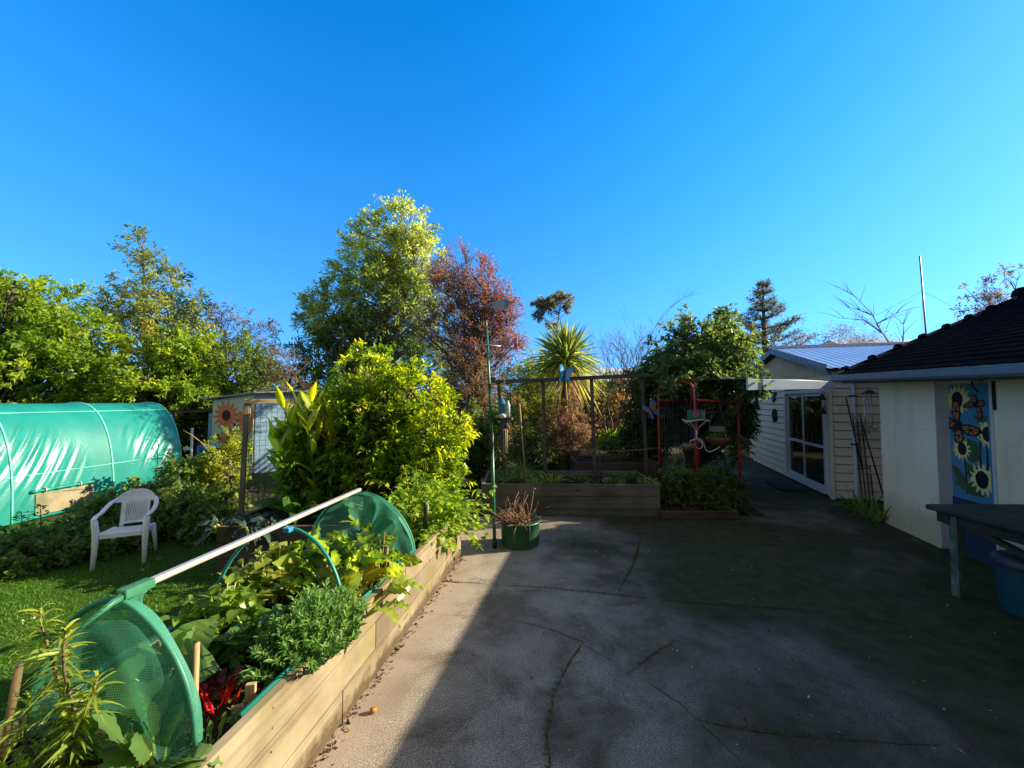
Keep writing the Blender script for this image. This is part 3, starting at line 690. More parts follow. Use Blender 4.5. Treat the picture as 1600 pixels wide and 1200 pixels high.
mb = corrugate(Vector((-.3, .2, gz_(0) - .02)), Vector((-.3, -WN, gz_(0) - .02)), Vector((PKX, -WN, PZK + .09)), Vector((PKX, .2, PZK + .09)), 44, .009)
RA = mb.build('roof', M['metal_roof'], ANX)
mb = corrugate(Vector((LN + .5, .2, gz_(LN) - .02)), Vector((LN + .5, -WN, gz_(LN) - .02)), Vector((PKX, -WN, PZK + .09)), Vector((PKX, .2, PZK + .09)), 44, .009); mb.build('far_slope', M['metal_roof'], RA)
mb = MB(); mb.tube([(PKX, .2, PZK + .1), (PKX, -WN, PZK + .1)], .05, 8); mb.build('ridge_cap', M['metal_roof'], RA)
mb = MB(); mb.bar((-.24, -.1, EZ - .12), (-.24, -WN, EZ - .12), .03, .16); mb.build('fascia', paint('pale_fascia', (.55, .5, .38), None, .6), ANX)
mb = MB(); mb.box((LN / 2, -WN / 2, 1.2), (LN - .06, WN - .06, 2.34)); 
mb.build('inner_wall', paint('inner', (.30, .27, .22), None, .8), ANX) if False else None
# solid core so that the annex is closed (far walls)
mb = MB(); mb.box((LN, -WN / 2, 1.2), (.1, WN, 2.4)); mb.box((LN / 2, -WN, 1.2), (LN, .1, 2.4)); mb.box((LN / 2, -WN / 2, 2.36), (LN, WN, .04)); mb.box((LN / 2, -WN / 2, .02), (LN - .1, WN - .1, .02)); mb.box((dx0 / 2 + .01, -.06, 1.2), (dx0 - .03, .08, 2.3)); mb.box(((dx1 + LN) / 2, -.16, 1.2), (LN - dx1 - .02, .08, 2.3)); mb.box((.06, -WN / 2, 1.2), (.08, WN - .2, 2.3)); mb.box(((dx0 + dx1) / 2, -.06, 2.2), (dx1 - dx0, .08, .26))
mb.build('inner_wall', paint('inner', (.30, .27, .22), None, .8), ANX)
# sliding door
mb = MB()
for x_ in (dx0 + .03, dx1 - .03): mb.box((x_, .0, (dz0 + dz1) / 2), (.07, .09, dz1 - dz0))
mb.box(((dx0 + dx1) / 2, .0, dz1 - .03), (dx1 - dx0 - .13, .09, .07)); mb.box(((dx0 + dx1) / 2, .01, dz0 + .02), (dx1 - dx0 - .13, .11, .08))
SD = mb.build('sliding_door', M['white_frame'], ANX, bevel=.003)
def glassmat():
    k = NT('door_glass'); g = k.n('ShaderNodeBsdfGlossy', Roughness=.01); g.inputs['Color'].default_value = (.9, .95, 1, 1)
    t = k.n('ShaderNodeBsdfTransparent'); t.inputs['Color'].default_value = (.75, .8, .82, 1); lw = k.n('ShaderNodeFresnel', IOR=1.9); mx = k.n('ShaderNodeMixShader')
    k.l(lw, 'Fac', mx, 'Fac'); k.l(t, 'BSDF', mx, 1); k.l(g, 'BSDF', mx, 2); return k.done(mx)
M['glass'] = glassmat()
xm = (dx0 + dx1) / 2
for (a, b, y_) in ((dx0 + .07, xm + .03, .012), (xm - .03, dx1 - .07, -.03)):
    mb = MB()
    for x_ in (a + .025, b - .025): mb.box((x_, y_, (dz0 + dz1) / 2), (.05, .035, dz1 - dz0 - .16))
    for z_ in (dz0 + .1, .92, dz1 - .1): mb.box(((a + b) / 2, y_, z_), (b - a - .1, .033, .055))
    mb.build('door_leaf', M['white_frame'], SD, bevel=.002)
    mb = MB(); mb.box(((a + b) / 2, y_, (dz0 + dz1) / 2), (b - a - .09, .006, dz1 - dz0 - .2)); mb.build('pane', M['glass'], SD)
mb = MB(); mb.grid(lambda u, v: Vector((xm + .35 + .75 * u, -.16 + .03 * math.sin(u * 38), .1 + 1.85 * v)), 60, 1); mb.build('curtain', paint('curtain', (.45, .46, .5), None, .9), ANX)
mb = MB(); mb.box((LN - .3, -.08, 1.55), (.5, .05, .7)); mb.box((LN - .3, -.05, 1.55), (.4, .02, .6), m=1); mb.build('window', [M['white_frame'], M['glass']], ANX)
# downpipe on the front wall
pD = MNi @ PZ(1327, 790); mb = MB(); mb.tube([(-.07, -.32, 2.2), (-.07, -.32, .18), (-.10, -.32, .06), (-.16, -.32, .03)], .034, 12); 
dp = mb.build('downpipe', paint('pipe_white', (.50, .56, .66), (.44, .5, .58), .45), ANX); M['bracket'] = paint('bracket', (.03, .03, .035), None, .5)
for z_ in (1.02, 1.9): mb = MB(); mb.box((-.06, -.32, z_), (.09, .085, .03)); mb.build('bracket', M['bracket'], dp)
# door step / mat
mb = MB(); mb.box((.95, .45, .018), (.9, .5, .024)); tag(mb.build('door_mat', paint('mat_dark', (.018, .02, .02), None, .95, 30), None, bevel=.004), 'dark doormat lying outside the sliding door', 'doormat'); o = bpy.data.objects['door_mat']; o.matrix_world = MN
# ------------------------------------------------------------------ hoop frame over bed A
M['net_green'] = None
def netmat(name, c, dens, scale=420., sheen=.25, thread=.35):
    """woven shade cloth: see-through between threads"""
    k = NT(name); tc = k.n('ShaderNodeTexCoord'); sx = k.n('ShaderNodeSeparateXYZ'); k.l(tc, 'UV' if False else 'Object', sx, 'Vector')
    def stripes(out, sc_):
        a = k.n('ShaderNodeMath', operation='MULTIPLY'); k.l(sx, out, a, 0); a.inputs[1].default_value = sc_
        b = k.n('ShaderNodeMath', operation='FRACT'); k.l(a, 'Value', b, 0); c_ = k.n('ShaderNodeMath', operation='LESS_THAN'); k.l(b, 'Value', c_, 0); c_.inputs[1].default_value = thread; return c_
    s1, s2 = stripes('X', scale), stripes('Z', scale); mx_ = k.n('ShaderNodeMath', operation='MAXIMUM'); k.l(s1, 'Value', mx_, 0); k.l(s2, 'Value', mx_, 1)
    f = k.n('ShaderNodeMapRange'); k.l(mx_, 'Value', f, 'Value'); f.inputs['To Min'].default_value = dens[0]; f.inputs['To Max'].default_value = dens[1]
    n = k.noise(3, 4, .6, k.co()); r = k.ramp([(.35, c), (.7, tuple(x * .65 for x in c))]); k.l(n, 'Fac', r, 'Fac')
    b = k.bsdf(r.outputs['Color'], .4, 0, .5); t = k.n('ShaderNodeBsdfTranslucent'); k.l(r, 'Color', t, 'Color')
    m1 = k.n('ShaderNodeMixShader', Fac=.45); k.l(b, 'BSDF', m1, 1); k.l(t, 'BSDF', m1, 2)
    tr = k.n('ShaderNodeBsdfTransparent'); tr.inputs['Color'].default_value = (.75, .95, .82, 1); m2 = k.n('ShaderNodeMixShader'); k.l(f, 'Result', m2, 'Fac'); k.l(tr, 'BSDF', m2, 1); k.l(m1, 'Shader', m2, 2)
    return k.done(m2)
M['net_green'] = netmat('net_green', (.08, .34, .19), (.36, .86), 120., thread=.42)
M['net_band'] = netmat('net_band', (.10, .42, .28), (.8, .95), 150.)
M['alu'] = paint('aluminium', (.62, .58, .55), (.52, .47, .44), .38, 9, .5, metal=.55)
M['net_far'] = netmat('net_far', (.10, .38, .26), (.5, .85), 150.)
HT = thing('hoop_tunnel', 'green hoop and netting frame with a silver ridge bar standing over the long vegetable bed', 'garden tunnel', PA, angA)
def local(v, Mx=MAa.inverted()): return Mx @ v
ax_ = -WA / 2
HP = [1.0]
def PW(c): return math.copysign(abs(c) ** HP[0], c)
def archpts(yl, zb, rx, rz, n=20, x0=None, lean=0.0):
    x0 = ax_ if x0 is None else x0
    return [Vector((x0 + rx * PW(math.cos(t)), yl + lean * math.sin(t), zb + rz * math.sin(t))) for t in [math.pi * i / n for i in range(n + 1)]]
yA = [local(PZ(303, 1165, .5)).y, local(PZ(542, 975, .5)).y, local(PZ(648, 865, .5)).y]
mb = MB(); mb.tube(archpts(yA[1], .42, .45, .60, 26, ax_, 0.06), .011, 8); mb.build('hoop', M['green_pipe'], HT)
for c_, z_ in (((ax_ + .45, yA[1], .47), .03), ((ax_ - .45, yA[1], .47), .03), ((ax_ + .05, yA[1] + .03, 1.015), .045)): mb = MB(); mb.box(c_, (z_, z_, .03)); mb.build('tape_clip', M['blue_tape'], HT, bevel=.006)
zt = 1.03; ax_ = -.525; HP[0] = 1.3
def end_cover(yl, zb, rx, rz, fall, drape, seed, band, bands):
    rg = np.random.default_rng(seed)
    # semicircular cap cloth + drop skirt below
    mb = MB(); ph = rg.random(6) * 6
    def fn(u, v):
        a = math.pi * (1 - u); rr = v
        x = ax_ + rx * rr * PW(math.cos(a)); z = zb + rz * rr * math.sin(a)
        if v < .999: w = drape * (math.sin(x * 17 + ph[0]) * .5 + math.sin(z * 13 + x * 6 + ph[1]) * .5 + math.sin(x * 31 + z * 22 + ph[2]) * .3) * (1 - v ** 4)
        else: w = 0
        return Vector((x, yl + w, z))
    mb.grid(fn, 40, 14); net = mb.build('end_net', M['net_green'] if bands > 0 else M['net_far'], HT)
    mb = MB(); mb.grid(lambda u, v: Vector((ax_ - rx + 2 * rx * u, yl + drape * (math.sin(u * 21 + ph[3]) * .6 + math.sin(u * 9 + ph[4])) * v, zb - fall * v)), 40, 4); mb.build('skirt', M['net_green'], net)
    # cloth wrapped round the hoop: a band a few cm wide on either side
    mb = MB()
    def fb(u, v):
        a = math.pi * (1 - u); k = 1 + .006 * math.sin(u * 17 + ph[5]) * v
        return Vector((ax_ + rx * k * 1.012 * PW(math.cos(a)), yl + bands * band * v * (1 + .15 * math.sin(u * 23 + ph[1])), zb + rz * k * 1.012 * math.sin(a)))
    mb.grid(fb, 48, 4); mb.tube([p + Vector((0, 0, 0)) for p in archpts(yl, zb, rx * 1.012, rz * 1.012, 40)], .010, 8); mb.build('wrap', M['net_band'], net)
    mb = MB(); mb.tube(archpts(yl, zb, rx, rz, 26), .007, 8); mb.build('hoop', M['green_pipe'], HT)
    return net
end_cover(yA[0], .5, .385, .51, .12, .024, 1, .03, 1)
ax_ = -.535; HP[0] = 1.1
end_cover(yA[2], 0.46, .485, .53, .0, .045, 2, .05, -1)
# loose gathers of cloth on the far cap
mb = MB(); rg = np.random.default_rng(5)
for i in range(3):
    a0 = rg.uniform(.5, 1.3)
    mb.grid(lambda u, v, a0=a0, i=i: Vector((ax_ + .475 * (1.0 - .62 * v * (1 - u * .6)) * math.cos(a0 - .45 + u * .8), yA[2] - .02 - .03 * i - .05 * v * math.sin(u * 9 + i), .46 + .56 * (1 - .55 * v * (1 - u * .5)) * math.sin(a0 - .45 + u * .8))), 14, 8)
mb.build('gathered_net', M['net_far'], HT)
p0b, p1b = local(PZ(176, 945, 1.045)), local(PZ(548, 773, 1.03))
mb = MB(); b0, b1 = Vector((-.48, yA[0] - .01, 1.04)), Vector((-.515, yA[2] - .08, 1.045)); mb.bar(b0, b1, .035, .026); mb.build('ridge_bar', M['alu'], HT, bevel=.006)
# cloth pulled round the bar end and tied down to the hoop
mb = MB(); mb.box((-.479, yA[0] + .045, 1.04), (.047, .11, .035)); mb.tube([(-.474, yA[0] - .14, .985), (-.476, yA[0] - .05, 1.022), (-.478, yA[0], 1.032)], [.006, .013, .016], 10)
mb.grid(lambda u, v: Vector((-.478 + .30 * (u - .5) * v + .02 * (1 - v) * math.cos(u * 3), yA[0] + .10 * (1 - v) * (1 - abs(2 * u - 1)) - .0 + .02, 1.025 - .05 * v - .10 * v * (2 * u - 1) ** 2)), 14, 6); mb.build('bar_wrap', M['net_green'], HT)
mb = MB(); mb.tube([(-.052, -LA + .9, HA + .004), (-.05, -2.2, HA + .007), (-.052, yA[2], HA + .004)], .011, 8); mb.build('base_pipe', M['green_pipe'], HT)
mb = MB(); mb.tube([(-WA + .055, -LA + .9, HA + .004), (-WA + .05, -2.2, HA + .007), (-WA + .052, yA[2], HA + .004)], .011, 8); mb.build('base_pipe', M['green_pipe'], HT)
mb = MB(); mb.tube([(-.07, yA[2] - .28, .44), (-.072, yA[2] - .28, .60)], .009, 6); mb.build('peg', M['green_pipe'], HT)
# bamboo / wooden stakes in bed A
M['cane'] = paint('cane', (.42, .25, .12), (.34, .20, .09), .6, 14, stretch=(3, 3, .5))
for (px, py, z0, h, r, rx_, lab) in ((302, 1158, .44, .36, .012, (-.03, .04), 'round tan stake standing beside the red chard'), (4, 1190, .45, .34, .013, (.02, .02), 'tan stake at the far left end behind the lily stems')):
    p = PZ(px, py, z0); mb = MB(); mb.tube([(0, 0, 0), (rx_[0] * .5, rx_[1] * .5, h * .5), (rx_[0], rx_[1], h)], [r, r, r * .95], 10)
    o = mb.build('garden_stake', M['cane']); o.location = p; tag(o, lab, 'stake', 'wooden stakes in the beds')
p = A(-.06, -.86, .45); mb = MB(); mb.box((0, 0, .24), (.035, .035, .5)); st = thing('garden_stake', 'square grey stake with a knotted rag, rising through the leafy trailing plant', 'stake', PZ(664, 855, .4), .1, 'wooden stakes in the beds')
mb.build('post', M['wood_post'], st, bevel=.003)
mb = MB(); 
for i in range(5): mb.tube([(.0, -.02, .44), (.012 + .004 * i, -.03, .41), (.02 + .008 * math.sin(i * 2), -.03 - .004 * i, .33 - .02 * i)], [.007, .006, .003], 5)
mb.tube([(.022 * math.cos(t), .022 * math.sin(t), .44) for t in [i * math.pi / 4 for i in range(8)]], .006, 5, closed=True); mb.build('rag', paint('rag', (.5, .46, .38), None, .9), st)
p = PZ(391, 1108, .45); mb = MB(); mb.box((0, 0, .05), (.04, .02, .12), Matrix.Rotation(.2, 3, 'Z')); mb.box((-.03, -.04, .02), (.045, .02, .05), Matrix.Rotation(.5, 3, 'Z')); o = mb.build('marker_block', M['wood_new'], None, bevel=.002); o.location = p; tag(o, 'small sawn wooden marker block stuck in the soil by the red chard', 'plant marker')
# ------------------------------------------------------------------ polytunnel
S0 = Vector((-7.36, 5.7, 0)); AXT = Vector((.1, .995, 0)).normalized(); angT = math.atan2(AXT.y, AXT.x) - math.pi / 2
TUN = thing('polytunnel', 'long green plastic polytunnel with pale hoops and a mesh vent in its side', 'polytunnel', S0, angT)
TW, THt = .86, 1.77; TY0, TY1 = -3.2, 2.9
def tpt(a, y, off=0.0):
    c, s_ = math.cos(a), math.sin(a); sg = 1 if c >= 0 else -1
    return Vector((-TW + (TW + off) * sg * abs(c) ** .82, y, (THt + off) * max(s_, 0) ** .86))
def filmmat():
    k = NT('green_film'); co = k.co(); n = k.noise(2.2, 5, .6, co); n2 = k.noise(34, 3, .6, co, .3)
    r = k.ramp([(.35, (.020, .37, .31)), (.7, (.013, .29, .24))]); k.l(n, 'Fac', r, 'Fac')
    b = k.bsdf(r.outputs['Color'], .33, 0, 1.0, n2.outputs['Fac'], .25, .01)
    hs = k.n('ShaderNodeHueSaturation', Value=1.7, Saturation=1); k.l(r, 'Color', hs, 'Color')
    t = k.n('ShaderNodeBsdfTranslucent'); k.l(hs, 'Color', t, 'Color'); m1 = k.n('ShaderNodeMixShader', Fac=.42); k.l(b, 'BSDF', m1, 1); k.l(t, 'BSDF', m1, 2)
    tr = k.n('ShaderNodeBsdfTransparent'); tr.inputs['Color'].default_value = (.25, .8, .65, 1); m2 = k.n('ShaderNodeMixShader', Fac=.88); k.l(tr, 'BSDF', m2, 1); k.l(m1, 'Shader', m2, 2)
    return k.done(m2)
M['film'] = filmmat()
hoops = [-2.5, -1.15, .2, 1.55, TY1 - .02]
def cover(u, v):
    a = math.pi * u; y = TY0 + (TY1 - TY0) * v
    near = min(abs(y - h) for h in hoops); sag = min(near / .9, 1)
    s_ = 1 - abs(2 * u - 1)
    ph = a * 12.5 - y * 15 + 1.1 * math.sin(y * 1.7 + a * 2) + .8 * math.sin(a * 4.1 - y * 3.3)
    side = math.exp(-((min(a, math.pi - a) - .55) / .42) ** 2)
    amp = side * sag ** .5 * max(0, .45 + .55 * math.sin(y * 2.3 + a * 1.5 + .6))
    w = .023 * amp * ((1 - abs(math.sin(ph * .5))) ** 2 * 2 + .8 * math.sin(ph * 2.2 + math.sin(y * 5)) + .45 * math.sin(ph * 4.1 + a * 9)) + .010 * sag * math.sin(y * 4.1 - a * 5) - .02 * sag
    return tpt(a, y, w)
mb = MB(); mb.grid(cover, 150, 460); mb.build('cover', M['film'], TUN)
mb = MB(); mb.grid(lambda u, v: Vector((tpt(math.pi * u, 0).x * v + -TW * (1 - v), TY1 + .005 + .015 * math.sin(u * 22) * (1 - v), tpt(math.pi * u, 0).z * v + .4 * (1 - v))), 40, 6); mb.build('end_wall', M['film'], TUN)
M['hoop_pale'] = paint('hoop_pale', (.16, .62, .50), None, .4)
for h in hoops:
    mb = MB(); mb.tube([tpt(math.pi * i / 40, h, .006) for i in range(41)], .013, 6); mb.build('hoop', M['hoop_pale'], TUN)
for a in (1.12, .33, 2.02):
    mb = MB(); mb.tube([tpt(a, TY0 + (TY1 - .02 - TY0) * i / 30, .002) for i in range(31)], .007, 6); mb.build('purlin', M['hoop_pale'], TUN)
mb = MB(); mb.grid(lambda u, v: tpt(.015 + .15 * v, .46 + .78 * u, .016), 20, 6)
def ventmat():
    k = NT('vent_mesh'); n = k.noise(3, 4, .6, k.co()); r = k.ramp([(.4, (.24, .21, .13)), (.65, (.13, .13, .07))]); k.l(n, 'Fac', r, 'Fac'); return k.done(k.bsdf(r.outputs['Color'], .7, 0, .2, k.noise(140, 2, .5, k.co()).outputs['Fac'], .6, .004))
VENT = mb.build('vent', ventmat(), TUN)
mb = MB(); mb.tube([tpt(.185, .40 + .92 * i / 16, .03 + .008 * math.sin(i * 1.9)) for i in range(17)], [.022 + .006 * math.sin(i * 2.3) for i in range(17)], 10); mb.build('rolled_flap', M['film'], VENT)
M['pale_rope'] = paint('pale_rope', (.55, .55, .45), None, .8)
for yy in (.56, 1.02): mb = MB(); mb.tube([tpt(.185, yy, .03) + Vector((.034 * math.cos(t), 0, .034 * math.sin(t))) for t in [i * math.pi / 5 for i in range(10)]], .008, 5, closed=True); mb.build('tie', M['pale_rope'], VENT)
mb = MB(); mb.tube([tpt(.15, .8 + .5 * i / 12, .02) - Vector((0, 0, .06 * i / 12)) for i in range(13)], .005, 5); mb.build('frame_wire', paint('dark_wire', (.02, .05, .04), None, .5), VENT)
# ------------------------------------------------------------------ white plastic chair
fl, fr, rl = PZ(147, 892), PZ(222, 879), PZ(175, 875)
CH = thing('plastic_chair', 'white moulded plastic armchair standing alone on the lawn', 'chair', (fl + fr) / 2 + Vector((-.10, .19, -.008)), math.atan2(.17, .33) - .02)
CH.scale = (.78, .80, .86)
M['plastic_white'] = paint('plastic_white', (.82, .80, .77), (.62, .60, .55), .42, 7, .45, lo=.45, hi=.75)
SW, SD_ = .25, .21
mb = MB()
def seatf(u, v): return Vector(((u - .5) * 2 * (SW - .02 * v), -SD_ + v * SD_ * 2, .415 - .022 * math.sin(math.pi * u) * (.4 + .6 * v) - .02 * v + (.012 if v > .12 else -.02 * (1 - v / .12))))
mb.grid(seatf, 14, 14); mb.bar((-SW + .03, -SD_ - .004, .395), (SW - .03, -SD_ - .004, .395), .02, .055); mb.bar((-SW, -SD_, .39), (-SW + .02, SD_, .37), .018, .05); mb.bar((SW, -SD_, .39), (SW - .02, SD_, .37), .018, .05); mb.bar((-SW + .03, SD_, .37), (SW - .03, SD_, .37), .018, .05)
mb.build('seat', M['plastic_white'], CH, bevel=.004, solid=.008)
for sx in (-1, 1):
    mb = MB(); mb.tube([(sx * (SW + .022), -SD_ - .03, 0), (sx * (SW + .016), -SD_ - .012, .25), (sx * (SW + .015), -SD_ - .0, .42), (sx * (SW + .03), -SD_ - .02, .60)], [.026, .034, .042, .036], 6); mb.build('leg', M['plastic_white'], CH)
    mb = MB(); mb.tube([(sx * (SW + .0), SD_ + .09, 0), (sx * (SW - .015), SD_ + .04, .22), (sx * (SW - .03), SD_ + .0, .40)], [.022, .028, .034], 6); mb.build('leg', M['plastic_white'], CH)
    mb = MB(); ar = [(sx * (SW + .035), -SD_ - .04, .615), (sx * (SW + .05), -SD_ + .08, .635), (sx * (SW + .045), -.02, .645), (sx * (SW + .035), .10, .69), (sx * (SW + .005), .2, .745), (sx * (SW - .03), .255, .765)]
    for p, q in zip(ar, ar[1:]): mb.bar(p, q, .055, .022)
    mb.build('armrest', M['plastic_white'], CH, bevel=.006)
mb = MB()
def backp(u, z):       # u -1..1 across the curved back
    return Vector((u * (.275 - .02 * (.9 - z)), .30 - .13 * abs(u) ** 2.4 + (z - .42) * .22 - .05, z))
def topz(u): return .875 - .15 * abs(u) ** 2.6
def shellz(u): return .70 - .0 * u + .035 * abs(u) ** 2
mb.grid(lambda a, b: backp(2 * a - 1, shellz(2 * a - 1) + (topz(2 * a - 1) - shellz(2 * a - 1)) * b) + Vector((0, .015 * math.sin(math.pi * b), 0)), 24, 6)
for s_ in (-1, 1): mb.grid(lambda a, b: backp(s_ * (.46 + .16 * a), .40 + .34 * b), 3, 6)
n = 13
for i in range(n):
    u0 = -.46 + .92 * i / n; mb.grid(lambda a, b: backp(u0 + .048 * a, .44 + .30 * b), 1, 6)
mb.grid(lambda a, b: backp(-.5 + 1.0 * a, .43 + .035 * b), 10, 1)
mb.build('backrest', M['plastic_white'], CH, solid=.009)
# ------------------------------------------------------------------ netted wooden frame in bed B
f0 = PY(384, 700, 5.2); fd = Vector((.93, .36, 0)).normalized()
M['wood_tan'] = wood('wood_tan', (.30, .25, .19), (.24, .20, .15), (.13, .105, .08), 'Z', .8, 22)
TR = thing('trellis_frame', 'square timber frame with black net standing left of the golden bush', 'trellis', (f0.x, f0.y, 0), math.atan2(fd.y, fd.x))
def frame_post(nm, a, b, w, mat, par): mb = MB(); mb.bar(a, b, w, w, (0, 1, 0)); return mb.build(nm, mat, par, bevel=.003)
frame_post('post', (-.04, 0, -.01), (0.0, 0, 1.78), .055, M['wood_tan'], TR); frame_post('post', (.80, 0, -.01), (.80, 0, 1.78), .055, M['wood_tan'], TR)
mb = MB(); mb.bar((-.02, -.012, 1.80), (.84, -.012, 1.80), .06, .06); mb.build('top_rail', wood('wood_new_sunlit_x', (.80, .60, .34), (.72, .54, .30), (.55, .38, .2), 'X', .7, 22), TR, bevel=.003)  # pale new timber, its colour brightened to look sunlit
mb = MB(); mb.bar((.033, -.006, 1.35), (.033, -.006, 1.77), .022, .03, (0, 1, 0)); mb.build('batten', M['wood_new'], TR)
M['net_black'] = paint('net_black', (.015, .016, .018), None, .7)
def wirenet(name, parent, x0, x1, z0, z1, st, r, mat, y=0.0, jig=.006, seed=1, y1=None):
    rg = random.Random(seed); mb = MB(); nx, nz = int((x1 - x0) / st), int((z1 - z0) / st)
    J = [[(rg.uniform(-jig, jig), rg.uniform(-jig, jig)) for _ in range(nz + 1)] for _ in range(nx + 1)]
    P = lambda i, j: Vector((x0 + (x1 - x0) * i / nx + J[i][j][0], y + .01 * math.sin(i * .8 + j * .6), z0 + (z1 - z0) * j / nz + J[i][j][1]))
    for i in range(nx + 1): mb.tube([P(i, j) for j in range(nz + 1)], r, 3, False)
    for j in range(nz + 1): mb.tube([P(i, j) for i in range(nx + 1)], r, 3, False)
    return mb.build(name, mat, parent)
wirenet('net', TR, .03, .78, .30, 1.77, .06, .0022, M['net_black'], .02)
# ------------------------------------------------------------------ netted frame over bed C
yF = 7.35; L0 = PY(778, 597, yF); L1 = PY(1010, 586, yF)
FR = thing('netting_frame', 'dark timber frame of four posts with fine net over the back bed', 'trellis', (L0.x, yF, 0), 0)
topz_ = lambda x: L0.z + (L1.z - L0.z) * x / (L1.x - L0.x)
wF = L1.x - L0.x
M['wood_rail'] = wood('wood_rail', (.16, .135, .11), (.11, .095, .08), (.06, .05, .042), 'X', .85, 20)
mb = MB(); mb.bar((-.06, 0, L0.z), (wF + .06, 0, L1.z), .045, .07); mb.build('top_rail', M['wood_rail'], FR, bevel=.004)
for px, dx in ((779, .12), (849, .03), (925, .05), (1004, .07)):
    x = PY(px, 600, yF).x - L0.x; mb = MB(); mb.bar((x, .045, topz_(x) - .02), (x + dx, .03, .36), .06, .045, (0, 1, 0)); mb.build('post', M['wood_post'], FR, bevel=.003)
M['net_fine'] = paint('net_fine', (.10, .10, .10), None, .7)
wirenet('net', FR, .05, wF - .05, .75, 2.2, .075, .0016, M['net_fine'], .02, .012, 3)
x = PY(938, 640, 6.5).x - L0.x
mb = MB(); mb.tube([(x, -.85, .42), (x - .02, -.86, 1.0)], .012, 6); mb.build('iron_stake', paint('rust', (.09, .04, .03), (.05, .025, .02), .8), FR)
mb = MB(); mb.tube([(.9, -.35, .98), (1.6, -.37, .945), (2.2, -.4, .93), (2.85, -.38, .99)], .004, 5); mb.build('string_line', M['cane'], FR)
# canes tied along the left part
mb = MB(); mb.tube([(PY(812, 630, 7).x - L0.x, -.3, 1.75), (PY(822, 755, 6.6).x - L0.x, -.75, .42)], .012, 6); mb.build('cane', M['cane'], FR)
# butterfly ornament & blue bird on the frame
M['orn_blue'] = paint('orn_blue', (.03, .22, .50), (.02, .13, .36), .4, 20); M['orn_orange'] = paint('orn_orange', (.30, .13, .05), (.2, .08, .03), .5, 20)
q = PY(882, 585, yF - .06); OB = thing('butterfly_ornament', 'blue metal butterfly perched on the top rail of the netting frame', 'garden ornament', q, .2, 'butterfly ornaments')
def orn(OB, m1, m2, s, tilt):
    rot = Matrix.Rotation(tilt, 3, 'Y')
    for sg in (1, -1):
        mb = MB(); pts = [(0, -.2), (.25, -.75), (.6, -.85), (.75, -.5), (.55, -.05), (.95, .35), (1.0, .85), (.7, 1.0), (.3, .7), (0, .2)]
        vs = [rot @ Vector((sg * x * s * .8, -abs(x) * s * .45, z * s)) for x, z in pts]; vs2 = [v + Vector((0, .006, 0)) for v in vs]; k = len(pts)
        mb.add(vs + vs2, [tuple(range(k)), tuple(range(2 * k - 1, k - 1, -1))] + [(i, (i + 1) % k, k + (i + 1) % k, k + i) for i in range(k)], 0)
        c = [rot @ Vector((sg * x * s * .8, -abs(x) * s * .45 - .004, z * s)) for x, z in shrink(pts, .68)]; mb.add(c + [v + Vector((0, .003, 0)) for v in c], [tuple(range(k)), tuple(range(2 * k - 1, k - 1, -1))] + [(i, (i + 1) % k, k + (i + 1) % k, k + i) for i in range(k)], 1)
        mb.build('wing', [m1, m2], OB)
    mb = MB(); mb.tube([rot @ Vector((0, -.01, -.5 * s)), rot @ Vector((0, -.012, 0)), rot @ Vector((0, -.01, .45 * s))], [.006, .012, .007], 8); mb.build('body', M['mural_dark'], OB)
orn(OB, M['orn_blue'], paint('orn_sky', (.10, .42, .68), None, .4), .17, .2)
q = PY(1017, 641, 7.3); OB2 = thing('butterfly_ornament', 'large orange and blue butterfly on the post beside the red arch', 'garden ornament', q, .1, 'butterfly ornaments')
orn(OB2, M['orn_blue'], M['orn_orange'], .17, -.6)
# ------------------------------------------------------------------ red arch
M['red'] = paint('red_paint', (.46, .035, .024), (.33, .024, .016), .4, 12, .5)
ARp = dict(A=(2.95, 8.0), D=(3.25, 7.06), B=(3.88, 8.29), C=(4.18, 7.35))
AR = thing('garden_arch', 'red tubular garden arch with wire mesh sides, overgrown by the white flowering shrub', 'arch', (3.5, 7.6, 0), 0)
loc = lambda k, z: Vector((ARp[k][0] - 3.5, ARp[k][1] - 7.6, z))
ht = 1.98
for a, b in (('A', 'D'), ('B', 'C')):
    P0, P1 = loc(a, 0), loc(b, 0); pts = [loc(a, .0), loc(a, 1.0), loc(a, 1.85)]
    for t in np.linspace(.0, 1, 9)[1:-1]: 
        ang = math.pi * (1 - t); pts.append((P0 + P1) / 2 + (P1 - P0) * (-.5 * np.sign(math.cos(ang)) * -abs(math.cos(ang)) ** .55) * 1.0 * (1 if True else 1) + Vector((0, 0, 1.88 + .28 * math.sin(ang) ** .6)))
    # order from P0 to P1
    mid = pts[3:]; mid = sorted(mid, key=lambda v: (v - P0).dot(P1 - P0)); pts = pts[:3] + mid + [loc(b, 1.85), loc(b, 1.0), loc(b, .0)]
    mb = MB(); mb.tube(pts, .024, 10); mb.build('hoop', M['red'], AR)
M['wire_grey'] = paint('wire_grey', (.26, .30, .33), None, .5, metal=.4)
for a, b in (('A', 'B'), ('D', 'C')):
    P0, P1 = loc(a, 0), loc(b, 0)
    for z in (1.83, .35): mb = MB(); mb.tube([P0 + Vector((0, 0, z)), P1 + Vector((0, 0, z - .06))], .02, 8); mb.build('cross_bar', M['red'], AR)
    if a == 'D': continue
    mb = MB(); n = 14
    for i in range(n + 1):
        q = P0.lerp(P1, i / n); mb.tube([q + Vector((0, 0, .3)), q + Vector((0, 0, 1.8))], .0035, 4, False)
    for j in range(11): z = .35 + j * .145; mb.tube([P0 + Vector((0, 0, z)), P1 + Vector((0, 0, z))], .003, 4, False)
    mb.build('wire_mesh', M['wire_grey'], AR)
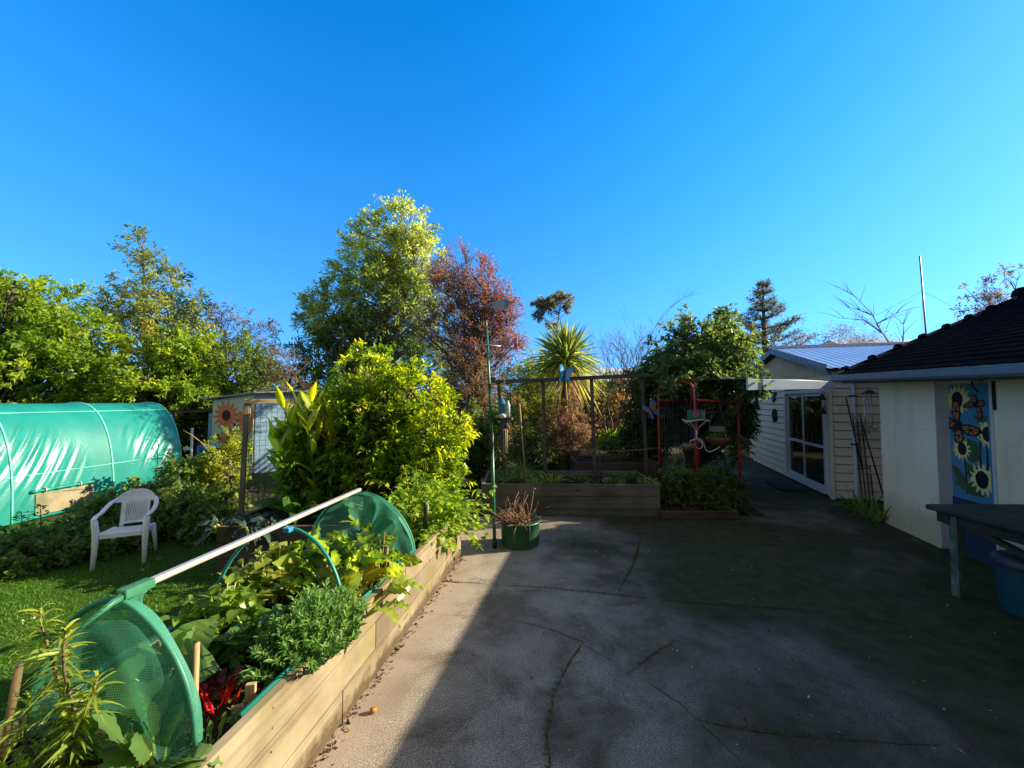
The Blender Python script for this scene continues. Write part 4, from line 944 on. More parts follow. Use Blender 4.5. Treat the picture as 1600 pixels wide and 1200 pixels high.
# painted planter box on a tray, in the arch
q = PY(1088, 657, 6.9)
BX = thing('feeder_tray', 'small colourful flower-painted box on a white wire tray hanging inside the red arch', 'hanging feeder', q, .12)
k_ = paint('box_green', (.03, .16, .07), (.02, .10, .05), .6, 8)
mb = MB(); mb.box((0, 0, .10), (.27, .12, .17)); mb.build('box', k_, BX, bevel=.004)
mb = MB(); mb.box((-.05, -.0635, .15), (.16, .004, .07)); mb.box((.09, -.0635, .13), (.09, .0045, .11)); mb.build('purple_panel', paint('box_purple', (.16, .05, .24), None, .6), BX)
mb = MB(); mb.prism(petals(10, .03, .058, 0), (-.05, -.067, .105), UX, UZ, .003, 0); mb.prism(petals(8, .022, .026, 0), (-.05, -.0705, .105), UX, UZ, .003, 1); mb.build('painted_flower', [M['mural_orange'], paint('box_brown', (.2, .07, .02), None, .6)], BX)
mb = MB(); mb.box((.075, -.0665, .10), (.012, .003, .14)); mb.box((.105, -.0665, .09), (.012, .003, .12)); mb.build('painted_stripe', paint('box_lime', (.25, .4, .06), None, .6), BX)
M['wire_white'] = paint('wire_white', (.55, .55, .58), None, .5)
mb = MB(); mb.tube([(.24 * math.cos(t), .12 * math.sin(t), .0 + .018 * math.sin(3 * t)) for t in [i * math.pi / 12 for i in range(24)]], .009, 6, closed=True)
for t in (0.3, 1.2, 2.0, 2.8, 3.9, 5.2): mb.tube([(.24 * math.cos(t), .12 * math.sin(t), 0), (0, 0, -.16)], .004, 5)
for y_ in (-.05, 0, .05): mb.tube([(-.2, y_, 0), (.2, y_, .005)], .004, 4)
mb.tube([(0, 0, -.16), (0, 0, -.33)], .012, 6); mb.build('tray', M['wire_white'], BX)
mb = MB(); mb.tube([(0, 0, -.31), (-.09, 0, -.34), (-.13, 0, -.37)], .009, 6); mb.tube([(0, 0, -.31), (.08, 0, -.33), (.13, 0, -.42), (.17, 0, -.52), (.23, 0, -.55), (.36, 0, -.50), (.46, .05, -.46)], .011, 6)
mb.tube([(.03, 0, -.34), (.09, 0, -.38), (.1, 0, -.46), (.05, 0, -.49), (0, 0, -.47), (-.03, 0, -.42)], .008, 6); mb.build('bracket', M['wire_white'], BX)
mb = MB(); mb.tube([(0, 0, .6), (-.12, 0, .185)], .002, 3); mb.tube([(0, 0, .6), (.12, 0, .185)], .002, 3); mb.build('wire', M['wire_grey'], BX)
q = PY(1076, 697, 6.85); NB = thing('hanging_nest', 'shallow coir nest basket full of moss hanging from the white bracket', 'hanging basket', q, 0)
mb = MB(); mb.lathe([(.01, -.06), (.07, -.05), (.115, -.005), (.12, .02), (.10, .015), (.02, -.02)], n=18); mb.build('basket', paint('coir', (.24, .17, .09), (.15, .1, .05), .9, 30), NB)
lv = Leaves(); n = 90; pp = RNG.normal(size=(n, 3)) * [.05, .05, .012] + [0, 0, .02]; lv.blade(pp, RNG.normal(size=(n, 3)) * [1, 1, .4] + [0, 0, .2], RNG.uniform(.05, .1, n), .008, RNG.random(n), 3, .5); M['straw'] = leafmat('straw', [(.2, .2, .05), (.35, .34, .10), (.42, .36, .16)], .2, .7); lv.build('moss', M['straw'], NB)
q = PY(1121, 678, 7.2); HB_ = thing('hanging_basket', 'dark hanging basket of bright green leaves under the red arch', 'hanging basket', q, 0)
mb = MB(); mb.lathe([(.02, -.22), (.12, -.2), (.18, -.12), (.2, -.05), (.18, -.06)], n=18); mb.build('basket', paint('terracotta', (.16, .06, .035), None, .8), HB_)
mb = MB(); mb.box((0, 0, .09), (.24, .10, .10)); mb.build('sign_plate', paint('plate', (.20, .20, .17), None, .7), HB_, bevel=.004)
lv = Leaves(); n = 130; pp = RNG.normal(size=(n, 3)) * [.07, .05, .05] + [0, 0, -.03]; lv.simple(pp, rnd_unit(n), RNG.uniform(.04, .07, n), .03, RNG.random(n)); M['lime_leaf'] = leafmat('lime_leaf', [(.10, .2, .02), (.22, .36, .03), (.34, .45, .06)], .4); lv.build('foliage', M['lime_leaf'], HB_)
mb = MB()
for s_ in (-1, 1): mb.tube([(s_ * .19, 0, -.05), (0, 0, .75)], .003, 4)
mb.build('wire', M['wire_grey'], HB_)
# ------------------------------------------------------------------ green pole with ornaments
M['pole_green'] = paint('pole_green', (.020, .15, .075), (.03, .11, .06), .38, 10, .5); M['pole_dark'] = paint('pole_dark', (.012, .03, .022), None, .5)
pb = PZ(773, 856); Yp = pb.y
PL = thing('bird_feeder_pole', 'tall slim green pole with a cross arm and vane, standing behind the green tub', 'pole', pb, 0)
def pp_(px, py, dy=0.0): q = PY(px, py, Yp + dy); return q - Vector((pb.x, pb.y, 0))
top = pp_(760.5, 515); mid = pp_(768.5, 680)
mb = MB(); mb.tube([(0, 0, 0), mid], .021, 12); mb.tube([mid - Vector((0, 0, .02)), top], .0165, 12); mb.build('pole', M['pole_green'], PL)
mb = MB(); mb.tube([mid + Vector((0, 0, -.22)), mid + Vector((0, 0, .03))], .0245, 12); mb.box(mid + Vector((-.03, 0, .03)), (.03, .02, .02)); mb.build('sleeve', M['pole_dark'], PL)
mb = MB(); mb.tube([(0, 0, 0), (0, 0, .1)], .026, 12); mb.build('foot', M['pole_dark'], PL)
mb = MB(); mb.tube([top, top + Vector((-.003, 0, .12))], .008, 8); a = pp_(744, 538); b = pp_(782, 541); mb.tube([a, pp_(762, 540) + Vector((0, -.03, 0)), b], .009, 8); mb.build('cross_arm', paint('arm_pale', (.32, .34, .28), None, .4, metal=.3), PL)
c = pp_(764, 482)
mb = MB(); mb.tube([pp_(752, 481), pp_(758, 480), pp_(764, 483)], [.006, .014, .009], 8); mb.tube([pp_(764, 483), pp_(770, 482), pp_(775, 491)], [.007, .009, .004], 6); mb.build('vane_head', paint('vane_head', (.10, .08, .06), None, .5), PL)
mb = MB(); o = pp_(764, 481)
pts = [(.02, .0), (.10, -.02), (.19, -.03), (.25, .02), (.27, .10), (.2, .12), (.1, .10), (.05, .05)]
mb.prism(pts, o + Vector((.0, 0, 0)), Vector((1, .1, 0)).normalized(), UZ, .004, 0); mb.prism([(.20, .0), (.245, .025), (.265, .095), (.205, .112)], o + Vector((0, -.005, 0)), Vector((1, .1, 0)).normalized(), UZ, .003, 1); mb.build('tail_vane', [paint('vane_grey', (.30, .32, .32), (.22, .24, .24), .5), paint('vane_blue', (.10, .22, .36), None, .5)], PL)
M['red_orn'] = paint('red_orn', (.52, .06, .03), None, .4, spec=.5)
def hang(nm, label, cat, px, py, dy, grp): return thing(nm, label, cat, PY(px, py, Yp + dy), 0, grp)
g = 'red ornaments hanging round the pole'
o = hang('hanging_ornament', 'red figure-of-eight ornament hanging left of the pole', 'ornament', 739, 541, .25, g); mb = MB()
for z, r in ((.035, .028), (-.035, .034)): mb.tube([(r * math.cos(t), 0, z + r * 1.1 * math.sin(t)) for t in [i * math.pi / 8 for i in range(16)]], .007, 6, closed=True)
mb.tube([(0, 0, .07), (.0, 0, .12), (.08, -.1, .02)], .002, 3); mb.build('ring', M['red_orn'], o)
o = hang('hanging_ornament', 'single narrow red strip hanging at the left end of the cross arm', 'ornament', 753, 536, .02, g); mb = MB(); mb.box((0, 0, 0), (.018, .012, .12)); mb.tube([(0, 0, .06), (-.0, 0, .07)], .003, 4); mb.build('strip', M['red_orn'], o, bevel=.004)
o = hang('hanging_ornament', 'small red tassel hanging at the right end of the cross arm', 'ornament', 785, 546, .02, g); mb = MB(); mb.box((0, 0, .02), (.035, .02, .04)); mb.tube([(-.01, 0, 0), (-.015, 0, -.05)], .006, 6); mb.tube([(.012, 0, 0), (.015, 0, -.06)], .006, 6); mb.tube([(-.005, 0, .04), (-.012, 0, .055)], .003, 4); mb.build('tassel', M['red_orn'], o)
o = hang('hanging_ornament', 'pair of long red tubes hanging right of the pole', 'ornament', 806, 537, .3, g); mb = MB()
for x in (-.013, .013): mb.tube([(x, 0, -.075), (x, 0, .075)], .010, 8)
mb.tube([(-.02, 0, .075), (.02, 0, .075)], .008, 6); mb.tube([(0, 0, .075), (-.10, -.15, .11), (-.18, -.28, -.03)], .002, 3); mb.build('tube', M['red_orn'], o)
# feeder with cream boxes on a white bracket, beside the pole
M['cream'] = paint('cream', (.62, .56, .40), (.52, .46, .32), .5)
o = thing('bird_feeder', 'cream box feeder on a small white upright bracket beside the pole top', 'bird feeder', PY(788, 600, Yp + .25), 0); f_ = lambda px, py: PY(px, py, Yp + .25) - Vector(o.location)
mb = MB(); mb.bar(f_(788, 604), f_(788, 565), .016, .02, (0, 1, 0)); mb.bar(f_(779, 564), f_(789, 565), .018, .016, (0, 1, 0)); mb.build('bracket', M['white_trim'], o)
mb = MB(); mb.box(f_(802, 579) , (.07, .09, .075)); mb.build('box', M['cream'], o, bevel=.004); mb = MB(); mb.box(f_(795, 578) + Vector((0, -.05, 0)), (.06, .05, .065)); mb.build('box_side', paint('boxside', (.25, .25, .17), None, .6), o, bevel=.003)
mb = MB(); mb.box(f_(772, 584), (.05, .05, .03)); mb.box(f_(771, 594), (.06, .06, .075), m=1); mb.build('seed_hopper', [M['cream'], paint('hopper', (.06, .07, .07), None, .6)], o)
mb = MB(); mb.tube([f_(768, 584), f_(788, 580)], .006, 6); mb.tube([f_(788, 588), f_(796, 586)], .006, 6); mb.tube([f_(766, 590) - Vector((0, .25, 0)), f_(768, 590)], .006, 6); mb.build('arm', M['white_trim'], o)
o = thing('perch_shelf', 'small bare wooden double bar shelf clamped to the pole below the feeder', 'shelf', PY(776, 603, Yp - .01), 0); mb = MB(); mb.bar((-.07, 0, .012), (.10, .02, .014), .03, .012); mb.bar((-.07, 0, -.02), (.09, .02, -.014), .03, .01); mb.build('shelf_board', wood('wood_shelf', (.5, .34, .18), (.44, .3, .15), (.3, .2, .1), 'X'), o)
mb = MB(); mb.box((-.085, 0, 0), (.03, .05, .05)); mb.build('clamp', M['pole_dark'], o)
o = thing('hanging_lantern', 'teal lantern and pale bottle standing on a dark tray arm of the pole', 'lantern', PY(784, 648, Yp - .03), 0)
mb = MB(); mb.box((0, 0, .06), (.085, .085, .15)); mb.lathe([(.06, .135), (.02, .2), (.008, .21)], n=8); mb.build('lantern_body', paint('teal', (.012, .14, .18), (.01, .09, .13), .4), o, bevel=.004)
mb = MB(); mb.tube([(.075, .0, -.03), (.075, 0, .12), (.075, 0, .15), (.075, 0, .175)], [.03, .03, .015, .014], 10); mb.build('bottle', paint('bottle', (.45, .5, .45), None, .3, spec=.6), o)
mb = MB(); mb.tube([(-.11, 0, -.05), (.14, 0, -.055)], .016, 8); mb.box((-.03, 0, -.045), (.30, .09, .014)); mb.build('tray', M['pole_dark'], o)
mb = MB(); mb.ball((.01, -.06, -.015), (.045, .03, .03)); mb.build('shell', paint('shell', (.7, .55, .52), None, .5), o)
o = thing('wind_chime', 'wind chime of wooden tubes under the teal lantern', 'wind chime', PY(790, 668, Yp - .03), 0, 'wind chimes'); mb = MB(); mb.lathe([(.015, .10), (.03, .06), (.028, .0), (.01, -.01)], n=10); mb.build('chime_head', M['orn_blue'] if False else paint('chime_navy', (.02, .035, .09), None, .5), o)
for i, (x, y, l, r) in enumerate(((-.022, 0, .34, .0065), (.02, 0, .29, .0065), (0, .03, .30, .006))):
    mb = MB(); mb.tube([(x, y, -.02), (x, y, -.02 - l)], r, 8); mb.build('tube', M['cane'] if i else M['wood_new'], o)
mb = MB(); mb.tube([(0, 0, .1), (0, 0, .22)], .002, 3); mb.build('cord', M['pale_rope'], o)
# ------------------------------------------------------------------ green tub with dead stems
pt = PZ(813, 850); TB = thing('plant_tub', 'dark green plastic half barrel tub full of dead brown stems', 'plant pot', (pt.x, pt.y, 0), .2)
M['tub'] = paint('tub_green', (.020, .135, .060), (.04, .11, .05), .42, 5, .45, bstr=.15)
mb = MB(); mb.lathe([(.0, .012), (.205, .012), (.222, .0), (.232, .02), (.252, .29), (.262, .292), (.262, .31), (.248, .312), (.246, .25), (.0, .245)], n=48); mb.build('tub', M['tub'], TB)
mb = MB()
for i in range(8): 
    t = i * math.pi / 4 + .25; mb.tube([(.234 * math.cos(t), .234 * math.sin(t), .02), (.2525 * math.cos(t), .2525 * math.sin(t), .285)], .0035, 5)
mb.build('rib', M['tub'], TB)
mb = MB(); mb.lathe([(.0, .285), (.24, .265)], n=24); mb.build('soil', M['soil'], TB)
M['dead_stem'] = leafmat('dead_stem', [(.09, .05, .03), (.20, .115, .065), (.32, .20, .12)], .0, .8, .2)
mb = MB(); rg = random.Random(4)
for i in range(120):
    a = rg.uniform(0, 6.28); r = .18 * math.sqrt(rg.random()); p = Vector((r * math.cos(a) - .03, r * math.sin(a), .25)); dr = Vector((rg.gauss(-.35, .5), rg.gauss(0, .4), rg.uniform(.25, 1.1))).normalized(); L = rg.uniform(.16, .42); pts = [p]
    for s_ in range(4):
        dr = (dr + Vector((rg.gauss(0, .22), rg.gauss(0, .22), rg.gauss(-.10, .2)))).normalized(); p = p + dr * L / 4; p.z = max(p.z, .28); pts.append(p)
    r0 = rg.uniform(.003, .0075); mb.tube(pts, [r0, r0, r0 * .9, r0 * .7, r0 * .4], 5, tone=rg.random())
mb.tube([(-.12, -.1, .27), (-.3, -.12, .40), (-.45, -.1, .49), (-.55, -.05, .55)], [.008, .007, .006, .003], 6, tone=.7)
mb.tube([(.1, -.03, .26), (.13, -.02, .42), (.17, 0, .62), (.175, 0, .68)], [.006, .006, .005, .004], 6, tone=.95); mb.tube([(.07, 0, .26), (.05, 0, .42), (.02, 0, .52)], [.006, .005, .003], 6, tone=.8)
for c_ in ((.175, 0, .685), (.165, .01, .67), (.19, -.005, .675), (.02, 0, .525), (.045, 0, .535)): mb.ball(c_, .013, 6, 0, 4)
mb.tube([(-.1, -.24, .30), (-.13, -.27, .26), (-.15, -.275, .19)], [.007, .006, .004], 6, tone=.8)
mb.build('dead_stems', M['dead_stem'], TB)
# ------------------------------------------------------------------ table, bin and bits by the house
M['table'] = wood('table_wood', (.060, .062, .050), (.045, .047, .037), (.025, .026, .02), 'X', .8, 14, stain_c=(.05, .06, .03))
tz = .80; t0, t1, t2 = PZ(1441, 787, tz), PZ(1600, 822, tz), PZ(1586, 787, tz)
xd = (t2 - t0).normalized(); L_ = 1.02
TBL = thing('garden_table', 'old dark wooden table on green posts pushed against the house wall', 'table', (t0.x, t0.y, 0), math.atan2(xd.y, xd.x))
mb = MB(); Yt = 2.1
for i in range(4): mb.box((.02 + L_ / 8 + i * L_ / 4 * .99, -Yt / 2, tz - .025), (L_ / 4 - .008, Yt - .01 * (i % 2), .05), tone=.3 + .2 * (i % 3))
mb.build('table_top', wood('table_top', (.050, .053, .045), (.04, .042, .034), (.022, .024, .02), 'Y', .65, 14, stain_c=(.07, .09, .06)), TBL, bevel=.012)
mb = MB(); mb.box((.10, -Yt / 2, tz - .10), (.04, Yt - .1, .10)); mb.box((L_ / 2, -.16, tz - .10), (L_ - .1, .04, .10)); mb.build('apron', M['table'], TBL, bevel=.004)
M['leg_green'] = paint('leg_green', (.05, .085, .06), (.20, .23, .2), .7, 7, lo=.5, hi=.72)
for (x, y) in ((.10, -.20), (.9, -.20), (.10, -1.85), (.9, -1.85)): mb = MB(); mb.box((x, y, tz / 2 - .03), (.07, .07, tz - .07)); mb.build('leg', M['leg_green'], TBL, bevel=.004)
mb = MB(); mb.bar((.12, -.26, tz - .12), (.12, -.9, .5), .04, .06, (1, 0, 0)); mb.build('brace', M['table'], TBL, bevel=.003)
pbn = PZ(1580, 968); BN = thing('plastic_bin', 'blue ribbed plastic bin with a dark rim under the table edge', 'bin', (4.38, 3.42, 0), 0)
BN.scale = (.86, .86, .88)
mb = MB(); k = 48; vs = []; prof = [(.19, 0), (.2, .02), (.235, .44), (.238, .47)]
for (r, z) in prof:
    for j in range(k): t = 2 * math.pi * j / k; rr = r + (.004 if (j // 2) % 2 else 0) * (1 if .01 < z < .46 else 0); vs.append(Vector((rr * math.cos(t), rr * math.sin(t), z)))
mb.add(vs, [(i * k + j, i * k + (j + 1) % k, (i + 1) * k + (j + 1) % k, (i + 1) * k + j) for i in range(3) for j in range(k)] + [tuple(range(k - 1, -1, -1))]); mb.build('bin_body', paint('bin_blue', (.010, .07, .10), (.008, .05, .075), .5), BN)
mb = MB(); mb.lathe([(.236, .44), (.25, .445), (.252, .50), (.235, .53), (.2, .545), (0, .55)], n=40); mb.build('lid', paint('bin_rim', (.03, .04, .06), (.05, .06, .08), .5), BN)
# wind chime at the annex corner
q = PY(1357, 606, 6.75); o = thing('wind_chime', 'long silver metal tube wind chime hanging under the eave by the downpipe', 'wind chime', q, 0, 'wind chimes')
mb = MB(); mb.tube([(-.03, 0, .16), (0, 0, .24), (.03, 0, .16)], .004, 5); mb.tube([(0, 0, .24), (0, 0, -.05)], .002, 4); mb.build('hanger', M['mural_dark'], o)
mb = MB(); mb.box((0, 0, -.10), (.26, .10, .015)); mb.prism([(-.1, 0), (.1, 0), (.03, .05), (-.03, .05)], (0, .03, -.09), UX, UZ, .06); mb.build('chime_head', paint('chime_wood', (.16, .07, .04), None, .6), o)
for x, l in ((-.10, .68), (-.045, .66), (.015, .55)): mb = MB(); mb.tube([(x, -.02, -.12), (x + .01, -.02, -.12 - l)], .011, 8); mb.build('tube', paint('chime_tube', (.55, .58, .62), None, .3, metal=.6) if x < -.09 else M['alu'], o)
mb = MB(); mb.tube([(.05, 0, -.1), (.07, 0, -.58)], .0015, 3); mb.lathe([(.001, -.068), (.05, -.03), (.06, .0), (.05, .03), (.001, .068)], (.075, 0, -.66), n=10, axis=(0, 1, 0)); mb.build('sun_catcher', paint('catcher', (.55, .45, .22), (.3, .25, .1), .2, 30, .6), o)
# leaning poles and a dark trellis fork in the alcove
M['iron'] = paint('iron_dark', (.02, .022, .024), None, .6)
q0 = PZ(1352, 775); 
for i, (a, b, lab) in enumerate((((1322, 622, 6.9), (1358, 760, 6.3), 'long dark pole leaning right in the alcove beside the downpipe'), ((1345, 655, 6.7), (1385, 770, 6.1), 'thin dark cane leaning behind the silver wind chime'))):
    P0, P1 = PY(*a), PZ(b[0], b[1] + 20, .0); mb = MB(); mb.tube([P1 - P0 * 0, P0], .012, 6); tag(mb.build('leaning_pole', M['iron']), lab, 'pole', 'poles leaning in the alcove')
q = PZ(1375, 790); o = thing('iron_trellis', 'small dark iron trellis leaning at the house corner behind the wind chime', 'trellis', (q.x - .02, q.y + .2, 0), .3); mb = MB()
for x in (-.14, -.05, .04, .13): mb.tube([(x, 0, .0), (x * 1.2, .1, 1.55 + .06 * math.sin(x * 30))], .009, 5)
for z in (.6, 1.2, 1.35): mb.tube([(-.17, .05, z), (.17, .05, z)], .008, 5)
mb.build('trellis_bars', M['iron'], o)
# white board beam between arch and house
a, b = PY(1166, 606, 6.4), PY(1301, 597, 7.0); o = thing('pergola_beam', 'pale blue-white fascia beam running from the shrub to the house gutter above the glass door', 'beam', (a + b) / 2, math.atan2(b.y - a.y, b.x - a.x)); mb = MB(); h = (b - a).length / 2 ; 
mb.prism([(-h, -.10), (h, -.06), (h, .07), (-h, .085)], (0, 0, 0), UX, UZ, .035); mb.build('fascia_board', paint('beam_white', (.36, .45, .56), (.30, .38, .48), .5), o, bevel=.003)
mb = MB(); mb.grid(lambda u, v: Vector((-h + 2 * h * u, .02 + 1.0 * v, .095 - .02 * u + .03 * v)), 2, 1); mb.build('roof_sheet', paint('beam_sheet', (.12, .15, .18), None, .5), o, solid=.012)
mb = MB(); mb.box((-h + .3, -.042, -.0), (.012, .01, .19)); mb.build('join_strip', M['mural_dark'], o)
# wall ornaments on the annex
for (px, py, lab, kind) in ((1212, 622, 'dark metal bird plaque, upper one on the weatherboard wall left of the glass door', 0), (1212, 649, 'round dark wreath plaque, lower one on the weatherboard wall left of the glass door', 1)):
    k = (px - 800) / FPX; t = (k * A0.y - A0.x) / (VA.x - k * VA.y); P = A0 + VA * t; d = ray(px, py); z = CAMH + d.z * (P.y / d.y); q = Vector((P.x, P.y, z)) + Vector((-VA.y, VA.x, 0)) * .035
    o = thing('wall_plaque', lab, 'wall ornament', q, angN, 'wall plaques on the annex'); mb = MB()
    if kind: mb.tube([(.11 * math.cos(t_), 0, .14 * math.sin(t_)) for t_ in [i * math.pi / 8 for i in range(16)]], .035, 7, closed=True); mb.ball((.02, .0, -.02), .05, 8)
    else: mb.prism([(-.13, .1), (-.02, .16), (.05, .02), (.12, -.02), (.10, -.12), (.02, -.06), (-.08, -.04), (-.03, .05)], (0, .02, 0), UX, UZ, .03); mb.ball((-.1, 0, .1), .04, 8)
    mb.build('plaque', M['iron'], o)
for z, lab in ((1.88, 'upper little dark bell hanging on the annex corner board'), (1.62, 'lower little dark bell hanging on the annex corner board')):
    q = MN @ Vector((.07, .10, z)); o = thing('wall_bell', lab, 'bell', q, angN, 'bells on the annex corner'); mb = MB(); mb.lathe([(.055, -.06), (.04, -.01), (.03, .04), (.008, .06)], n=12); mb.build('bell', M['iron'], o); mb = MB(); mb.tube([(0, -.09, .06), (0, 0, .1), (0, 0, .06)], .006, 5); mb.build('hook', M['iron'], o)
# antenna mast
q = PY(1447, 522, 8.5); o = thing('antenna_mast', 'tall thin grey antenna mast rising behind the tiled roof with wire stays', 'antenna', (q.x, q.y, 0), 0); mb = MB(); t_ = PY(1437, 400, 8.5) - Vector((q.x, q.y, 0)); mb.tube([(.13, 0, 0), (.0, 0, q.z), t_], [.02, .018, .014], 8); mb.build('mast', paint('mast', (.20, .23, .26), None, .5, metal=.4), o)
mb = MB(); m_ = Vector((0, 0, q.z)).lerp(t_, .55)
for d_ in ((2.2, .5, 3.4), (-2.0, 1.0, 2.9), (.8, .9, 2.8)): mb.tube([m_, d_], .003, 3)
mb.build('stay_wire', M['wire_grey'], o)
# shed with sunflower mural
SHX = PY(333, 620, 10.0).x; SHX2 = PY(397, 620, 10.0).x; SW_ = SHX2 - SHX
SH = thing('garden_shed', 'small pale green shed painted with big orange sunflowers beyond the polytunnel', 'shed', (SHX, 10.0, 0), 0)
M['shed_cream'] = paint('shed_cream', (.50, .60, .38), (.42, .5, .3), .7, 4); M['shed_blue'] = paint('shed_blue', (.22, .36, .46), (.17, .28, .37), .7, 4)
mb = MB(); mb.prism([(0, 0), (SW_, 0), (SW_, 1.95), (0, 1.82)], (0, 0, 0), UX, UZ, -.05); mb.build('front_wall', M['shed_cream'], SH)
mb = MB(); mb.bar((SW_ + .02, .03, .97), (SW_ + 1.3, .9, .97), .04, 1.94); mb.build('side_wall', M['shed_blue'], SH); mb = MB(); mb.box((SW_ / 2, 1.8, .9), (SW_ + 1.5, .04, 1.8)); mb.box((.02, .9, .9), (.04, 1.75, 1.8)); mb.build('back_wall', M['shed_cream'], SH)
mb = MB(); mb.add([Vector((-.15, -.15, 1.86)), Vector((SW_ + .1, -.15, 2.02)), Vector((SW_ + 1.6, .8, 2.10)), Vector((SW_ + 1.4, 2.0, 2.0)), Vector((-.15, 2.0, 1.8))], [(0, 1, 2, 3, 4)]); mb.build('roof', paint('shed_roof', (.25, .28, .28), None, .5), SH, solid=.03)
M['sun_orange'] = paint('sun_orange', (.72, .20, .07), (.60, .15, .05), .7, 10); M['sun_dark'] = paint('sun_dark', (.03, .018, .015), None, .7)
for px, py, r in ((354, 649, .30), (386, 656, .27), (358, 688, .25)):
    x = PY(px, py, 10).x - SHX; z = PY(px, py, 10).z; mb = MB(); mb.prism([(min(a, SW_ - x), b) for a, b in petals(14, r * .72, r * 1.3, .1, .92, .08, int(px))], (x, -.001, z), UX, UZ, .006, 0); mb.prism([(min(r * .36 * math.cos(t), SW_ - x), r * .45 * math.sin(t)) for t in [i * math.pi / 12 for i in range(24)]], (x, -.008, z), UX, UZ, .004, 1); mb.build('painted_sunflower', [M['sun_orange'], M['sun_dark']], SH)
mb = MB()
x, z = PY(341, 682, 10).x - SHX, PY(341, 682, 10).z; mb.prism([(-.1, .06), (0, .07), (.1, 0), (.06, -.12), (-.02, -.05)][::-1], (x, -.001, z), UX, UZ, .005); mb.build('painted_leaf', M['mural_leaf'], SH)
mb = MB(); x, z = PY(367, 664, 10).x - SHX, PY(367, 664, 10).z
for i in range(3): mb.box((x + .03 * i, -.012, z - .035 * i), (.03, .005, .09), Matrix.Rotation(.5, 3, 'Y'), m=i % 2)
mb.build('painted_bee', [M['mural_dark'], M['mural_white']], SH)
# lean-to and barrel left of it
LT = thing('lean_to', 'dark open lean-to with a low board roof between polytunnel and sunflower shed', 'lean-to', (SHX - 1.15, 10.3, 0), 0)
mb = MB(); mb.bar((-.35, -.1, 1.52), (1.1, -.1, 1.58), .06, .07); mb.add([Vector((-.4, -.2, 1.56)), Vector((1.12, -.2, 1.62)), Vector((1.12, 1.6, 1.62)), Vector((-.4, 1.6, 1.56))], [(0, 1, 2, 3)]); mb.build('roof', M['wood_grey'], LT)
mb = MB(); mb.box((-.2, 0, .75), (.25, .05, 1.5)); mb.box((.95, 0, .75), (.22, .05, 1.5)); mb.build('post', M['shed_blue'], LT); mb = MB(); mb.box((.35, 1.5, .75), (1.5, .05, 1.5)); mb.build('back_panel', M['wood_dark'], LT)
q = PY(324, 735, 9.6); o = thing('water_barrel', 'blue plastic barrel standing in front of the dark lean-to', 'barrel', (q.x, 9.6, 0), 0); mb = MB(); mb.lathe([(0, 0), (.2, 0), (.22, .04), (.24, .3), (.24, .4), (.22, .72), (.19, .76), (0, .77)], n=24); mb.build('barrel', paint('barrel_blue', (.015, .11, .34), None, .4), o); mb = MB(); 
for z in (.28, .5): mb.tube([(.243 * math.cos(t), .243 * math.sin(t), z) for t in [i * math.pi / 10 for i in range(20)]], .012, 6, closed=True)
mb.build('rib', bpy.data.materials['barrel_blue'], o)
q = PY(299, 712, 8.6); o = thing('marker_post', 'thin white post with a tag standing at the end of the polytunnel', 'post', (q.x, 8.6, 0), 0); mb = MB(); mb.box((0, 0, .6), (.035, .03, 1.25)); mb.build('post', M['white_trim'], o); mb = MB(); mb.box((-.08, -.02, .78), (.17, .01, .06)); mb.build('tag', M['white_trim'], o)
# nut on the concrete
q = PZ(583, 1114); mb = MB(); mb.ball((0, 0, .017), (.02, .018, .017), 14, 0, 10); mb.box((.012, .0, .03), (.006, .006, .01)); o = mb.build('fallen_fruit', paint('fruit', (.45, .19, .04), (.32, .11, .02), .5, 30)); o.location = q; tag(o, 'small orange fruit lying on the sunlit concrete', 'fruit')
# bird bath / pale pot among the plants at the arch foot
q = PZ(1098, 795, .12) + Vector((.05, .28, 0)); o = thing('garden_figure', 'small pale stone figure half hidden in the bush under the red arch', 'garden ornament', (q.x, q.y, .1), 0); mb = MB(); mb.lathe([(.07, 0), (.075, .05), (.05, .12), (.06, .2), (.045, .25), (.02, .29), (.04, .33), (.042, .37), (.02, .41), (0, .415)], n=14); o.scale = (.75, .75, .75)
mb.build('figure', paint('pale_stone', (.33, .30, .24), None, .9), o)
# fences
M['fence'] = wood('fence_wood', (.085, .06, .045), (.06, .042, .032), (.03, .022, .018), 'Z', .85, 18)
def paling(name, a, b, h, label, st=.13):
    a, b = Vector((*a, 0)), Vector((*b, 0)); d = (b - a); L = d.length; d.normalize(); o = thing(name, label, 'fence', a, math.atan2(d.y, d.x)); rg = random.Random(3); mb = MB(); n = int(L / st)
    for i in range(n): mb.box((i * st + .05, 0, h / 2), (st - .025, .02, h + rg.uniform(-.02, .02)), tone=rg.random())
    mb.build('paling', M['fence'], o); mb = MB()
    for z in (.3, h - .3): mb.bar((0, .04, z), (L, .04, z), .05, .08)
    mb.build('rail', M['fence'], o)
paling('paling_fence', (1.6, 15.4), (6.9, 16.0), 1.35, 'dark timber paling fence behind the flower beds')
paling('paling_fence', (7.2, 19.6), (13.5, 20.2), 1.2, 'dark timber paling fence beyond the end of the path')
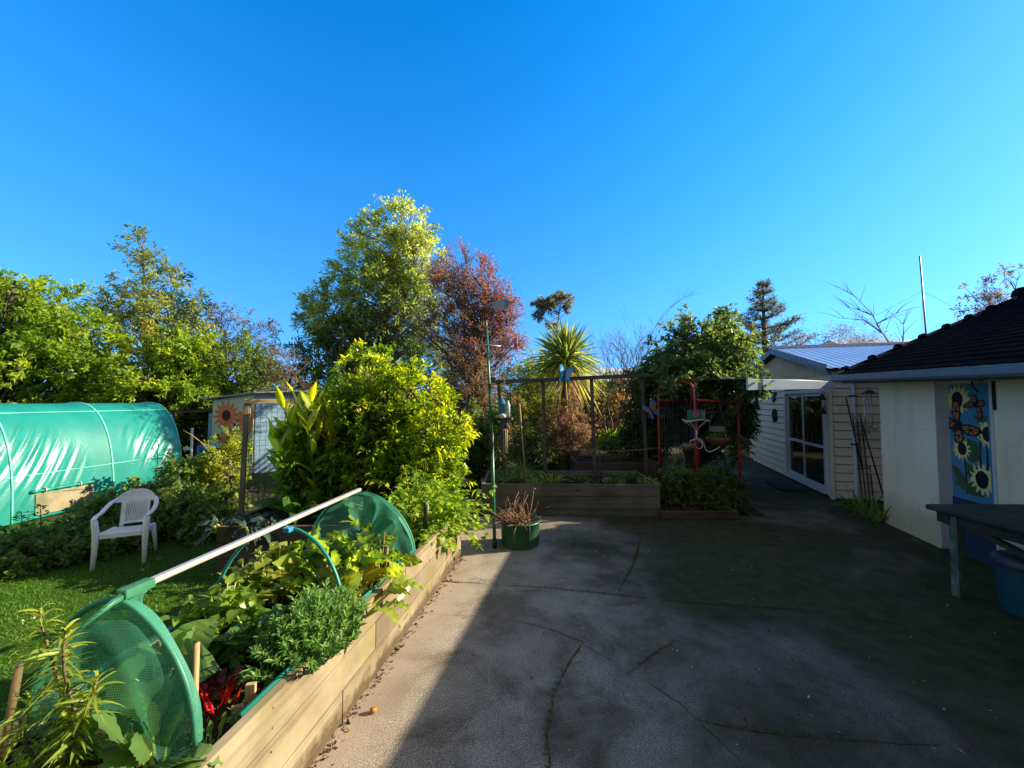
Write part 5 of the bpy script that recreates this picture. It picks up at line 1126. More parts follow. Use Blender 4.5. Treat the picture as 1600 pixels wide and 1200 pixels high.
# neighbour roofs far off between the trees
for (px, py, Y, w_, lab) in ((955, 580, 34, 5, 'pale roofed house glimpsed far behind the cabbage tree'), (1400, 532, 60, 16, 'white roofed building far off behind the annex roof')):
    q = PY(px, py, Y); o = thing('distant_house', lab, 'house', (q.x, Y, 0), 0, 'distant houses'); mb = MB(); hz = q.z; mb.box((0, 3, hz / 2 - .3), (w_ * .94, 5.5, hz - .6)); mb.build('wall', M['cream'], o); mb = MB(); mb.prism([(-.5 - 2.9, -.5), (2.9 + .5, -.5), (0, .9)], (-w_ / 2, 3, hz - .4), (0, 1, 0), UZ, w_); mb.build('roof', paint('far_roof', (.6, .6, .6), None, .5), o)
# ------------------------------------------------------------------ vegetation
M['bark'] = paint('bark', (.12, .09, .065), (.06, .045, .032), .9, 8, .1, bstr=.5, stretch=(3, 3, .6))
M['bark_pale'] = paint('bark_pale', (.26, .22, .18), (.15, .12, .09), .9, 8, .1, bstr=.4, stretch=(3, 3, .6))
M['twig'] = paint('twig', (.15, .10, .075), (.09, .06, .045), .85, 10)
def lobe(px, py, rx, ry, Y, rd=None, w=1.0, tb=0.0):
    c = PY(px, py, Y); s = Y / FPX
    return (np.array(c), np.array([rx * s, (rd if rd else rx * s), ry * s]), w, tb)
def tree(name, label, cat, lobes, leafm, base=None, ncl=120, per=90, L=.12, W=.045, rc=.32, tr=.12, bark='bark', group=None, seed=1, twigs=5, out=.5, up=.25,
         kind='simple', droop=.15, shell=.42, fold=.25, trunk=True, trunks=1, spread=.5, lean=0.0, tipcol=0.0, flat=1.0, solo=None):
    rng = np.random.default_rng(seed)
    ws = np.array([l[2] * (l[1][0] * l[1][1] * l[1][2]) ** (2 / 3) for l in lobes]); ws /= ws.sum()
    which = rng.choice(len(lobes), ncl, p=ws)
    u = rnd_unit(ncl, rng) * (rng.random(ncl) ** shell)[:, None]
    C = np.array([lobes[i][0] for i in which]) + u * np.array([lobes[i][1] for i in which])
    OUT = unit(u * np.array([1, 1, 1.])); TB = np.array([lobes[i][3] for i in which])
    ctr = np.average([l[0] for l in lobes], axis=0, weights=ws); topz_ = max(l[0][2] + l[1][2] * .75 for l in lobes)
    if base is None: base = (ctr[0], ctr[1], 0)
    base = np.array(base, float); C[:, 2] = np.maximum(C[:, 2], base[2] + .08)
    root = thing(name, label, cat, tuple(base), 0, group)
    # trunk and limbs
    mb = MB(); H = topz_ - base[2]
    tp = max(lobes, key=lambda l: l[0][2])[0]
    trs = []
    for k in range(trunks):
        off = rng.normal(0, spread * tr * 3, 2) if trunks > 1 else np.zeros(2)
        lb = lobes[(k * 2) % len(lobes)]; e = np.array([lb[0][0], lb[0][1], lb[0][2] + lb[1][2] * .3]) if trunks > 1 else np.array([tp[0], tp[1], topz_ - .05 * H])
        pts = []
        for i in range(7):
            t = i / 6; p = base * (1 - t) + e * t; p[:2] = base[:2] * (1 - t ** 1.3) + e[:2] * t ** 1.3; p[:2] += off * .15 + rng.normal(0, .03 * H, 2) * math.sin(math.pi * t) * .5; pts.append(p)
        pts = np.array(pts) - base; trs.append(pts)
        if trunk: mb.tube([Vector(p) for p in pts], [tr * (1 - .88 * (i / 6)) * (1.25 if i == 0 else 1) for i in range(7)], 8)
    if trunk:
        for j in range(ncl):
            pts = trs[j % trunks]; c = C[j] - base
            hd = np.linalg.norm(c[:2] - pts[3][:2]); z0 = max(.08 * H, min(c[2] - hd * rng.uniform(.5, 1.1), H * .93)); f = min(z0 / max(pts[6][2], .05), .99) * 6; i = int(f); s_ = pts[i] + (pts[min(i + 1, 6)] - pts[i]) * (f - i)
            d = c - s_; m1 = s_ + d * .35 + np.array([0, 0, -.04 * np.linalg.norm(d)]) + rng.normal(0, .04, 3) * np.linalg.norm(d); m2 = s_ + d * .7 + rng.normal(0, .05, 3) * np.linalg.norm(d)
            r0 = min(tr * .35, .008 + .012 * np.linalg.norm(d)) * (.6 + .4 * rng.random()); r0 = min(r0, tr * .4)
            mb.tube([Vector(s_), Vector(m1), Vector(m2), Vector(c)], [r0, r0 * .75, r0 * .5, r0 * .22], 5, False)
    # leaves along twigs of each clump
    tw = unit(rnd_unit(ncl * twigs, rng).reshape(ncl, twigs, 3) + OUT[:, None] * out + np.array([0, 0, up]))
    ci = np.repeat(np.arange(ncl), per); n = len(ci); ti = rng.integers(0, twigs, n); s_ = rng.random(n) ** .7
    rcs = rc * rng.uniform(.6, 1.3, ncl); d0 = tw[ci, ti]
    pos = C[ci] + d0 * (rcs[ci] * s_)[:, None] + rng.normal(0, rc * .10, (n, 3)); pos[:, 2] -= (s_ ** 2) * rcs[ci] * .12
    dirs = unit(d0 * .9 + rnd_unit(n, rng) * .85 + np.array([0, 0, .05])); dirs[:, 2] *= flat
    ct = rng.random(ncl)
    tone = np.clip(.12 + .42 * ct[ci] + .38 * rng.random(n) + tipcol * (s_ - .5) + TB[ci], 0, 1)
    if trunk and twigs:
        for j in range(ncl):
            for k in range(twigs):
                c = C[j] - base; e = c + tw[j, k] * rcs[j]; mb.tube([Vector(c), Vector(e)], [.006 + .004 * rc, .002], 3, False)
        mb.build('trunk', M[bark], root)
    lv = Leaves(); Ls = L * rng.uniform(.65, 1.25, n); pos -= base
    if kind == 'simple': lv.simple(pos, dirs, Ls, Ls * W / L, tone, fold, droop, rng=rng)
    else: lv.blade(pos, dirs, Ls, Ls * W / L, tone, 3, droop, fold, kind, rng=rng)
    lv.build('crown', leafm, root)
    return root, C, rng
LM = {}
_lm = leafmat
def leafmat(name, cols, trans=.3, rough=.45, spec=.35): return _lm(name, cols, min(trans + .22, .6), rough, spec, 2.2)
LM['bright'] = leafmat('leaf_bright', [(.020, .045, .006), (.055, .105, .010), (.11, .16, .015), (.20, .22, .025)], .32)
LM['mid'] = leafmat('leaf_mid', [(.018, .036, .008), (.040, .075, .012), (.085, .115, .020), (.15, .16, .03)], .3)
LM['airy'] = leafmat('leaf_airy', [(.034, .050, .016), (.070, .095, .026), (.12, .14, .032), (.24, .21, .04)], .3)
LM['dark'] = leafmat('leaf_dark', [(.010, .022, .007), (.022, .042, .010), (.040, .065, .014), (.075, .10, .02)], .22, .35, .5)
LM['upper'] = leafmat('leaf_upper', [(.012, .028, .008), (.034, .062, .015), (.10, .135, .026), (.22, .25, .05)], .3, .4, .5)
LM['camellia'] = leafmat('leaf_camellia', [(.012, .028, .008), (.026, .050, .012), (.055, .085, .018), (.11, .14, .03)], .26, .35, .5)
LM['red'] = leafmat('leaf_red', [(.042, .042, .018), (.080, .056, .026), (.12, .058, .034), (.165, .07, .05)], .3, .6)
LM['brownred'] = leafmat('leaf_brownred', [(.05, .035, .02), (.085, .05, .028), (.10, .08, .03), (.16, .07, .045)], .25, .6)
LM['gold'] = leafmat('leaf_gold', [(.014, .036, .005), (.034, .080, .007), (.085, .145, .010), (.26, .27, .014)], .34, .38, .45)
LM['shrub'] = leafmat('leaf_shrub', [(.018, .035, .010), (.035, .065, .014), (.065, .10, .02), (.13, .16, .03)], .3)
LM['autumn'] = leafmat('leaf_autumn', [(.08, .045, .02), (.14, .08, .025), (.22, .13, .03), (.28, .2, .04)], .3, .6)
LM['gum'] = leafmat('leaf_gum', [(.028, .034, .02), (.05, .055, .03), (.085, .085, .045), (.12, .11, .06)], .2, .6)
LM['pine'] = leafmat('leaf_pine', [(.022, .03, .02), (.035, .045, .028), (.055, .06, .035), (.09, .085, .045)], .1, .6)
LM['fern'] = leafmat('leaf_fern', [(.03, .05, .008), (.07, .10, .012), (.14, .16, .02), (.24, .24, .03)], .35)
LM['dry'] = leafmat('leaf_dry', [(.045, .04, .034), (.07, .06, .05), (.095, .08, .065), (.11, .10, .05)], .2, .8)
g = 'trees and tall shrubs along the back boundary'
tree('broadleaf_tree', 'bright green rounded broadleaf tree rising behind the left end of the polytunnel', 'tree', [lobe(-60, 520, 110, 120, 11.5), lobe(20, 500, 75, 75, 11), lobe(95, 510, 55, 62, 11.3), lobe(140, 560, 42, 70, 11.4), lobe(50, 590, 110, 75, 10.8, 1.2), lobe(-60, 640, 90, 70, 10.8)], LM['bright'], ncl=440, per=80, L=.15, W=.065, rc=.42, tr=.2, seed=2, group=g, shell=.3)
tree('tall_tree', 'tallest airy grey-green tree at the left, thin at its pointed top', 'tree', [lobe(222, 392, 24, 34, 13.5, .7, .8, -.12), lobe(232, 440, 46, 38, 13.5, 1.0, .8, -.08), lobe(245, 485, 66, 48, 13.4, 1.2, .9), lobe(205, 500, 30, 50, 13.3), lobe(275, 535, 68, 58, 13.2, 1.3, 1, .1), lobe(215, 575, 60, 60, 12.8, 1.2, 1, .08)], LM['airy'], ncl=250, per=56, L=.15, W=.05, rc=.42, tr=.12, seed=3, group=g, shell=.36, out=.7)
tree('broadleaf_tree', 'yellow-green leafy tree below the tall pointed one, just above the polytunnel roof', 'tree', [lobe(205, 585, 65, 50, 11.6, 1), lobe(250, 610, 75, 40, 11.4, 1.0), lobe(180, 620, 55, 40, 11.4), lobe(150, 660, 120, 45, 11.3, .8), lobe(300, 560, 42, 40, 12, 1)], LM['bright'], ncl=250, per=80, L=.13, W=.055, rc=.38, tr=.12, seed=4, group=g, shell=.33)
tree('evergreen_shrub', 'dark green rounded evergreen standing behind the sunflower shed', 'shrub', [lobe(355, 575, 55, 55, 12.6, 1.1), lobe(395, 590, 34, 44, 12.4, 1), lobe(310, 610, 50, 60, 12.2, 1.1, 1, -.1), lobe(350, 650, 100, 60, 12.6, 1, 1, -.1)], LM['mid'], ncl=210, per=80, L=.11, W=.05, rc=.34, tr=.1, seed=5, group=g, shell=.33)
tree('seedhead_shrub', 'thin brownish shrub with dry pinkish seed heads above the sunflower shed', 'shrub', [lobe(375, 512, 12, 34, 13.5, .4), lobe(405, 520, 26, 40, 13.5, .6), lobe(425, 545, 20, 40, 13.5, .6), lobe(345, 505, 14, 28, 13.6, .4)], LM['dry'], ncl=46, per=24, L=.11, W=.04, rc=.34, tr=.06, seed=6, group=g, bark='twig', shell=.7, up=.8)
tree('bare_shrub', 'tangle of brown leafless twigs left of the tall dark tree', 'shrub', [lobe(450, 580, 28, 45, 12.5, .7), lobe(440, 640, 40, 50, 12.2, .7)], LM['brownred'], ncl=70, per=28, L=.08, W=.02, rc=.36, tr=.05, seed=7, group=g, bark='twig', up=.5, twigs=7)
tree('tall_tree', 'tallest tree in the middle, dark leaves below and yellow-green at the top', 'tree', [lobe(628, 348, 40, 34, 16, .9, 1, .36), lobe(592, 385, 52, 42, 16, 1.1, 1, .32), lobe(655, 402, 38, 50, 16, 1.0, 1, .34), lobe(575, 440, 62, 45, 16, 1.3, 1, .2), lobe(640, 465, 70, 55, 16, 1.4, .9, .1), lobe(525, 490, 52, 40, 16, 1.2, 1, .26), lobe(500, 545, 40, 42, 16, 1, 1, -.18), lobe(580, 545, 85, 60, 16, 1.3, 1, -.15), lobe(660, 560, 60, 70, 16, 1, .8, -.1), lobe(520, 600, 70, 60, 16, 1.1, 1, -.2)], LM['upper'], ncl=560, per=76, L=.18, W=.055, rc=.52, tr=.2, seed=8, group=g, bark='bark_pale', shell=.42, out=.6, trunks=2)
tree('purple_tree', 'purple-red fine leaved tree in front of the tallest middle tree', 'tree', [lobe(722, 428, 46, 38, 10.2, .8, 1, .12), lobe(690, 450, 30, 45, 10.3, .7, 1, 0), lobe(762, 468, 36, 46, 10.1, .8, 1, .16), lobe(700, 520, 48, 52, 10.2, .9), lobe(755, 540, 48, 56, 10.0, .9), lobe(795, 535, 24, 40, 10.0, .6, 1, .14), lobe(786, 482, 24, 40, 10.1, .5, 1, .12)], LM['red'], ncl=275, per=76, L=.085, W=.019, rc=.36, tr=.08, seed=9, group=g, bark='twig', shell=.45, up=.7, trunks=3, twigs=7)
tree('brown_shrub', 'dense brownish green shrub at the foot of the purple-red tree', 'shrub', [lobe(735, 600, 55, 55, 9.7, .8), lobe(760, 655, 45, 60, 9.5, .7), lobe(700, 650, 40, 60, 9.6, .7)], LM['brownred'], ncl=190, per=85, L=.08, W=.02, rc=.32, tr=.05, seed=10, group=g, bark='twig', shell=.4, up=.1, trunks=3, twigs=6)
# far trees
tree('gum_tree', 'distant flat topped gum tree behind the cabbage tree', 'tree', [lobe(850, 476, 20, 5, 32, 1.2, 1.3), lobe(876, 470, 18, 5, 32, 1.0), lobe(838, 492, 14, 4, 32, .8), lobe(862, 512, 8, 8, 32, .6, .5), lobe(886, 486, 9, 4, 32, .5)], LM['gum'], base=(PY(856, 620, 32).x, 32, 0), ncl=48, per=60, L=.26, W=.10, rc=.5, tr=.26, seed=11, bark='bark_pale', shell=.7, group='far trees beyond the garden')
def pine(label, px, ytop, ybase, Y, wpx, seed, group):
    rng = np.random.default_rng(seed); b = PY(px, 627, Y); b = np.array([b.x, Y, 0]); H = PY(px, ytop, Y).z; s = Y / FPX
    root = thing('pine_tree', label, 'tree', tuple(b), 0, group); mb = MB(); mb.tube([(0, 0, 0), (0, 0, H * .6), (0, 0, H)], [.28, .16, .03], 8); P, D, T = [], [], []
    z = H * .12
    while z < H - .15:
        f = (H - z) / (H * .9); R_ = wpx * s * min(1, f ** .8) * rng.uniform(.7, 1.15); k = int(rng.integers(4, 7)); a0 = rng.random() * 6
        for j in range(k):
            a = a0 + 6.283 * j / k + rng.normal(0, .2); Rr = R_ * rng.uniform(.6, 1.1); e = np.array([math.cos(a) * Rr, math.sin(a) * Rr, z + Rr * rng.uniform(.15, .5)]); s0 = np.array([0, 0, z]); m = (s0 + e) / 2 - np.array([0, 0, .08 * Rr]); mb.tube([Vector(s0), Vector(m), Vector(e)], [.05, .035, .015], 4, False)
            nn = int(40 + Rr * 90); u = rng.random(nn) ** .6; q = s0 * ((1 - u) ** 2)[:, None] + m * (2 * u * (1 - u))[:, None] + e * (u * u)[:, None]; q += rng.normal(0, .10, q.shape); P.append(q); dd = unit(e - s0); D.append(np.tile(dd, (nn, 1)) + rng.normal(0, .8, (nn, 3)) + [0, 0, .5]); T.append(np.clip(rng.random() * .5 + rng.random(nn) * .5, 0, 1))
        z += H * .055 * rng.uniform(.8, 1.2)
    mb.build('trunk', M['bark'], root); lv = Leaves(); P = np.concatenate(P); lv.simple(P, np.concatenate(D), rng.uniform(.16, .34, len(P)), .05, np.concatenate(T)); lv.build('crown', LM['pine'], root)
pine('dark green pine standing behind the white flowering shrub', 1197, 440, 620, 26, 120, 12, 'far trees beyond the garden')
# round topped conifer tips far right, behind the tiled roof
for px, yt, lab, sd in ((1541, 458, 'narrow purplish leafless poplar above the tiled roof', 13), (1572, 446, 'second, fuller purplish poplar nearer the right edge above the tiled roof', 14)):
    tree('poplar_tree', lab, 'tree', [lobe(px, yt + 40, 8 if sd == 13 else 13, 42, 40, .6), lobe(px, yt + 70, 10 if sd == 13 else 15, 36, 40, .7)], LM['dry'], ncl=60, per=22, L=.22, W=.05, rc=.8, tr=.14, seed=sd, bark='twig', up=2.0, twigs=6, group='far trees beyond the garden')
tree('blossom_tree', 'sparse branches with pinkish brown leaf clusters at the right edge of the sky', 'tree', [lobe(1560, 432, 30, 9, 16, .5), lobe(1535, 448, 20, 8, 16, .5), lobe(1590, 425, 16, 9, 16, .5), lobe(1548, 470, 40, 14, 16, .6), lobe(1510, 485, 14, 6, 16, .5)], LM['dry'], base=(PY(1590, 600, 16).x, 16, 0), ncl=32, per=16, L=.16, W=.06, rc=.26, tr=.07, seed=15, bark='twig', up=.1, group='far trees beyond the garden')
# leafless trees: recursive branches
def bare(name, label, px, Y, ytop, seed, spread=.5, depth=5, r0=.06, group=None, leafm=None, lean=(0, 0), nstem=3, sc_=1.0, cat='tree'):
    rg = random.Random(seed); b = PY(px, 627, Y); b.z = 0; H = PY(px, ytop, Y).z; root = thing(name, label, cat, b, 0, group); mb = MB(); tips = []
    def grow(p, d, L, r, k):
        pts = [p]; q = p
        for i in range(3):
            d = (d + Vector((rg.gauss(0, .12), rg.gauss(0, .12), rg.gauss(.02, .08)))).normalized(); q = q + d * L / 3; pts.append(q)
        mb.tube(pts, [r, r * .85, r * .72, r * .6], 5 if k > 2 else 3, False); 
        if k == 0: tips.append((q, d)); return
        for i in range(2 if rg.random() < .6 else 3):
            nd = (d + Vector((rg.gauss(0, spread), rg.gauss(0, spread), rg.gauss(.08, spread * .5)))).normalized(); grow(pts[rg.choice((2, 3, 3))], nd, L * rg.uniform(.62, .85), r * .6, k - 1)
    tot = sum(.74 ** i for i in range(depth + 1))
    for i in range(nstem): grow(Vector((rg.gauss(0, .1), rg.gauss(0, .1), 0)), Vector((rg.gauss(lean[0], .18), rg.gauss(lean[1], .18), 1)).normalized(), H / tot * rg.uniform(.85, 1.1) * sc_, r0, depth)
    mb.build('trunk', M['twig'], root)
    if leafm:
        rng = np.random.default_rng(seed); P = np.array([t[0] for t in tips]); n = len(P) * 5; ii = np.repeat(np.arange(len(P)), 5); lv = Leaves(); lv.simple(P[ii] + rng.normal(0, .08, (n, 3)), rnd_unit(n, rng), rng.uniform(.04, .11, n), .035, rng.random(n)); lv.build('crown', leafm, root)
gb = 'leafless trees and shrubs'
bare('bare_tree', 'wispy leafless tree against the sky right of the cabbage tree', 985, 14, 482, 21, .32, 6, .05, gb, None, nstem=4)
bare('bare_tree', 'smaller wispy leafless shrub between cabbage tree and white flowering shrub', 950, 13, 505, 22, .35, 5, .04, gb, None, nstem=4)
bare('bare_shrub', 'fine leafless shrub with seed heads just above the pale metal roof', 1285, 20, 500, 23, .35, 6, .045, gb, LM['dry'], nstem=5, cat='shrub')
bare('bare_shrub', 'second fine leafless shrub above the pale metal roof, nearer the mast', 1335, 21, 500, 24, .35, 6, .045, gb, LM['dry'], nstem=4, cat='shrub')
def limbs(name, label, specs, Y, group, r=.05):
    b = PY(specs[0][0][0], 620, Y); b.z = 0; root = thing(name, label, 'tree', b, 0, group); mb = MB(); b0 = PY(*specs[0][0], Y); mb.tube([(0, 0, 0), b0 - b], [r * 1.4, r], 6); rg = random.Random(5)
    for s_ in specs:
        pts = [PY(x, y, Y + .3 * i) - b for i, (x, y) in enumerate(s_)]; n = len(pts); mb.tube(pts, [r * (1 - .85 * i / (n - 1)) for i in range(n)], 5)
        for i in range(1, n):
            for _ in range(3): q = pts[i - 1].lerp(pts[i], rg.random()); e = q + (pts[i] - pts[i - 1]).normalized() * rg.uniform(.3, .9) + Vector((rg.gauss(0, .35), rg.gauss(0, .3), rg.uniform(0, .5))); mb.tube([q, q.lerp(e, .5) + Vector((0, 0, .05)), e], [.015, .011, .005], 3, False)
    mb.build('trunk', M['bark_pale'], root)
limbs('bare_tree', 'leaning bare branches spreading into the sky above the annex roof ridge', [[(1392, 540), (1375, 515), (1362, 490), (1335, 462), (1305, 446)], [(1370, 506), (1390, 495), (1415, 484)], [(1362, 492), (1345, 485), (1325, 480)], [(1378, 520), (1350, 500), (1312, 497)], [(1410, 540), (1412, 515), (1411, 504)]], 18, gb, .035)
# cabbage tree
cb = PY(884, 562, 11.0); CT = thing('cabbage_tree', 'spiky headed cabbage tree with a shaggy brown trunk in the middle of the garden', 'tree', (cb.x, cb.y, 0)); rng = np.random.default_rng(31)
mb = MB(); mb.tube([(0, 0, 0), (.03, 0, 1.0), (-.02, 0, 1.9), (0, 0, cb.z)], [.17, .14, .13, .12], 10); mb.build('trunk', M['bark'], CT)
n = 430; el = rng.uniform(-.75, 1.5, n); az = rng.uniform(0, 6.283, n); d = np.stack([np.cos(az) * np.cos(el), np.sin(az) * np.cos(el), np.sin(el)], 1)
lv = Leaves(); o_ = np.array([0, 0, cb.z]) + d * .05 + np.array([0, 0, 1.]) * rng.uniform(-.22, .1, n)[:, None]
tone = np.clip(np.where(el < -.25, .75, .3) + rng.normal(0, .2, n), 0, 1)
lv.blade(o_, d, rng.uniform(.85, 1.28, n), rng.uniform(.05, .075, n), tone, 5, np.clip(.30 - .2 * np.sin(el) + rng.normal(0, .08, n), .02, .7), .3, 'sword', rng=rng); 
lv.build('crown', leafmat('leaf_sword', [(.035, .06, .015), (.07, .10, .022), (.13, .15, .03), (.24, .22, .05)], .25, .4, .5), CT)
n = 300; az = rng.uniform(0, 6.283, n); z = rng.uniform(.5, cb.z - .1, n); lv = Leaves(); lv.blade(np.stack([np.cos(az) * .12, np.sin(az) * .12, z], 1), np.stack([np.cos(az) * .6, np.sin(az) * .6, -np.ones(n) * .9], 1), rng.uniform(.35, .7, n), .035, rng.random(n), 4, .2, .2, 'sword', rng=rng); lv.build('dead_skirt', M['dead_stem'] if False else leafmat('dead_leaf', [(.07, .045, .03), (.15, .09, .055), (.27, .16, .09)], .15, .8), CT)
# shrubs between
gs = 'shrubs in the back garden'
tree('feathery_shrub', 'yellow-green feathery shrub left of the cabbage tree', 'shrub', [lobe(832, 585, 30, 30, 13.6, .7), lobe(808, 625, 36, 40, 13.3, .7), lobe(850, 640, 28, 40, 13.5, .6)], LM['fern'], ncl=150, per=66, L=.16, W=.035, rc=.4, tr=.04, seed=33, group=gs, trunks=3, flat=.6)
tree('dark_shrub', 'dark leafy shrub just behind the bird feeder pole', 'shrub', [lobe(765, 690, 50, 50, 8.6, .6, 1, -.1), lobe(725, 690, 36, 60, 8.4, .6, 1, -.1)], LM['shrub'], ncl=130, per=70, L=.10, W=.035, rc=.3, tr=.04, seed=34, group=gs, trunks=3)
tree('dark_shrub', 'mid green shrub behind the left half of the netting frame', 'shrub', [lobe(820, 690, 32, 36, 10.6, .5), lobe(850, 715, 40, 30, 10.4, .5, 1, -.1)], LM['shrub'], ncl=110, per=60, L=.08, W=.03, rc=.26, tr=.04, seed=35, group=gs, trunks=3)
tree('brown_shrub', 'reddish brown grassy shrub at the cabbage tree trunk', 'shrub', [lobe(880, 670, 30, 45, 10.5, .4), lobe(905, 690, 26, 36, 10.5, .4)], LM['brownred'], ncl=90, per=60, L=.13, W=.018, rc=.26, tr=.03, seed=36, group=gs, bark='twig', trunks=3, up=1)
tree('autumn_shrub', 'sparse shrub with orange and yellow autumn leaves right of the cabbage tree', 'shrub', [lobe(960, 625, 34, 34, 14.2, .7), lobe(978, 660, 18, 30, 14, .5), lobe(935, 650, 20, 30, 14.2, .5)], LM['autumn'], ncl=60, per=20, L=.11, W=.06, rc=.3, tr=.05, seed=37, group=gs, bark='bark_pale', shell=.7)
tree('round_shrub', 'small round yellow-green shrub behind the dark back bed', 'shrub', [lobe(965, 694, 26, 24, 13.2, .5)], LM['gold'], ncl=100, per=60, L=.14, W=.03, rc=.2, tr=.02, seed=38, group=gs, up=1.2, trunks=3)
tree('dark_shrub', 'dark evergreen shrub filling the gap left of the red arch', 'shrub', [lobe(1012, 640, 26, 60, 8.9, .5, 1, -.1), lobe(1000, 700, 36, 50, 9.0, .5, 1, -.1)], LM['dark'], ncl=150, per=70, L=.10, W=.04, rc=.28, tr=.05, seed=39, group=gs, trunks=2)
tree('dark_shrub', 'dark hedge shrub behind the cabbage tree and paling fence', 'shrub', [lobe(900, 620, 70, 36, 17.5, 1.0), lobe(980, 615, 60, 36, 17.8, 1.0), lobe(830, 640, 70, 60, 17, 1.0), lobe(1050, 620, 50, 50, 18, 1.0), lobe(930, 660, 90, 40, 17.2, 1.0)], LM['shrub'], ncl=330, per=70, L=.16, W=.06, rc=.46, tr=.07, seed=40, group=gs, trunks=3)
r_, C_, rng = tree('flowering_shrub', 'large dark glossy shrub with white flowers spreading over the red arch', 'shrub', [lobe(1085, 548, 62, 42, 8.7, .9), lobe(1128, 552, 42, 46, 8.5, .8, 1, .1), lobe(1045, 590, 36, 46, 8.8, .7, 1, -.1), lobe(1150, 585, 26, 44, 8.6, .6, 1, .08), lobe(1085, 572, 55, 18, 7.75, .3, 1.4), lobe(1075, 640, 55, 60, 9.1, .6, 1, -.15), lobe(1140, 660, 26, 60, 9.2, .5, 1, -.1), lobe(1082, 498, 9, 14, 8.7, .2), lobe(1120, 498, 16, 12, 8.7, .3), lobe(1166, 625, 16, 30, 7.6, .25, 1.2, -.05), lobe(1070, 597, 12, 7, 7.4, .2, 1.2), lobe(1062, 612, 32, 9, 7.35, .15, .9), lobe(1122, 612, 26, 12, 7.5, .15, .9), lobe(1135, 650, 8, 40, 7.4, .12, .8), lobe(1174, 598, 13, 18, 6.55, .18, 1.6)], LM['camellia'], base=(PY(1075, 700, 9).x, 9.0, 0), ncl=430, per=52, L=.13, W=.05, rc=.27, tr=.09, seed=41, group=gs, shell=.45, trunks=3, droop=.25)
mb = MB(); 
for px, py in ((1162, 552), (1140, 560), (1150, 553), (1128, 549), (1172, 590), (1110, 565), (1063, 545), (1155, 578), (1118, 540), (1135, 585), (1095, 570), (1176, 560)):
    q = PY(px, py, 8.0) - Vector(r_.location); s_ = random.uniform(.035, .055); mb.ball(q, (s_, s_, s_ * .8), 8, 0, 6)
    for k in range(6): a = k * 1.05; mb.ball(q + Vector((math.cos(a) * s_ * .8, -.01, math.sin(a) * s_ * .8)), s_ * .5, 6, 0, 4)
mb.build('blossom', paint('petal_white', (.72, .70, .62), None, .6), r_)
tree('garden_bush', 'sunlit yellow-green bush beyond the far end of the annex path', 'shrub', [lobe(1165, 640, 26, 36, 17, .8), lobe(1150, 620, 30, 40, 18, 1), lobe(1185, 625, 18, 40, 19, .8)], LM['mid'], ncl=130, per=60, L=.12, W=.04, rc=.36, tr=.05, seed=42, group=gs, trunks=3)
q0, q1 = PZ(1148, 712), PZ(1184, 713); o = thing('stone_edging', 'low pale mossy block edging at the end of the path', 'edging', (q0.x, q0.y, 0), 0); mb = MB(); mb.box(((q1.x - q0.x) / 2, .2, .14), (q1.x - q0.x + .3, .4, .28)); mb.box(((q1.x - q0.x) / 2 + .1, .35, .34), (q1.x - q0.x, .4, .12)); mb.build('block', paint('edging', (.34, .32, .13), (.2, .2, .07), .9, 6), o, bevel=.02)
# boundary hedge closing the view on the left
tree('boundary_hedge', 'deep green hedge running behind the polytunnel and shed', 'hedge', [lobe(px, 640, 80, 62, 14.5, .9, 1, -.1) for px in (-160, -60, 60, 180, 300, 420, 540, 660)] + [lobe(px, 690, 90, 50, 14.2, .9, 1, -.1) for px in (0, 150, 300, 450, 600)], LM['mid'], ncl=420, per=60, L=.15, W=.06, rc=.5, tr=.06, seed=43, trunk=True, trunks=4, spread=2)
# ------------------------------------------------------------------ big golden bush by the bed corner
r_, C_, rng = tree('golden_bush', 'big dense yellow-tipped green bush rising behind the far end of the vegetable bed', 'shrub', [lobe(585, 612, 62, 62, 5.5, .6, 1, .08), lobe(640, 630, 52, 58, 5.35, .6, 1, .16), lobe(680, 672, 46, 56, 5.25, .5, 1, .18), lobe(545, 650, 50, 60, 5.5, .55), lobe(600, 690, 80, 60, 5.3, .6), lobe(670, 720, 52, 50, 5.15, .5), lobe(530, 720, 48, 52, 5.4, .5, 1, -.1), lobe(610, 760, 80, 50, 5.15, .55), lobe(690, 760, 30, 40, 5.05, .3), lobe(485, 690, 44, 60, 5.3, .45, 1, -.08), lobe(500, 760, 50, 50, 5.2, .4, 1, -.1), lobe(515, 690, 40, 55, 4.95, .3, 1.2, -.05), lobe(480, 735, 36, 45, 4.8, .25, 1.2, -.1)], LM['gold'], base=(PY(610, 700, 5.35).x, 5.35, .0), ncl=820, per=46, L=.085, W=.026, rc=.15, tr=.06, seed=50, twigs=5, out=.9, up=.35, tipcol=.35, shell=.33, trunks=4, droop=.2, fold=.3)
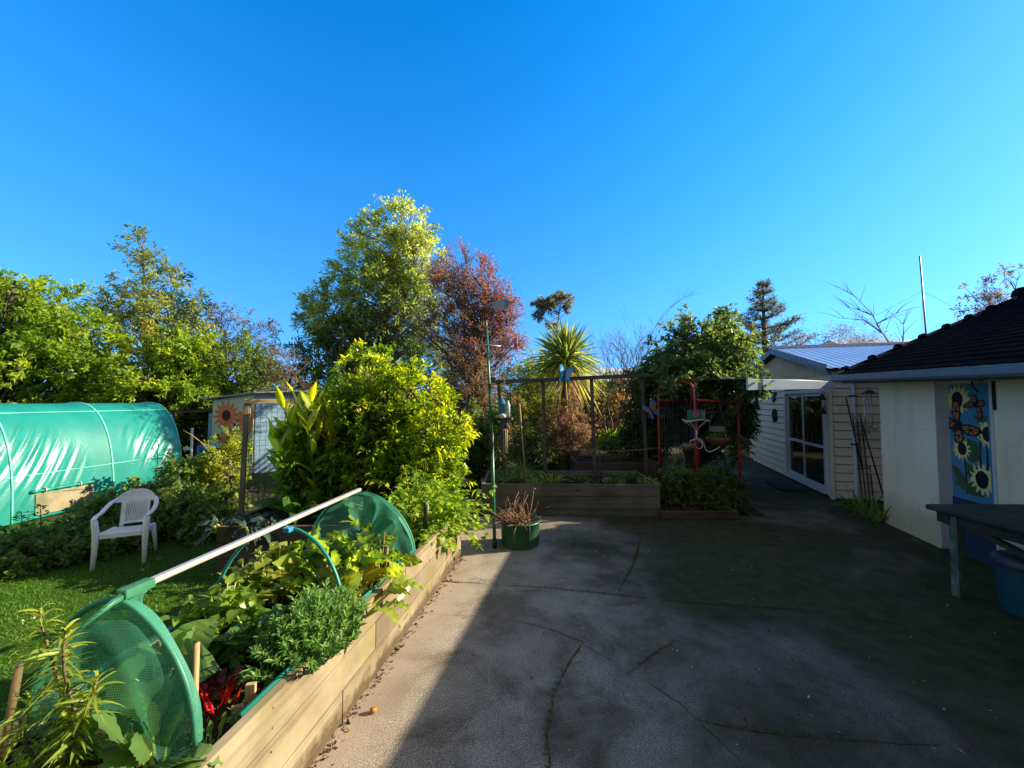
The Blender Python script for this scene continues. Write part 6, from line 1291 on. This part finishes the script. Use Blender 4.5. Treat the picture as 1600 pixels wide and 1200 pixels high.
# ginger / canna like clump left of it
rng = np.random.default_rng(51); q = PY(482, 700, 4.95); GI = thing('ginger_plant', 'clump of tall upright lance leaves with yellow tips left of the golden bush', 'plant', (q.x, 4.95, .1)); lv = Leaves(); mb = MB()
for i in range(40):
    a = rng.uniform(0, 6.28); bx, by = rng.normal(0, .15), rng.normal(0, .12); h = rng.uniform(1.1, 1.72); lx, ly = rng.normal(-.03, .16), rng.normal(0, .12); pts = [np.array([bx + lx * t ** 1.5, by + ly * t ** 1.5, .3 + (h - .3) * t]) for t in np.linspace(0, 1, 5)]; mb.tube([Vector(p) for p in pts], [.013, .012, .011, .009, .005], 6)
    k = 9
    for j in range(k):
        t = .25 + .75 * (j + 1) / k; p = np.array([bx + lx * t ** 1.5, by + ly * t ** 1.5, .3 + (h - .3) * t]); aa = a + j * 2.6; e = .5 + .75 * t
        lv.blade(p[None], np.array([[math.cos(aa) * math.cos(e), math.sin(aa) * math.cos(e), math.sin(e)]]), rng.uniform(.28, .42), rng.uniform(.075, .11), np.array([np.clip(t * .85 - .05 + rng.normal(0, .12), 0, 1)]), 5, rng.uniform(.1, .4), .2, 'leaf', rng=rng)
mb.build('stem', LM['shrub'], GI); lv.build('foliage', leafmat('leaf_ginger', [(.015, .04, .008), (.04, .085, .012), (.12, .17, .015), (.36, .33, .03)], .35, .35, .5), GI, True)
# ------------------------------------------------------------------ berry shrubs along the polytunnel
gsh = 'leafy shrubs along the polytunnel'
for i, (px, py, rx, ry, Y, lab, mk, dn) in enumerate((
        (30, 880, 70, 44, 4.5, 'low leafy shrub at the left edge, in front of the polytunnel', 'shrub', 1), (105, 850, 60, 40, 5.0, 'shrub under the mesh vent of the polytunnel, left of the chair', 'shrub', 1),
        (205, 800, 40, 50, 5.7, 'shrub directly behind the white chair', 'shrub', .9), (265, 810, 52, 66, 5.6, 'largest dark currant shrub right of the white chair', 'shrub', 1.2),
        (320, 812, 42, 50, 5.5, 'tall shrub with yellowish leaves against the trellis frame', 'mid', 1.1), (290, 740, 36, 30, 7.2, 'bushy shrub at the far end of the polytunnel', 'mid', .8), (160, 860, 40, 22, 4.9, 'low shrub beside the front legs of the chair', 'shrub', .6), (355, 720, 26, 50, 7.4, 'loose shrub in front of the sunflower shed', 'fern', .6))):
    tree('berry_shrub', lab, 'shrub', [lobe(px, py, rx, ry, Y, .4), lobe(px + rx * .3, py + ry * .3, rx * .8, ry * .7, Y - .1, .35)], LM[mk], ncl=int(95 * dn), per=44, L=.065, W=.045, rc=.17, tr=.018, seed=60 + i, group=gsh, trunks=4, bark='twig', up=.35, shell=.45, kind='leaf' if False else 'simple')
for i, (px, py, yt, Y, lab) in enumerate(((115, 850, 785, 4.75, 'thin leafy sapling standing left of the chair'), (60, 860, 790, 4.7, 'thin leafy sapling farther left under the tunnel side'), (30, 870, 800, 4.6, 'thin leafy sapling nearest the left edge'))):
    b = PY(px, py, Y); h = PY(px, yt, Y).z; rng = np.random.default_rng(70 + i); o = thing('sapling', lab, 'plant', (b.x, Y, 0), 0, 'saplings by the polytunnel'); mb = MB(); mb.tube([(0, 0, 0), (.02, 0, h * .5), (0, 0, h)], [.01, .008, .003], 5); mb.build('stem', M['twig'], o); n = 110; z = rng.uniform(.1, 1, n) * h; a = rng.uniform(0, 6.28, n); lv = Leaves(); lv.simple(np.stack([np.zeros(n), np.zeros(n), z], 1) + np.stack([np.cos(a), np.sin(a), np.zeros(n)], 1) * (rng.random(n) * (.04 + (h - z) * .22))[:, None], np.stack([np.cos(a), np.sin(a), rng.uniform(-.2, .9, n)], 1), rng.uniform(.035, .065, n), .02, rng.random(n), rng=rng); lv.build('foliage', LM['shrub'], o)
# arching bare cane at the tunnel end
o = thing('arching_cane', 'thin brown cane arching from the tunnel end towards the sunflower shed', 'plant', PY(290, 700, 8.2) * 1.0, 0); b = Vector(o.location); mb = MB(); mb.tube([PY(x, y, 8.2) - b for x, y in ((286, 672), (300, 680), (315, 692), (328, 707), (336, 720), (340, 760))], [.006, .009, .011, .012, .013, .014], 6); mb.build('stem', M['cane'], o)
# ------------------------------------------------------------------ plants in beds B, C, E and the alcove
def rosette(name, label, cat, p, n, L, W, mat, el=(.3, 1.2), droop=.5, fold=.2, wave=.0, seg=5, seed=1, prof='leaf', group=None, pet=0.0, petmat=None, r0=.03, tone=(.1, .9), petr=.006, arc=None):
    rng = np.random.default_rng(seed); o = thing(name, label, cat, p, 0, group); lv = Leaves(); mb = MB()
    for i in range(n):
        a = rng.uniform(*(arc or (0, 6.283))); e = rng.uniform(*el); d = np.array([math.cos(a) * math.cos(e), math.sin(a) * math.cos(e), math.sin(e)]); s0 = np.array([math.cos(a) * r0 * rng.random() * 2, math.sin(a) * r0 * rng.random() * 2, 0.]); Lp = pet * rng.uniform(.7, 1.2); s1 = s0 + d * Lp + np.array([0, 0, Lp * .1])
        if pet: mb.tube([Vector(s0), Vector((s0 + s1) / 2 + np.array([0, 0, -.02 * Lp])), Vector(s1)], [petr * 1.3, petr, petr * .8], 6, False, tone=rng.random())
        d2 = unit(d + np.array([0, 0, -.15]) + rng.normal(0, .12, 3)); l = L * rng.uniform(.65, 1.15)
        lv.blade(s1[None], d2[None], l, W * l / L * rng.uniform(.8, 1.15), np.array([rng.uniform(*tone)]), seg, droop * rng.uniform(.5, 1.4), fold, prof, wave, rng=rng)
    if pet: mb.build('stalk', petmat or mat, o)
    lv.build('foliage', mat, o, True); return o
def leafmat(name, cols, trans=.3, rough=.45, spec=.35): return _lm(name, cols, min(trans + .16, .55), rough, spec, 1.5)
LM['kale'] = leafmat('leaf_kale', [(.016, .034, .026), (.028, .052, .040), (.045, .075, .06)], .2, .5)
LM['veg'] = leafmat('leaf_veg', [(.022, .060, .010), (.050, .110, .014), (.10, .17, .02), (.20, .25, .03)], .38, .35, .5)
LM['brass'] = leafmat('leaf_brassica', [(.05, .105, .03), (.085, .155, .04), (.13, .21, .055)], .32, .42, .4)
LM['herb'] = leafmat('leaf_herb', [(.022, .065, .020), (.048, .12, .030), (.09, .18, .042), (.13, .22, .05)], .28, .45)
LM['yellow'] = leafmat('leaf_yellow', [(.20, .19, .02), (.28, .21, .02), (.28, .14, .02)], .4, .5)
LM['lily'] = leafmat('leaf_lily', [(.045, .085, .012), (.095, .15, .02), (.17, .22, .03), (.30, .33, .04)], .35, .38, .45)
LM['vine'] = leafmat('leaf_vine', [(.03, .075, .010), (.075, .15, .014), (.14, .22, .02), (.26, .30, .03)], .38, .42)
LM['redleaf'] = leafmat('leaf_redchard', [(.035, .010, .012), (.085, .012, .016), (.16, .02, .02)], .3, .3, .5)
M['redstalk'] = leafmat('red_stalk', [(.35, .008, .012), (.55, .015, .02)], .2, .3, .5)
M['palestalk'] = leafmat('pale_stalk', [(.22, .28, .08), (.35, .40, .14), (.4, .35, .08)], .2, .4)
for i, (px, py, lab) in enumerate(((350, 812, 'blue-green kale at the left end of the dark bed'), (425, 808, 'blue-green kale right of the netted frame post'), (395, 815, 'blue-green kale at the foot of the netted frame'))):
    rosette('kale_plant', lab, 'plant', PZ(px, py + 18, .42), 26, .18, .075, LM['kale'], (.2, 1.1), .9, .25, .12, 6, 80 + i, group='kale in the dark bed', pet=.12, petmat=M['palestalk'])
rosette('leafy_vegetable', 'broad dark green leaves between the netted frame and golden bush', 'plant', PZ(470, 815, .42), 22, .36, .16, LM['veg'], (.3, 1.2), .5, .2, .06, 5, 84, pet=.2, tone=(0, .4))
gcp = 'plants in the grey back bed'
for i, (px, py, n, L, W, mk, lab) in enumerate(((790, 752, 46, .36, .02, 'shrub', 'strappy grassy clump at the left end of the grey back bed'), (838, 756, 34, .30, .022, 'mid', 'strappy clump by the second post of the netting frame'), (862, 752, 24, .26, .03, 'fern', 'lighter strappy clump in the grey back bed'), (905, 756, 40, .2, .05, 'dark', 'low dark leafy plant in the middle of the grey back bed'), (955, 754, 26, .14, .06, 'shrub', 'small leafy seedling clump in the grey back bed'), (985, 752, 34, .22, .07, 'dark', 'leafy plant near the right end of the grey back bed'), (1010, 756, 30, .17, .05, 'shrub', 'small leafy plant at the very right end of the grey back bed'), (815, 745, 60, .42, .012, 'shrub', 'fine grassy tuft behind the strappy clumps in the back bed'))):
    rosette('bed_plant', lab, 'plant', PZ(px, py, .41), int(n * 1.3), L * 1.35, W * 1.2, LM[mk], (.5, 1.5), .5, .2, 0, 4, 90 + i, 'grass' if W < .025 else 'leaf', gcp, r0=.07)
ge = 'bushes at the foot of the red arch'
for i, (px, py, rx, ry, Y, lab, mk) in enumerate(((1066, 755, 30, 36, 6.75, 'left dark green bush at the foot of the red arch', 'shrub'), (1105, 765, 30, 38, 6.7, 'middle dark green bush at the foot of the red arch', 'shrub'), (1135, 772, 24, 38, 6.75, 'right dark green bush by the path under the red arch', 'dark'))):
    tree('low_bush', lab, 'shrub', [lobe(px, py, rx, ry, Y, .28), lobe(px, py + 20, rx, ry * .6, Y - .05, .28)], LM[mk], ncl=110, per=44, L=.055, W=.03, rc=.13, tr=.014, seed=100 + i, group=ge, trunks=4, bark='twig', shell=.45)
for i, (px, py, n, lab) in enumerate(((1345, 800, 90, 'arching strap leaved clump under the silver wind chime'), (1368, 812, 70, 'strap leaved clump at the house corner'))):
    rosette('strap_plant', lab, 'plant', PZ(px, py, .0), n, .62, .022, LM['shrub'], (.7, 1.5), .6, .25, 0, 5, 105 + i, 'grass', 'strap leaved clumps in the alcove', r0=.09)
q = PZ(1213, 738); rosette('small_weed', 'small dark weed growing at the foot of the weatherboard wall', 'plant', (q.x - .02, q.y, 0), 24, .16, .05, LM['dark'], (.3, 1.3), .5, .2, 0, 4, 108)
# ------------------------------------------------------------------ vegetables in bed A
Pz = lambda px, py, z=.44: PZ(px, py, z)
gv = 'vegetables in the long bed'
rosette('brassica_plant', 'big pale green broad leaved brassica just behind the near green net', 'plant', Pz(245, 1085), 8, .28, .21, LM['brass'], (.5, 1.3), .6, .12, .045, 13, 120, group=gv, pet=.12, petmat=M['palestalk'])
rosette('brassica_plant', 'broad leaved brassica at the very bottom, in front of the near green net', 'plant', Pz(218, 1235), 9, .20, .13, LM['brass'], (.5, 1.3), .5, .12, .05, 13, 121, group=gv, pet=.08, petmat=M['palestalk'], tone=(.0, .6))
rosette('brassica_plant', 'upright dark broad leaf in front of the net skirt', 'plant', Pz(238, 1190), 5, .26, .11, LM['brass'], (1.0, 1.5), .3, .12, .04, 13, 122, group=gv, pet=.06, petmat=M['palestalk'], tone=(.0, .5))
def leafy(name, label, p, r, h, n, L, W, mat, seed, mound=True, wave=.03, seg=4, group=gv, tone=(.1, .9)):
    rng = np.random.default_rng(seed); o = thing(name, label, 'plant', p, 0, group); mb = MB(); lv = Leaves()
    ns = max(5, n // 10); tips = []
    for i in range(ns):
        a = rng.uniform(0, 6.283); rr = r * math.sqrt(rng.random()); e = Vector((math.cos(a) * rr, math.sin(a) * rr, h * (1 - .55 * (rr / r) ** 2) * rng.uniform(.7, 1.1))); s_ = Vector((e.x * .35, e.y * .35, 0)); mb.tube([s_, s_.lerp(e, .5) + Vector((0, 0, .03)), e], [.006, .005, .003], 5, False, tone=rng.random()); tips.append((s_, e))
    for i in range(n):
        s_, e = tips[rng.integers(0, ns)]; t = rng.random() ** .5; q = np.array(s_.lerp(e, t)); a = rng.uniform(0, 6.283); el = rng.uniform(-.1, .9); lv.blade(q[None], np.array([[math.cos(a) * math.cos(el), math.sin(a) * math.cos(el), math.sin(el)]]), L * rng.uniform(.6, 1.2), W * rng.uniform(.6, 1.2), np.array([np.clip(rng.uniform(*tone) * .6 + .4 * t * tone[1], 0, 1)]), seg, rng.uniform(.2, .6), .12, 'leaf', wave, rng=rng)
    mb.build('stem', M['palestalk'], o); lv.build('foliage', mat, o, True); return o
leafy('potato_plant', 'bright green round leaved plant on the left side of the long bed', Pz(345, 985), .26, .30, 240, .10, .07, LM['veg'], 123)
leafy('potato_plant', 'round leaved plant in the dim middle of the long bed', Pz(395, 1010), .24, .22, 200, .09, .06, LM['veg'], 124, tone=(0, .55))
leafy('raspberry_plant', 'soft green plant with toothed leaves left of the green hoop', Pz(430, 935), .26, .36, 330, .085, .07, LM['mid'], 125, tone=(.3, .95))
leafy('raspberry_plant', 'leafy plant against the far left side of the long bed', Pz(380, 955), .2, .30, 200, .08, .06, LM['mid'], 126, tone=(.1, .7))
# dense narrow leaved herb
rng = np.random.default_rng(127); hp = Pz(487, 1028); o = thing('herb_bush', 'dense grey-green narrow leaved herb bush by the pale side board', 'plant', hp, angA, gv); lv = Leaves(); mb = MB()
for i in range(150):
    a = rng.uniform(0, 6.283); rr = math.sqrt(rng.random()); e = np.array([math.cos(a) * rr * .23, math.sin(a) * rr * .38, .31 * (1 - .7 * rr ** 2) * rng.uniform(.8, 1.1) + .03]); s0 = e * np.array([.45, .45, 0]); mb.tube([Vector(s0), Vector(e)], [.004, .002], 4, False)
    k = 34; t = rng.random(k) ** .6; az = rng.uniform(0, 6.283, k); ax = unit((e - s0)[None])[0]; d = np.stack([np.cos(az), np.sin(az), np.full(k, .5)], 1) * .75 + ax * (.35 + .6 * t)[:, None]
    lv.blade(s0 + (e - s0) * t[:, None], d, rng.uniform(.035, .07, k), rng.uniform(.008, .013, k), np.clip(t * .7 + rng.normal(.1, .15, k), 0, 1), 3, .35, .2, 'leaf', rng=rng)
mb.build('stem', LM['herb'], o); lv.build('foliage', LM['herb'], o)
gc = 'chard in the long bed'
M['chardstalk'] = leafmat('chard_stalk', [(.16, .22, .07), (.24, .27, .08), (.30, .24, .05)], .2, .4)
for i, (px, py, n, L, W, el, lab, tn) in enumerate(((520, 930, 15, .32, .125, (.7, 1.4), 'tall chard with crinkled leaves under the green hoop', (.2, .8)), (548, 905, 14, .36, .12, (.8, 1.5), 'tallest chard, one dark glossy leaf standing upright before the far net', (.0, .7)), (480, 915, 15, .31, .13, (.6, 1.3), 'chard at the left of the hoop with large pale leaves', (.4, .95)), (572, 935, 15, .24, .11, (.4, 1.2), 'yellowing chard leaning towards the pale side board', (.6, 1.0)), (560, 965, 12, .22, .10, (.1, .9), 'chard whose leaves hang over the pale side board', (.6, 1.0)), (598, 905, 12, .24, .12, (.5, 1.2), 'small chard near the far net', (.3, .9)))):
    rosette('chard_plant', lab, 'plant', Pz(px, py), n, L, W, LM['veg'], el, .6, .18, .17, 10, 130 + i, group=gc, pet=.2, petmat=M['chardstalk'], petr=.008, tone=tn)
rosette('chard_plant', 'chard with orange yellow dying leaves beside the hoop foot', 'plant', Pz(540, 950), 5, .2, .08, LM['yellow'], (.7, 1.4), .4, .15, .06, 6, 137, group=gc, pet=.14, petmat=M['chardstalk'], petr=.008)
rosette('red_chard', 'red stemmed chard glowing crimson near the front of the long bed', 'plant', Pz(343, 1105), 13, .075, .035, LM['redleaf'], (.6, 1.4), .4, .2, .08, 6, 138, pet=.075, petmat=M['redstalk'], petr=.004)
rosette('red_chard', 'small dark purple leaved seedling left of the crimson chard', 'plant', Pz(318, 1090), 12, .07, .035, LM['redleaf'], (.3, 1.2), .4, .2, .08, 5, 139, pet=.04, petmat=M['redstalk'], petr=.004)
for i, (px, py, lab) in enumerate(((405, 1085, 'tiny seedling beside the wooden marker block'), (380, 1130, 'tiny grey-green seedling at the front edge of the bed'), (330, 1165, 'tiny yellowish seedling near the net corner'), (360, 1085, 'tiny green seedling behind the crimson chard'))):
    rosette('seedling', lab, 'plant', Pz(px, py), 14, .06, .022, LM['herb'] if i == 1 else LM['veg'], (.4, 1.4), .4, .2, .03, 4, 140 + i, group='seedlings in the long bed', pet=.03, petmat=M['palestalk'], petr=.002)
# dry stalks
p = Pz(596, 900); o = thing('dry_stalk', 'thin dry brown stalks standing before the far net', 'plant', p); mb = MB(); mb.tube([(0, 0, 0), (.01, 0, .2), (.02, 0, .34)], [.006, .005, .003], 5, tone=.6); mb.tube([(.01, 0, .16), (.06, .02, .25)], [.004, .002], 4, tone=.8); mb.tube([(-.03, .02, 0), (-.02, .02, .28)], [.005, .003], 4, tone=.3); mb.build('stem', M['dead_stem'], o)
# bare straw mulch in bed A
lv = Leaves(); n = 1400; xx = RNG.uniform(-.92, -.06, n); yy = RNG.uniform(-3.4, -.1, n); pts = np.array([A(x, y, .445) for x, y in zip(xx, yy)]); lv.simple(pts, RNG.normal(size=(n, 3)) * [1, 1, .2], RNG.uniform(.015, .05, n), .01, RNG.random(n) * .6); tag(lv.build('mulch_leaves', M['litter']), kind='stuff')
# lily stems in the foreground
rng = np.random.default_rng(150); gl = 'lily stems in the near corner of the long bed'
for i, (px, py, top, lab) in enumerate(((92, 1215, (75, 935), 'tallest lily stem with narrow leaves, nearest the left edge'), (118, 1220, (112, 965), 'second lily stem, yellow-green at its tip, beside the tallest'), (62, 1225, (45, 1075), 'short lily stem leaning to the left edge'), (128, 1225, (140, 1045), 'lily stem leaning right across the green net'), (110, 1235, (95, 1115), 'shortest lily stem low in front of the others'))):
    b = PZ(px, py, .45); t_ = PY(top[0], top[1] + 14, b.y + .02); o = thing('lily_plant', lab, 'plant', b, 0, gl); e = t_ - b; h = e.length; mb = MB(); P_ = lambda t: np.array([e.x * t + .02 * math.sin(t * 5 + i), e.y * t + .015 * math.sin(t * 4 + i), e.z * t]); mb.tube([Vector(P_(t)) for t in np.linspace(0, 1, 8)], [.006] * 5 + [.005, .004, .003], 7); mb.build('stem', paint('lily_stem', (.12, .075, .045), (.08, .06, .03), .6) if i == 0 else bpy.data.materials['lily_stem'], o)
    lv = Leaves(); n = int(150 * h) + 22
    for j in range(n):
        t = .12 + .88 * (j / n) ** .85; a = j * 2.4 + rng.normal(0, .3); el = rng.uniform(.05, .55) + (.75 * max(0, (t - .85) / .15)); d = np.array([math.cos(a) * math.cos(el), math.sin(a) * math.cos(el), math.sin(el)]); l = rng.uniform(.075, .12) * (1 - .25 * max(0, t - .8) / .2)
        lv.blade(P_(t)[None], d[None], l, rng.uniform(.009, .013), np.array([np.clip(.15 + .45 * t + .35 * max(0, (t - .85) / .15) + rng.normal(0, .12), 0, 1)]), 5, rng.uniform(.15, .75), .25, 'leaf', rng=rng)
    lv.build('foliage', LM['lily'], o, True)
rosette('low_herb', 'low yellow-green mossy herb in the bottom left corner', 'plant', PZ(20, 1205, .45), 70, .05, .02, LM['gold'], (.3, 1.4), .3, .2, 0, 3, 156, r0=.06, tone=(.4, 1))
# trailing vine over the far corner
rng = np.random.default_rng(160); o = thing('trailing_plant', 'bright trailing leafy plant spilling over the far corner of the pale bed', 'plant', A(-.3, -.55, .45), angA); lv = Leaves(); mb = MB(); Pp, Dd = [], []
stems = []
for i in range(170):
    s_ = np.array([rng.uniform(-.3, .24), rng.uniform(-.35, .55), 0]); d = unit(np.array([rng.uniform(-.3, .9), rng.normal(.1, .5), rng.uniform(.3, 2.2)])[None])[0]; p = s_.copy(); L = rng.uniform(.25, .85); pts = [p.copy()]
    for k in range(5):
        d = unit((d + rng.normal(0, .25, 3) + np.array([.03, 0, -.22]))[None])[0]; p = p + d * L / 5
        if p[0] < .30 and p[2] < .02: p[2] = .03
        pts.append(p.copy())
    mb.tube([Vector(q) for q in pts], [.0035, .003, .003, .0025, .002, .0015], 4, False, tone=rng.random())
    for k in range(20):
        f = rng.uniform(.1, 1) * 5; j = min(int(f), 4); q = pts[j] + (pts[j + 1] - pts[j]) * (f - j); Pp.append(q + rng.normal(0, .015, 3)); Dd.append(rng.normal(size=3) * [1, 1, .5] + [.15, -.1, .15])
Pp, Dd = np.array(Pp), np.array(Dd); n = len(Pp); lv.blade(Pp, Dd, rng.uniform(.045, .08, n), rng.uniform(.04, .07, n), np.clip(rng.normal(.5, .25, n), 0, 1), 4, .35, .1, 'leaf', .05, rng=rng)
mb.build('stem', M['palestalk'], o); lv.build('foliage', LM['vine'], o)
# low growth at the bed corner on the ground
for i, (px, py, lab) in enumerate(((728, 800, 'low leafy weed behind the bed corner'), (715, 815, 'second low leafy weed at the bed corner'))):
    q = PZ(px, py); rosette('small_weed', lab, 'plant', (q.x, q.y, 0), 40, .12, .05, LM['vine'], (.2, 1.3), .5, .2, .03, 4, 170 + i, group='weeds at the bed corner', r0=.1)
# grassy rough ground behind the beds
lv = Leaves(); n = 14000; x = RNG.uniform(-9, 8.5, n); y = RNG.uniform(6.5, 13, n); k = ~((x > 4.0 + (y - 6.3) * .33) & (x < 12)); x, y = x[k], y[k]; n = len(x); d = np.stack([RNG.normal(0, .5, n), RNG.normal(0, .5, n), np.ones(n)], 1); lv.blade(np.stack([x, y, np.full(n, -.03)], 1), d, RNG.uniform(.06, .22, n), RNG.uniform(.008, .016, n), RNG.random(n), seg=2, droop=.5, prof='grass'); tag(lv.build('rough_grass', LM['shrub']), kind='stuff')
